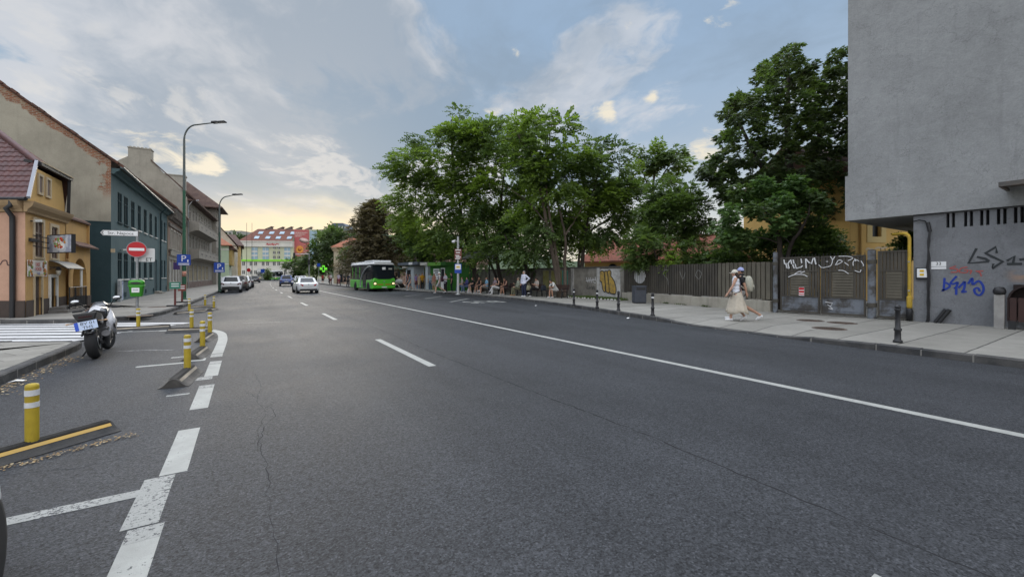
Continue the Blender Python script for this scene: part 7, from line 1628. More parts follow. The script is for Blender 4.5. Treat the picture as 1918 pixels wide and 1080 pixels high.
 for k,sd in enumerate((-1,1)):
  S_,el,wr=A[k];limb(mb,[S_+V3(-sd*.03,0,0),S_.lerp(el,.5),el,el.lerp(wr,.35),wr],[.058*s,.046*s,.039*s,.038*s,.026*s])
  d=(wr-el).normalized();pc=wr+d*.05*s;fw_=Vector((0,-1,0));sx=d.cross(fw_);sx=sx.normalized()if sx.length>.1 else Vector((1,0,0));cu=sx.cross(d)*(-1)
  limb(mb,[wr,pc,wr+d*.088*s],[.026*s,.036*s,.034*s],8)
  for q in range(4):
   b0=wr+d*.09*s+sx*((q-1.5)*.019*s);fl=(.070,.082,.077,.06)[q]*s;b1=b0+d*fl*.5;b2=b1+(d*.75-cu*.6).normalized()*fl*.55;limb(mb,[b0,b1,b2],[.0105*s,.0095*s,.008*s],6)
  b0=wr+d*.04*s+sx*(.032*s)*(1 if sd>0 else-1);b1=b0+(d*.7+sx*.7*(1 if sd>0 else-1)).normalized()*.04*s;limb(mb,[b0,b1,b1+d*.03*s-cu*.01*s],[.013*s,.011*s,.009*s],6)
  hp,kn,an=legs[k];limb(mb,[hp,hp.lerp(kn,.5),kn,kn.lerp(an,.35),kn.lerp(an,.8),an],[.088*s,.074*s,.056*s,.056*s,.040*s,.036*s],12)
  limb(mb,[an,an+toes[k]*.07*s+V3(0,0,-.042),an+toes[k]*.14*s+V3(0,0,-.050)],[.034*s,.030*s,.022*s],8)
 hc=headc.copy()
 def paint_face(me):
  for pl in me.polygons:
   q=HM.inverted()@(pl.center-hc)/s
   if q.y<-.055:
    if abs(abs(q.x)-.030)<.014 and abs(q.z-.012)<.009:pl.material_index=1
    elif abs(q.x)<.024 and abs(q.z+.056)<.008:pl.material_index=2
 remesh(mb,'body',[SKIN[skin],M_EYE,M_LIP],t_,.010 if near else .0125,paint_face,3)
 def garment(nm,m_,c):return remesh(m_,nm,cloth(c),t_,.013 if near else .017,None,7)
 kind,c=top;m_=MB();torso(m_,0,.016,-.03 if kind!='crop' else .1)
 if kind!='tank':
  f={'tee':.62,'long':1.0,'shirt':1.0,'dress':.45}.get(kind,.6)
  for k,sd in enumerate((-1,1)):
   S_,el,wr=A[k];pts=[S_+V3(-sd*.05,0,.0),S_.lerp(el,min(1,f)*.6),S_.lerp(el,f)];rr=[.074,.064,.062]
   if f>=1:pts+=[el.lerp(wr,.5),el.lerp(wr,.92)];rr+=[.053,.044]
   limb(m_,pts,[r*s for r in rr])
 else:
  for sd in(-1,1):limb(m_,[up(.44,sd*.08),up(.52,sd*.10)],[.07*s,.04*s])
 if kind in('shirt','long')and not sit:m_.ell(pel+V3(0,0,.0),(.192*s,.152*s,.13*s),14,8)
 garment('top',m_,c)
 kind,c=bottom;m_=MB()
 if kind in('trousers','shorts'):
  m_.ell(pel,(.172*s,.132*s,.12*s),14,8)
  for k in range(2):
   hp,kn,an=legs[k]
   if kind=='trousers':limb(m_,[hp,hp.lerp(kn,.5),kn,kn.lerp(an,.45),kn.lerp(an,.93)],[.104*s,.092*s,.076*s,.072*s,.066*s],12)
   else:limb(m_,[hp,hp.lerp(kn,.5),hp.lerp(kn,.82)],[.104*s,.096*s,.092*s],12)
  garment(kind,m_,c)
 elif kind in('skirt','short_skirt'):
  lo=.26 if kind=='skirt' else .52
  rows=[]
  if not sit:
   ka,kb_=legs[0][2]if kind=='skirt' else legs[0][1],legs[1][2]if kind=='skirt' else legs[1][1]
   for i in range(9):
    f=i/8;zz=(hipz+.12)*(1-f)+lo*f;w_=.135+(.135 if kind=='skirt' else .06)*f**.8;d_=.105+(.215 if kind=='skirt' else .05)*f**.7
    ym=((ka.y+kb_.y)/2/s)*f*.6
    rows.append([V3(math.cos(a)*w_*(1+.10*f*math.sin(a*7+1+2*f)),ym+math.sin(a)*d_*(1+.12*f*math.sin(a*8+3*f)),zz+.035*f*math.sin(a*3))for a in[2*math.pi*q/40 for q in range(40)]])
   m_.loft(rows[::-1],0,True,True,False);o=m_.build('skirt',cloth(c),t_);sl=o.modifiers.new('thick','SOLIDIFY');sl.thickness=.008
  else:
   m_.ell(pel,(.175*s,.13*s,.12*s));
   for k in range(2):hp,kn,an=legs[k];limb(m_,[hp,kn,kn.lerp(an,.6 if kind=='skirt' else .0)],[.11*s,.105*s,.10*s])
   limb(m_,[pel,(legs[0][1]+legs[1][1])/2],[.1*s,.08*s]);garment('skirt',m_,c)
 for k in range(2):
  hp,kn,an=legs[k];m_=MB();toe=toes[k]
  limb(m_,[an+V3(0,.03,-.035),an+toe*.07*s+V3(0,0,-.042),an+toe*.155*s+V3(0,0,-.050)],[.046*s,.046*s,.034*s],8);garment('shoe',m_,shoes)
 if hair:
  k_,c=hair;m_=MB();m_.ell(headc+HM@V3(0,.020,.026),(.083*s,.092*s,.108*s),14,10,M=HM)
  if k_=='long':
   for sd in(-1,0,1):limb(m_,[headc+HM@V3(sd*.055,.05,0),headc+HM@V3(sd*.065,.075,-.12),headc+V3(sd*.06,.085,-.24)],[.045*s,.05*s,.03*s],8)
  if k_=='bun':m_.ell(headc+HM@V3(0,.10,.06),(.045*s,.045*s,.045*s))
  def cut(me,hc=headc.copy(),HM=HM):
   bm=bmesh.new();bm.from_mesh(me);bm.verts.ensure_lookup_table()
   kill=[v for v in bm.verts if(lambda q:q.y<-.045 and q.z<.052)(HM.inverted()@(v.co-hc)/s)]
   bmesh.ops.delete(bm,geom=kill,context='VERTS');bm.to_mesh(me);bm.free()
  remesh(m_,'hair',mat('hair_%d'%int(c[0]*999),c,.7),t_,.011,cut,1)
 if hat:
  k_,c=hat;m_=MB();prof=[(.090*s*math.cos(a),(.105*math.sin(a))*s)for a in[R(90*q/7)for q in range(8)]]
  Mh=Matrix.Translation(headc+HM@V3(0,.012,.030))@HM;m_.lathe([(.093*s,-.012*s)]+prof,18,sy=1.12,M=Mh)
  m_.loft([[Mh@V3(x,-.085-.0,.002),Mh@V3(x,-.085,.014)]+[Mh@V3(x*.9,-.085-.09*max(0,1-(x/.085)**2)**.5,.0),Mh@V3(x*.9,-.085-.09*max(0,1-(x/.085)**2)**.5,-.010)]for x in[-.084+.021*q for q in range(9)]],0,True)
  m_.build('cap',cloth(c),t_)
 t_['_j']=0;del t_['_j']
 return t_,dict(A=A,legs=legs,up=up,headc=headc,s=s)
W_=(.74,.74,.75);BK=(.014,.014,.016);NAVY=(.02,.026,.06);DENIM=(.075,.12,.20)
gW,gS,gF='people standing at the bus stop','people sitting on the bus stop benches','people walking far down the right pavement'
face=R(-90)
HEAD=R(180+22)
pw,iw=person('woman shaped walker in cream cap, white sleeveless top and long beige skirt',(13.70,7.62),HEAD+R(8),'walk',1.68,0,True,('tank',(.74,.76,.82)),('skirt',(.55,.49,.40)),(.8,.8,.8),('long',(.035,.022,.016)),('cap',(.62,.58,.50)),('back','fwd'),.20,.04,near=True,head=.08)
pw['label']='walking person in cream cap, white sleeveless top and long beige skirt'
pm,im=person('walking person in black shirt and pale cap with a cream backpack',(14.22,7.70),HEAD,'walk',1.76,1,False,('tee',BK),('shorts',(.34,.34,.33)),W_,('short',(.02,.016,.013)),('cap',(.36,.40,.66)),('fwd','back'),.42,.06,near=True)
def strap_pts(up,s,sd,g):return[up(.30,sd*.13,-.115),up(.44,sd*.13,-.125),up(.56,sd*.12,.0),up(.50,sd*.12,.12),up(.36,sd*.12,.15)]
bk=thing('backpack','cream patterned backpack worn by the person in black shirt','backpack',pm.location,pm.rotation_euler.z)
up=im['up'];mb=MB();secs=[]
for d_,w_,t in((.02,.10,.07),(.06,.155,.11),(.20,.17,.13),(.36,.155,.12),(.48,.11,.09),(.53,.05,.04)):
 c=up(d_)+Vector((0,.215,0));secs.append([c+Vector((math.copysign(abs(math.cos(a))**.6,math.cos(a))*w_,math.copysign(abs(math.sin(a))**.6,math.sin(a))*t,0))for a in[2*math.pi*k/20 for k in range(20)]])
mb.loft(secs);mb.build('pack',mat('cream_canvas',(.44,.42,.33),.9,(.33,.33,.28),14,.3,40),bk)
mb=MB();c=up(.16)+Vector((0,.345,0));mb.ell(c,(.115,.035,.10),12,8);mb.build('pocket',mat('cream_canvas2',(.38,.36,.28),.9,(.14,.14,.13),9),bk)
for sd in(-1,1):mb=MB();mb.tube([up(.10,sd*.15)+Vector((0,.1,0)),up(.26,sd*.165)+Vector((0,-.06,0)),up(.40,sd*.145)+Vector((0,-.135,0)),up(.535,sd*.115)+Vector((0,-.02,0)),up(.50,sd*.10)+Vector((0,.12,0))],.022,6);mb.build('strap',mat('cream_strap',(.52,.50,.42),.8),bk)
wb_=thing('belt_bag','taupe handbag hanging at the hip of the person in the long skirt','handbag',pw.location,pw.rotation_euler.z);up=iw['up'];c=up(-.0,.12)+Vector((0,-.17,.0))
mb=MB();mb.ell(c,(.13,.07,.075),14,8);mb.build('bag_body',mat('taupe_leather',(.22,.185,.16),.6,(.17,.14,.125),10),wb_);mb=MB();mb.tube([c+Vector((.05,.05,.05)),up(.25,.02)+Vector((0,-.135,0)),up(.53,-.10),up(.40,-.05)+Vector((0,.13,0)),up(.1,.12)+Vector((0,.13,0)),c+Vector((.05,.1,0))],.014,6);mb.build('strap',BK and mat('strap_navy',(.03,.035,.06),.7),wb_)
person('standing person in white shirt and navy trousers with one hand on the hip',(16.38,24.05),face+R(15),'stand',1.80,0,False,('long',(.66,.68,.80)),('trousers',NAVY),W_,('short',(.30,.29,.28)),None,('down','hip'),group=gW,head=-.1)
sit_=[((15.95,33.2),'seated person in denim half hidden behind the bus stop pole',dict(top=('tee',(.35,.33,.32)),bottom=('trousers',DENIM),hair=('short',(.12,.07,.04)),arms=('lap','lap'),fem=True)),((16.15,32.6),'seated person in purple blue jacket right beside the bus stop pole',dict(top=('long',(.075,.08,.22)),bottom=('trousers',(.10,.14,.22)),arms=('lap','phone'),fem=True)),((16.2,31.3),'seated person in black tee and shorts with reddish hair',dict(top=('tee',BK),bottom=('shorts',(.03,.03,.035)),hair=('short',(.16,.06,.035)),arms=('knee','knee'),lean=.25)),((16.4,30.6),'seated person in black tank top leaning forward on the knees',dict(top=('tank',BK),bottom=('shorts',(.07,.065,.06)),hair=('short',(.24,.16,.09)),arms=('knee','lap'),lean=.2,skin=1)),((16.25,29.3),'seated person in light blue shirt with crossed bare legs',dict(top=('tee',(.18,.36,.52)),bottom=('shorts',(.20,.17,.15)),arms=('lap','lap'),cross=True,hair=('short',(.14,.09,.06)))),((16.7,28.7),'seated person in mauve top hidden between two others',dict(top=('tee',(.30,.24,.28)),bottom=('trousers',(.06,.06,.07)),arms=('lap','lap'),fem=True)),((16.55,28.0),'seated person in black top and white trousers with crossed legs',dict(top=('tank',BK),bottom=('trousers',(.62,.62,.62)),arms=('lap','phone'),cross=True,fem=True,hair=('long',(.02,.015,.012)))),((16.75,27.05),'seated person in dark top with bare legs and phone',dict(top=('tank',(.05,.02,.022)),bottom=('shorts',(.06,.045,.045)),arms=('phone','knee'),lean=.25,fem=True,hair=('short',(.10,.06,.035)),head=.5,skin=1)),((16.95,25.75),'seated person in sage green suit with grey hair',dict(top=('long',(.34,.36,.28)),bottom=('trousers',(.16,.155,.095)),arms=('phone','lap'),fem=True,hair=('short',(.34,.28,.22)),shoes=(.42,.24,.13))),((17.2,23.75),'seated person in pale top and black trousers looking at a phone',dict(top=('tee',(.42,.38,.34)),bottom=('trousers',BK),arms=('phone','phone'),cross=True,fem=True,hair=('bun',(.05,.03,.022)),head=.45)),((17.35,21.75),'seated person in white shirt bent far forward over a phone',dict(top=('tee',(.60,.60,.58)),bottom=('shorts',(.40,.40,.38)),arms=('knee','knee'),lean=.62,hair=('short',(.018,.014,.012)),head=.35,skin=1))]
PHN=mat('phone_black',(.012,.012,.014),.3)
for i,(xy,lb,kw)in enumerate(sit_):
 t_,inf=person(lb,xy,face+R(6 if i%2 else-8),'sit',1.70,group=gS,**kw)
 if 'phone' in kw['arms']:
  k=kw['arms'].index('phone');w=inf['A'][k][2]+Vector((0,-.09,.03));M=t_.matrix_world
  o=thing('mobile_phone','phone in the hand of the '+lb[:48].rsplit(' ',1)[0],'phone',pmat(t_)@w,t_.rotation_euler.z);o['label']='small dark phone held by the '+' '.join(lb.split()[:6])
  mb=MB();mb.box(-.037,.037,-.006,.006,-.06,.07,0,Matrix.Rotation(R(-35),4,'X'));mb.build('phone_body',PHN,o,bevel=.004)
def handbag(p,label,c,w=.34,hgt=.26,d=.14,rz=0):
 t_=thing('bag',label,'bag',p,rz);mb=MB();secs=[[(math.copysign(abs(math.cos(a))**.5,math.cos(a))*w/2*k,math.copysign(abs(math.sin(a))**.5,math.sin(a))*d/2*k2,z*hgt)for a in[2*math.pi*q/18 for q in range(18)]]for z,k,k2 in((0,.9,.9),(.1,1,1),(.6,.98,.9),(.95,.85,.5),(1,.8,.3))]
 mb.loft(secs);mb.build('bag_body',cloth(c),t_);mb=MB();mb.tube([(-w*.25,0,hgt*.95),(-w*.15,0,hgt*1.45),(w*.15,0,hgt*1.45),(w*.25,0,hgt*.95)],.012,6);mb.build('handle',cloth(c),t_)
handbag((17.1,24.5,.58),'cream jacket and white bag left on the bench beside the phone user',(.52,.49,.34),.42,.34,.2,R(20));handbag((17.15,26.35,.58),'dark handbag on the bench next to the sage green suit',BK,.4,.3)
handbag((17.3,23.0,.58),'black backpack lying on the bench right of the person in black trousers',(.02,.025,.035),.42,.36,.25);handbag((16.1,31.95,PH),'white carrier bag on the ground beside the black tee',W_,.3,.35)
handbag((15.45,35.5,PH+.25),'white plastic bag carried in front of the green kiosk',W_,.26,.4,.16)
st_=[((G(763,541,PH).x,G(763,541,PH).y),'person with child in dark dress at the left end of the snack kiosk',dict(top=('tank',(.10,.03,.045)),bottom=('short_skirt',(.05,.06,.08)),fem=True,hair=('long',(.16,.09,.05)),pose='walk',h=1.62)),((G(768,543.5,PH).x,G(768,543.5,PH).y),'person in grey dress and dark shoes walking before the blue white kiosk',dict(top=('tee',(.12,.13,.15)),bottom=('short_skirt',(.10,.11,.13)),fem=True,hair=('long',(.10,.06,.035)),pose='walk',h=1.6)),((G(779.5,541.3,PH).x,G(779.5,541.3,PH).y),'person in lilac top turned away by the blue bag',dict(top=('tee',(.34,.26,.52)),bottom=('short_skirt',(.13,.05,.06)),fem=True,rz=R(110),hair=('long',(.03,.02,.02)),h=1.62)),((G(791,542.3,PH).x,G(791,542.3,PH).y),'person in orange tee seen from behind at the snack window',dict(top=('tee',(.52,.27,.02)),bottom=('trousers',BK),rz=R(90),h=1.72)),((G(785.5,541.6,PH).x,G(785.5,541.6,PH).y),'person in pale beige dress beside the orange tee',dict(top=('tank',(.45,.40,.28)),bottom=('short_skirt',(.45,.40,.28)),fem=True,h=1.6,rz=R(100))),((G(806.5,543.6,PH).x,G(806.5,543.6,PH).y),'person in pale blue top and jeans waiting at the green kiosk window',dict(top=('tee',(.36,.44,.50)),bottom=('trousers',DENIM),h=1.68,rz=R(60))),((G(813,544.5,PH).x,G(813,544.5,PH).y),'person in coral top with pale shorts next to the kiosk window',dict(top=('tank',(.45,.20,.15)),bottom=('shorts',(.36,.30,.24)),fem=True,hair=('long',(.18,.10,.06)),h=1.66,rz=R(40))),((G(823,548.6,PH).x,G(823,548.6,PH).y),'person in white cap, pale tee and shorts striding with a dark rucksack',dict(top=('tee',(.40,.40,.40)),bottom=('shorts',(.33,.33,.33)),hat=('cap',W_),pose='walk',step=.40,h=1.75,rz=R(-20),skin=0)),((G(834.5,547.4,PH).x,G(834.5,547.4,PH).y),'person in white blouse and black trousers talking before the green kiosk',dict(top=('tee',(.52,.50,.58)),bottom=('trousers',(.018,.014,.018)),fem=True,arms=('crossed','crossed'),hair=('bun',(.02,.015,.013)),h=1.68,rz=R(20))),((G(846,546.5,PH).x,G(846,546.5,PH).y),'person all in black standing closest to the bus stop pole',dict(top=('tee',(.016,.017,.03)),bottom=('trousers',(.015,.02,.028)),arms=('crossed','down'),hair=('short',(.05,.03,.02)),h=1.72,rz=R(-30)))]
for xy,lb,kw in st_:
 pose=kw.pop('pose','stand');rz=kw.pop('rz',0);person(lb,xy,face+rz,pose,group=gW,**kw)
rk_=thing('rucksack','dark maroon rucksack on the back of the striding person in white cap','rucksack',(G(823,548.6,PH).x,G(823,548.6,PH).y,PH),face+R(-20));mb=MB();mb.ell((0,.22,1.18),(.16,.12,.25),14,10);mb.build('pack',cloth((.05,.015,.03)),rk_);mb=MB();mb.tube([(-.12,.12,1.35),(-.13,-.12,1.36),(-.13,-.1,1.1),(-.14,.1,1.0)],.02,6);mb.tube([(.12,.12,1.35),(.13,-.12,1.36),(.13,-.1,1.1),(.14,.1,1.0)],.02,6);mb.build('strap',cloth((.05,.015,.03)),rk_)
pr=thing('white_pram','white pram parked at the left end of the kiosks','pram',(15.2,48.4,PH));mb=MB();mb.ell((0,0,.75),(.45,.32,.30),16,8);mb.build('body',mat('pram_white',(.6,.6,.6),.7),pr)
for x in(-.32,.32):
 mb=MB();mb.lathe([(.17,-.03),(.2,-.02),(.2,.02),(.17,.03),(.03,.02),(.03,-.02),(.17,-.03)],16,M=Matrix.Translation((x,-.2,.2))@Matrix.Rotation(R(90),4,'X'));mb.build('wheel',M_TYRE,pr)
mb=MB();mb.bar((-.3,0,.55),(.32,-.2,.2),.03);mb.bar((.3,0,.55),(-.32,-.2,.2),.03);mb.tube([(.4,0,.8),(.7,0,1.05)],.015,6);mb.build('frame',M_BLACK,pr)
far_=[((12.05,84),'far walker in red top by the gantry',(.34,.04,.04),(.03,.03,.04)),((12.9,82),'far walker in dark red dress right of the gantry',(.20,.05,.06),(.05,.04,.05)),((12.5,78),'far walker in white top and red shorts',(.55,.52,.52),(.26,.04,.05)),((12.7,72),'far walker in pale lilac top below the pharmacy cross',(.46,.42,.52),(.22,.05,.07)),((12.55,66),'far walker in black before the beige house door',BK,BK),((12.2,62),'far walker in navy at the beige house corner',(.03,.03,.05),(.02,.02,.03)),((12.1,59),'far walker in light blue dress nearest the green bus',(.25,.36,.50),(.26,.38,.52)),((13.2,75),'far walker in grey under the beige house window',(.15,.15,.16),(.06,.06,.07)),((12.9,61),'far walker in dark jacket behind the navy one',(.04,.035,.03),(.05,.06,.09))]
for i,(xy,lb,c1,c2)in enumerate(far_):
 person(lb,xy,R(0 if i%2 else 180),'walk' if i%3 else 'stand',1.64+.03*(i%4),i%2,i%2==0,('tee',c1),('trousers' if i%2 else 'shorts',c2),group=gF)
flush()
# trees
def leaf_mat(name,c1,c2,tr=.35):
 m=bpy.data.materials.new(name);m.use_nodes=True;MATS[name]=m
 t=NT(m.node_tree);out=t.n('ShaderNodeOutputMaterial');b=t.n('ShaderNodeBsdfPrincipled',Roughness=.55);b.inputs['Specular IOR Level'].default_value=.35
 oc=t.n('ShaderNodeTexCoord').outputs['Object']
 f=t.m('ADD',t.m('MULTIPLY',t.noise(oc,.45,3,.5),.6),t.m('MULTIPLY',t.noise(oc,5,3,.6),.5))
 c=t.mix(t.sstep(f,.38,.72),c1,c2);t.put(b.inputs['Base Color'],c)
 tl=t.n('ShaderNodeBsdfTranslucent');t.put(tl.inputs['Color'],t.mix(1.0,c,(1.5,1.55,.8),'MULTIPLY'))
 mx=t.n('ShaderNodeMixShader');t.put(mx.inputs[0],tr);t.nt.links.new(b.outputs[0],mx.inputs[1]);t.nt.links.new(tl.outputs[0],mx.inputs[2]);t.nt.links.new(mx.outputs[0],out.inputs[0])
 return m
L_HORN=leaf_mat('hornbeam_leaf',(.080,.130,.026),(.175,.255,.050),.48);L_DARK=leaf_mat('dark_leaf',(.052,.090,.028),(.105,.16,.046),.42);L_CHES=leaf_mat('chestnut_leaf',(.042,.066,.028),(.082,.116,.044),.38)
L_LIGHT=leaf_mat('bright_leaf',(.060,.12,.036),(.12,.20,.06),.4);L_CON=leaf_mat('conifer_needle',(.075,.064,.038),(.135,.112,.062),.25);L_FAR=leaf_mat('far_leaf',(.040,.066,.026),(.070,.105,.040),.2)
L_IVY=leaf_mat('ivy_leaf',(.07,.13,.02),(.12,.20,.04),.3)
M_BARK=mat('bark',(.060,.048,.038),.95,(.035,.028,.024),3,.8,14,stretch=(1,1,.25));M_BARKL=mat('bark_light',(.135,.105,.08),.95,(.075,.058,.045),2.5,.8,14,stretch=(1,1,.25))
def in_poly(p,poly):
 x,y=p;c=False;j=len(poly)-1
 for i in range(len(poly)):
  (xi,yi),(xj,yj)=poly[i],poly[j]
  if(yi>y)!=(yj>y)and x<(xj-xi)*(y-yi)/(yj-yi)+xi:c=not c
  j=i
 return c
def fill(poly,depth,thick,sp,rng,keep=1.0,rscale=.8):
 """leaf clumps spread through the crown volume: list of (centre, radius)"""
 xs=[p[0]for p in poly];ys=[p[1]for p in poly];out=[];cx,cy=sum(xs)/len(xs),sum(ys)/len(ys);hw,hh=(max(xs)-min(xs))/2,(max(ys)-min(ys))/2
 y=min(ys)+sp*.4;row=0
 while y<max(ys):
  x=min(xs)+sp*(.3+.5*(row%2))
  while x<max(xs):
   u,v=x+rng.uniform(-.4,.4)*sp,y+rng.uniform(-.4,.4)*sp
   if in_poly((u,v),poly)and rng.random()<keep:
    e=max(.15,1-((u-cx)/hw/1.15)**2-((v-cy)/hh/1.15)**2)**.5
    for q in range(2 if thick*e>1.6 else 1):
     out.append((D(u+rng.uniform(-.3,.3)*sp,v+rng.uniform(-.3,.3)*sp,depth+rng.uniform(-1,1)*thick*e),sp*depth/F_PX*rscale*rng.uniform(.75,1.2)))
   x+=sp
  y+=sp*.85;row+=1
 return out
def leaves(blobs,axis,n,size,seed,style='spray',flat=.5,droop=.15,shell=.5):
 g=np.random.default_rng(seed);B=np.array([[*c,r]for c,r in blobs]);w=B[:,3]**2;w/=w.sum()
 per=11 if style=='spray' else 7;N=n//per
 bi=g.choice(len(B),N,p=w);c=B[bi,:3];r=B[bi,3:4]
 v=g.normal(size=(N,3));v/=np.linalg.norm(v,axis=1,keepdims=True);rad=g.random((N,1))**shell
 v[:,2]*=flat+(1-flat)*.6
 o=c+v*rad*r
 d=v*.8+(c-np.array(axis))/(np.linalg.norm(c-np.array(axis),axis=1,keepdims=True)+1e-6)*.6+g.normal(size=(N,3))*.35
 d[:,2]=d[:,2]*.45-droop;d/=np.linalg.norm(d,axis=1,keepdims=True)
 nn=g.normal(size=(N,3))*.38+np.array([0,0,1]);s=np.cross(d,nn);s/=np.linalg.norm(s,axis=1,keepdims=True);nn=np.cross(s,d)
 V=np.zeros((N,per,4,3));L=size*(3.5 if style=='spray' else 1.2)*g.uniform(.7,1.3,(N,1))
 for j in range(per):
  sz=size*g.uniform(.75,1.25,(N,1))
  if style=='spray':
   t=(j//2+.5)/(per/2);sg=1 if j%2 else-1
   p=o+d*L*t-np.array([0,0,1])*(t**2)*L*.22;ld=d*.75+s*sg*.8*(1 if j<per-1 else 0)+nn*g.normal(size=(N,1))*.25
  else:
   a=(j-3)*.62;p=o.copy();ld=d*math.cos(a)+s*math.sin(a)-np.array([0,0,1])*.45;sz=sz*(1.25-abs(j-3)*.17)
  ld/=np.linalg.norm(ld,axis=1,keepdims=True);ls=np.cross(ld,nn+g.normal(size=(N,3))*.35);ls/=np.linalg.norm(ls,axis=1,keepdims=True)
  wd=sz*(.36 if style=='spray' else .20)
  V[:,j,0]=p;V[:,j,1]=p+ld*sz*.5+ls*wd-nn*sz*.05;V[:,j,2]=p+ld*sz;V[:,j,3]=p+ld*sz*.5-ls*wd-nn*sz*.05
 return V.reshape(-1,3),np.repeat(bi,per)
def quads_obj(name,V,mats,mi,par):
 n=len(V)//4;me=bpy.data.meshes.new(name);me.vertices.add(len(V));me.vertices.foreach_set('co',V.astype(np.float32).ravel())
 me.loops.add(len(V));me.loops.foreach_set('vertex_index',np.arange(len(V),dtype=np.int32));me.polygons.add(n);me.polygons.foreach_set('loop_start',np.arange(0,len(V),4,dtype=np.int32))
 try:me.polygons.foreach_set('loop_total',np.full(n,4,dtype=np.int32))
 except Exception:pass
 for m in mats:me.materials.append(m)
 me.polygons.foreach_set('material_index',mi.astype(np.int32));me.update(calc_edges=True);me.validate()
 o=bpy.data.objects.new(name,me);COL.objects.link(o);o.parent=par;o.matrix_parent_inverse=pmat(par).inverted();return o
def tree(label,base,trunks,blobs,n,size,mats,seed,style='spray',bark=None,group=None,name='tree',cat='tree',flat=.5,droop=.15,twig=.022,trunkr=.2,shell=.5,skel=True):
 rng=random.Random(seed);base=Vector(base);t_=thing(name,label,cat,base,0,group);mb=MB();nodes=[]
 for pts,r0,r1 in trunks:
  P=[Vector(p)for p in pts];Q=[]
  for i in range(len(P)-1):
   a,b,c,d=P[max(i-1,0)],P[i],P[i+1],P[min(i+2,len(P)-1)]
   for k in range(5):
    t=k/5;Q.append(.5*((2*b)+(c-a)*t+(2*a-5*b+4*c-d)*t*t+(3*b-a-3*c+d)*t**3)+Vector((rng.gauss(0,.02),rng.gauss(0,.02),0)))
  Q.append(P[-1]);k=len(Q);rr=[r0+(r1-r0)*(i/(k-1))**.8 for i in range(k)];rr[0]*=1.25
  mb.tube(Q,rr,9);nodes+=[(q,r)for q,r in zip(Q[k//4:],rr[k//4:])]
 for c,r in sorted(blobs,key=lambda b:(b[0]-base).length):
  if not skel:break
  best=min(nodes,key=lambda q:(q[0]-c).length+.6*max(0,q[0].z-c.z+.3));a,ra=best;L=(c-a).length
  if L<.3:continue
  mid=a.lerp(c,.5)+Vector((rng.gauss(0,.06)*L,rng.gauss(0,.06)*L,.08*L));r_=min(ra*.7,twig*(1+.35*L))
  pts=[a,a.lerp(mid,.55)+Vector((0,0,.02*L)),mid,mid.lerp(c,.55)+Vector((0,0,.03*L)),c];mb.tube(pts,[r_,r_*.85,r_*.7,r_*.55,r_*.35],5,0,False);nodes+=[(p,r_*.7)for p in pts[2:]]
  for k in range(3):
   v=Vector((rng.gauss(0,1),rng.gauss(0,1),rng.gauss(.2,.6))).normalized()*r*.9;mb.tube([c,c+v*.5+Vector((0,0,.05)),c+v],[r_*.35,r_*.25,r_*.1],4,0,False)
 mb.build('trunk',bark or M_BARK,t_,True)
 ax=base+Vector((0,0,max(2.0,sum(b[0].z for b in blobs)/len(blobs)-1)))
 V,bi=leaves(blobs,ax,n,size,seed,style,flat,droop,shell)
 pick=np.array([rng.randrange(len(mats))for _ in blobs])
 quads_obj('crown',V,mats,pick[bi],t_);return t_
rng=random.Random(77)
gT='trees behind the bus stop'
def base_at(x,y,z=PH):return Vector((x,y,z))
def up_from(b,uvs,depth):return[b]+[D(u,v,dd if dd else depth)for(u,v,*r)in uvs for dd in[r[0]if r else None]]
bA=base_at(18.2,33.4);dA=bA.x*SA+bA.y*CA
polyA=[(733,320),(745,298),(770,285),(790,248),(820,258),(845,200),(858,215),(868,240),(905,245),(925,300),(935,400),(918,470),(860,485),(800,480),(752,455),(728,400),(722,360)]
bl=fill(polyA,dA-.5,2.4,25,rng,.82)
tree('broad hornbeam at the left of the bus stop clump with arching left edge',bA,[(up_from(bA,[(878,470),(862,390),(848,300),(845,225)],dA),.22,.05),(up_from(bA,[(872,480),(835,420),(790,370)],dA),.15,.04)],bl,40000,.22,[L_HORN,L_HORN,L_DARK],1,group=gT,flat=.35,droop=.2,shell=.42)
bB=base_at(18.6,30.6);dB=bB.x*SA+bB.y*CA
polyB=[(880,245),(905,232),(935,226),(958,232),(975,214),(992,232),(1003,290),(1010,370),(1000,470),(940,492),(890,485),(870,400)]
bl=fill(polyB,dB,2.1,25,rng,.76)
tree('hornbeam in the middle of the clump directly behind the seated people',bB,[(up_from(bB,[(930,470),(938,400),(945,320),(962,240)],dB),.20,.05),(up_from(bB,[(915,480),(905,420),(895,330)],dB),.14,.04)],bl,29000,.22,[L_HORN,L_DARK],2,group=gT,flat=.35,droop=.2,shell=.42)
bE=base_at(18.9,27.2);dE=bE.x*SA+bE.y*CA
bl=fill([(905,440),(960,430),(1020,425),(1060,440),(1075,470),(1050,492),(980,498),(910,492)],dE,2.0,22,rng,.9)
tree('low dark young tree under the hornbeam canopy with slanting trunk',bE,[(up_from(bE,[(985,500),(960,470),(945,440)],dE),.16,.06),(up_from(bE,[(1000,500),(1010,450)],dE),.09,.04)],bl,12000,.17,[L_DARK],3,group=gT,flat=.35,droop=.2)
bC=base_at(18.15,22.3);dC=bC.x*SA+bC.y*CA
polyC=[(955,228),(985,210),(1012,222),(1035,238),(1055,232),(1083,258),(1092,300),(1070,345),(1020,350),(985,320),(962,290)]
bl=fill(polyC,dC+.5,2.2,27,rng,.72)+fill([(1000,350),(1060,340),(1090,380),(1080,470),(1020,480),(990,430)],dC+1,2,34,rng,.30)+fill([(975,395),(1010,385),(1025,430),(1010,470),(960,480),(940,450)],dC+1,1.5,30,rng,.4)
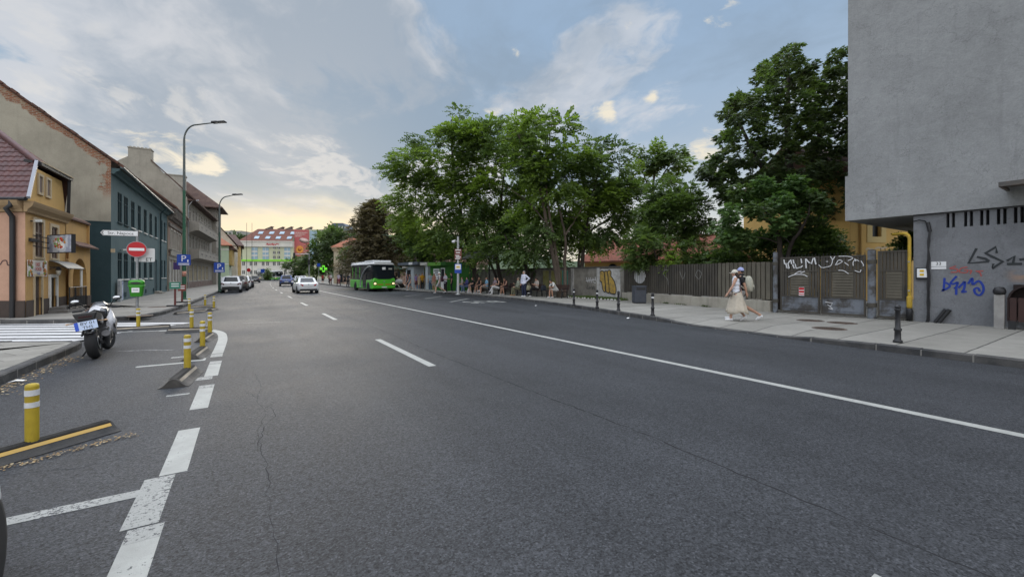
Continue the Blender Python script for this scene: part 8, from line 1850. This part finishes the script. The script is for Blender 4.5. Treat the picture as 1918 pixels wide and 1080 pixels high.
tree('tall hornbeam with several pale leaning trunks beside the end bench',bC,[(up_from(bC,[(1040,500),(1024,420),(1008,340),(985,280),(965,245)],dC),.20,.04),(up_from(bC,[(1046,500),(1032,420),(1022,340),(1030,262),(1036,215,dC+.4)],dC),.15,.02),([bC+Vector((.25,-.3,0))]+up_from(bC,[(1058,500),(1058,440),(1044,380),(1030,330)],dC+.3)[1:],.15,.04),([D(1058,440,dC+.3)]+[D(1078,410,dC+.6),D(1100,370,dC+.8)],.08,.03),([D(1024,420,dC),D(1000,390,dC+.4),D(980,372,dC+.6),D(950,350,dC+.6)],.06,.02)],bl,15500,.23,[L_HORN,L_DARK],4,bark=M_BARKL,group=gT,flat=.35,droop=.2,twig=.026,shell=.42)
bD=base_at(20.6,23.0);dD=bD.x*SA+bD.y*CA
polyD=[(1062,330),(1078,290),(1095,266),(1130,262),(1165,268),(1183,300),(1186,350),(1172,410),(1190,440),(1160,466),(1095,464),(1055,440),(1048,390)]
bl=fill(polyD,dD+1,2.1,26,rng,.8)
tree('rounded dark tree at the right end of the clump over the concrete wall',bD,[(up_from(bD,[(1092,470),(1105,390),(1125,300)],dD+.5),.20,.05),(up_from(bD,[(1090,450),(1150,400),(1160,330)],dD+1),.12,.04)],bl,25000,.22,[L_DARK,L_HORN,L_DARK],5,group=gT,flat=.4,droop=.2,shell=.45)
bS=base_at(30.5,25.5);dS=bS.x*SA+bS.y*CA
bl=fill([(1182,300),(1198,270),(1238,259),(1268,264),(1284,290),(1280,320),(1255,345),(1228,335),(1195,335)],dS,1.8,23,rng,.85)+fill([(1185,350),(1225,345),(1240,395),(1200,420)],dS,1.5,28,rng,.6)
tree('slender tree with small round open crown rising between the clump and the chestnut',bS,[(up_from(bS,[(1228,440),(1222,370),(1228,310),(1236,272)],dS),.20,.05),([D(1222,370,dS),D(1205,325,dS),D(1195,295,dS)],.09,.03),([D(1222,360,dS),D(1250,315,dS),D(1268,285,dS)],.09,.03)],bl,13000,.24,[L_DARK,L_HORN],6,style='palm',group='trees behind the fence',shell=.45)
bF=base_at(24.6,16.2);dF=bF.x*SA+bF.y*CA
bl=fill([(1198,400),(1212,372),(1232,348),(1262,336),(1300,350),(1322,380),(1322,415),(1305,445),(1270,452),(1225,448),(1203,430)],dF,2.2,23,rng,.95)
tree('dense dark round tree on a short trunk behind the plank fence',bF,[(up_from(bF,[(1283,475),(1278,430),(1265,380)],dF),.24,.06)],bl,26000,.15,[L_DARK],7,group='trees behind the fence',shell=.45)
bH=base_at(26.5,12.8);dH=bH.x*SA+bH.y*CA
polyH=[(1308,318),(1330,290),(1350,285),(1343,235),(1352,205),(1372,178),(1402,165),(1425,130),(1445,112),(1470,88),(1498,92),(1520,108),(1545,130),(1560,200),(1562,330),(1555,420),(1490,400),(1440,380),(1400,390),(1350,380),(1322,350)]
bl=fill(polyH,dH,3.6,19,rng,.88,.68)
tree('huge dark horse chestnut filling the sky behind the fence',bH,[(up_from(bH,[(1490,430),(1480,320),(1475,220),(1478,120)],dH),.42,.06),([D(1488,400,dH),D(1430,320,dH-.5),D(1390,240,dH-.5),D(1375,195,dH)],.2,.04),([D(1485,360,dH),D(1530,280,dH+.5),D(1535,180,dH+.5)],.18,.04),([D(1488,410,dH),D(1410,370,dH),D(1350,330,dH)],.16,.04)],bl,62000,.21,[L_CHES,L_CHES,L_DARK],8,style='palm',group='trees behind the fence',twig=.03,shell=.42)
bH2=base_at(31.5,10.6);dH2=bH2 .x*SA+bH2 .y*CA
bl=fill([(1545,125),(1560,108),(1585,95),(1620,85),(1680,100),(1690,300),(1685,395),(1600,402),(1588,452),(1560,470),(1552,300)],dH2,3.0,20,rng,.9,.7)
tree('second tall chestnut half hidden by the grey block edge',bH2,[(up_from(bH2,[(1600,430),(1598,300),(1595,150)],dH2),.36,.06),([D(1600,350,dH2),D(1640,260,dH2),D(1650,170,dH2)],.15,.04)],bl,44000,.21,[L_CHES],9,style='palm',group='trees behind the fence',twig=.03,shell=.45)
bI=base_at(19.9,9.1);dI=bI.x*SA+bI.y*CA
polyI=[(1338,450),(1345,400),(1362,370),(1390,358),(1420,350),(1440,335),(1465,345),(1492,338),(1515,360),(1545,378),(1548,400),(1530,432),(1500,448),(1460,440),(1420,455),(1385,462),(1350,470)]
bl=fill(polyI,dI+.4,1.5,24,rng,.92)
tree('bright green spreading maple with forked trunk just behind the fence',bI,[(up_from(bI,[(1462,470),(1450,420),(1430,390)],dI),.14,.05),(up_from(bI,[(1478,470),(1500,430),(1515,400)],dI),.11,.04),([D(1450,420,dI),D(1410,400,dI),D(1375,400,dI)],.07,.03)],bl,21000,.17,[L_LIGHT,L_LIGHT,L_DARK],10,style='palm',group='trees behind the fence',shell=.4)
def shrub(label,b,poly,th,sp,n,size,mats,seed,style='spray',keep=.95):
 b=Vector(b);dd=b.x*SA+b.y*CA;bl=fill(poly,dd,th,sp,random.Random(seed),keep)
 c=bl[len(bl)//2][0];return tree(label,b,[([b,b.lerp(c,.6)+Vector((.1,.1,0)),c],.07,.03)],bl,n,size,mats,seed,style,name='shrub',cat='shrub',group='shrubs behind the fence',twig=.012)
shrub('dark lilac like shrub rising over the fence above the round white blob',(20.7,15.2,.12),[(1180,470),(1190,440),(1215,428),(1242,440),(1252,470),(1248,500),(1185,500)],.9,17,9000,.11,[L_DARK],21)
shrub('yellow green ivy hanging over the left end of the plank fence',(19.7,16.0,.12),[(1176,496),(1195,486),(1238,486),(1246,498),(1225,505),(1185,506)],.35,10,2600,.085,[L_IVY],22)
shrub('small leafy shrub under the round tree by the tiled roof',(20.9,13.6,.12),[(1262,470),(1290,455),(1320,465),(1345,480),(1340,502),(1255,503)],.9,17,6000,.12,[L_DARK,L_HORN],23)
shrub('dark mass of shrubs under the bright maple',(21.5,11.2,.12),[(1335,470),(1360,445),(1420,440),(1480,450),(1490,500),(1335,505)],1.1,19,12000,.14,[L_DARK],24)
shrub('dark shrub between the maple and the brown shed',(22.6,8.8,.12),[(1490,440),(1520,425),(1550,430),(1572,455),(1580,492),(1490,500)],1.1,19,11000,.14,[L_DARK,L_CHES],25)
shrub('small shrub top against the yellow wall under the overhang',(22.6,5.7,.12),[(1684,470),(1690,446),(1706,440),(1722,450),(1722,474)],.5,12,2600,.11,[L_DARK],26)
bK=base_at(16.4,50.5);dK=bK.x*SA+bK.y*CA;rk_=random.Random(40);bl=[];limbs=[(up_from(bK,[(697,470),(700,420),(703,378)],dK),.24,.03)]
for k in range(21):
 f=k/20;v=505-f*122;half=(64*(1-f)**.60+4)*rk_.uniform(.85,1.1)
 for q in range(9):
  a=q*.70+k*1.1;rr=half*dK/F_PX;c0=D(700+2*f,v,dK);e_=c0+Vector((math.cos(a)*rr,math.sin(a)*rr,.10*rr*(1 if f>.5 else-.6)))
  limbs.append(([c0,c0 .lerp(e_,.5)+Vector((0,0,.12)),e_],.03,.01))
  for s in(.35,.65,.95):bl.append((c0 .lerp(e_,s)+Vector((0,0,-.06)),.66*(1.15-.4*s)*rk_.uniform(.8,1.2)))
tree('dark brownish spreading conifer behind the green bus',bK,limbs,bl,52000,.19,[L_CON],11,flat=.22,droop=.05,group=None,skel=False,shell=.6)
def far_tree(label,p,poly,th,sp,n,size,mats,seed,grp='trees far down the street',tr=.2,tv=None):
 p=Vector(p);dd=p.x*SA+p.y*CA;bl=fill(poly,dd,th,sp,random.Random(seed),.95);c=max(bl,key=lambda b:b[0].z)[0]
 return tree(label,p,[([p,p.lerp(c,.5)+Vector((.2,0,0)),c],tr,.05)],bl,n,size,mats,seed,group=grp,twig=.04)
far_tree('big green tree right of the red banner, left one',G(592,526),[(566,475),(575,450),(590,436),(608,432),(618,450),(622,490),(605,512),(575,508)],4,13,9000,.5,[L_FAR,L_DARK],31)
far_tree('big green tree right of the red banner, closer to the beige townhouse',G(632,526.5),[(612,450),(620,432),(640,428),(656,436),(664,460),(655,490),(625,492)],4,13,8000,.5,[L_FAR,L_DARK],32)
far_tree('small round clipped tree in front of the white block storeys',G(553,525),[(534,500),(542,486),(556,483),(570,490),(573,506),(560,516),(540,513)],2.4,9,6000,.4,[L_DARK,L_FAR],33)
far_tree('dark slim cypress in front of the white block',G(500,525),[(496,520),(497,508),(500,502),(503,508),(505,520)],.8,4,1500,.3,[L_DARK],34)
far_tree('green tree behind the kiosks right of the conifer',(21.5,51.5,.12),[(742,505),(748,455),(765,440),(790,445),(800,470),(795,500)],3,16,10000,.24,[L_HORN,L_DARK],35)
far_tree('dark tree spreading above the kiosk roofs',(20.5,40.5,.12),[(770,465),(790,440),(840,430),(880,450),(880,480),(830,484),(790,478)],2.5,19,14000,.2,[L_DARK],36)
far_tree('leafy tree at the side of the beige townhouse',(17.8,72,.12),[(645,490),(648,470),(658,462),(668,470),(668,500),(648,505)],2.0,9,5000,.3,[L_DARK,L_FAR],37)
for i,(u,v,dist,w_,h,lb)in enumerate([(436,452,200,26,24,'blue green tree on the hill left of the red roofed block, lower'),(424,447,215,16,14,'blue green tree on the hill above the mint house'),(452,448,230,14,12,'small tree on the hill by the red mansard corner'),(640,440,240,30,26,'hill tree below the dark sloped roof building'),(662,450,210,24,22,'hill tree left of the conifer top'),(612,445,225,20,14,'hill tree below the right concrete flats')]):
 p=D(u,515,dist);p.z=max(0,hz(p.x,p.y)-1 if p.y>225 else 0)
 far_tree(lb,p,[(u-w_/2,v+h*.3),(u-w_*.35,v-h*.3),(u,v-h*.55),(u+w_*.35,v-h*.3),(u+w_/2,v+h*.3),(u+w_*.3,v+h*.7),(u-w_*.3,v+h*.7)],3,7,4000,.9,[L_FAR],50+i,'trees on the hill')
far_tree('pale slanting bare trunked tree between the conifer and the kiosks',(17.9,48.8,.12),[(735,420),(760,400),(785,400),(790,430),(765,445),(738,440)],2,17,7000,.22,[L_HORN,L_DARK],38)
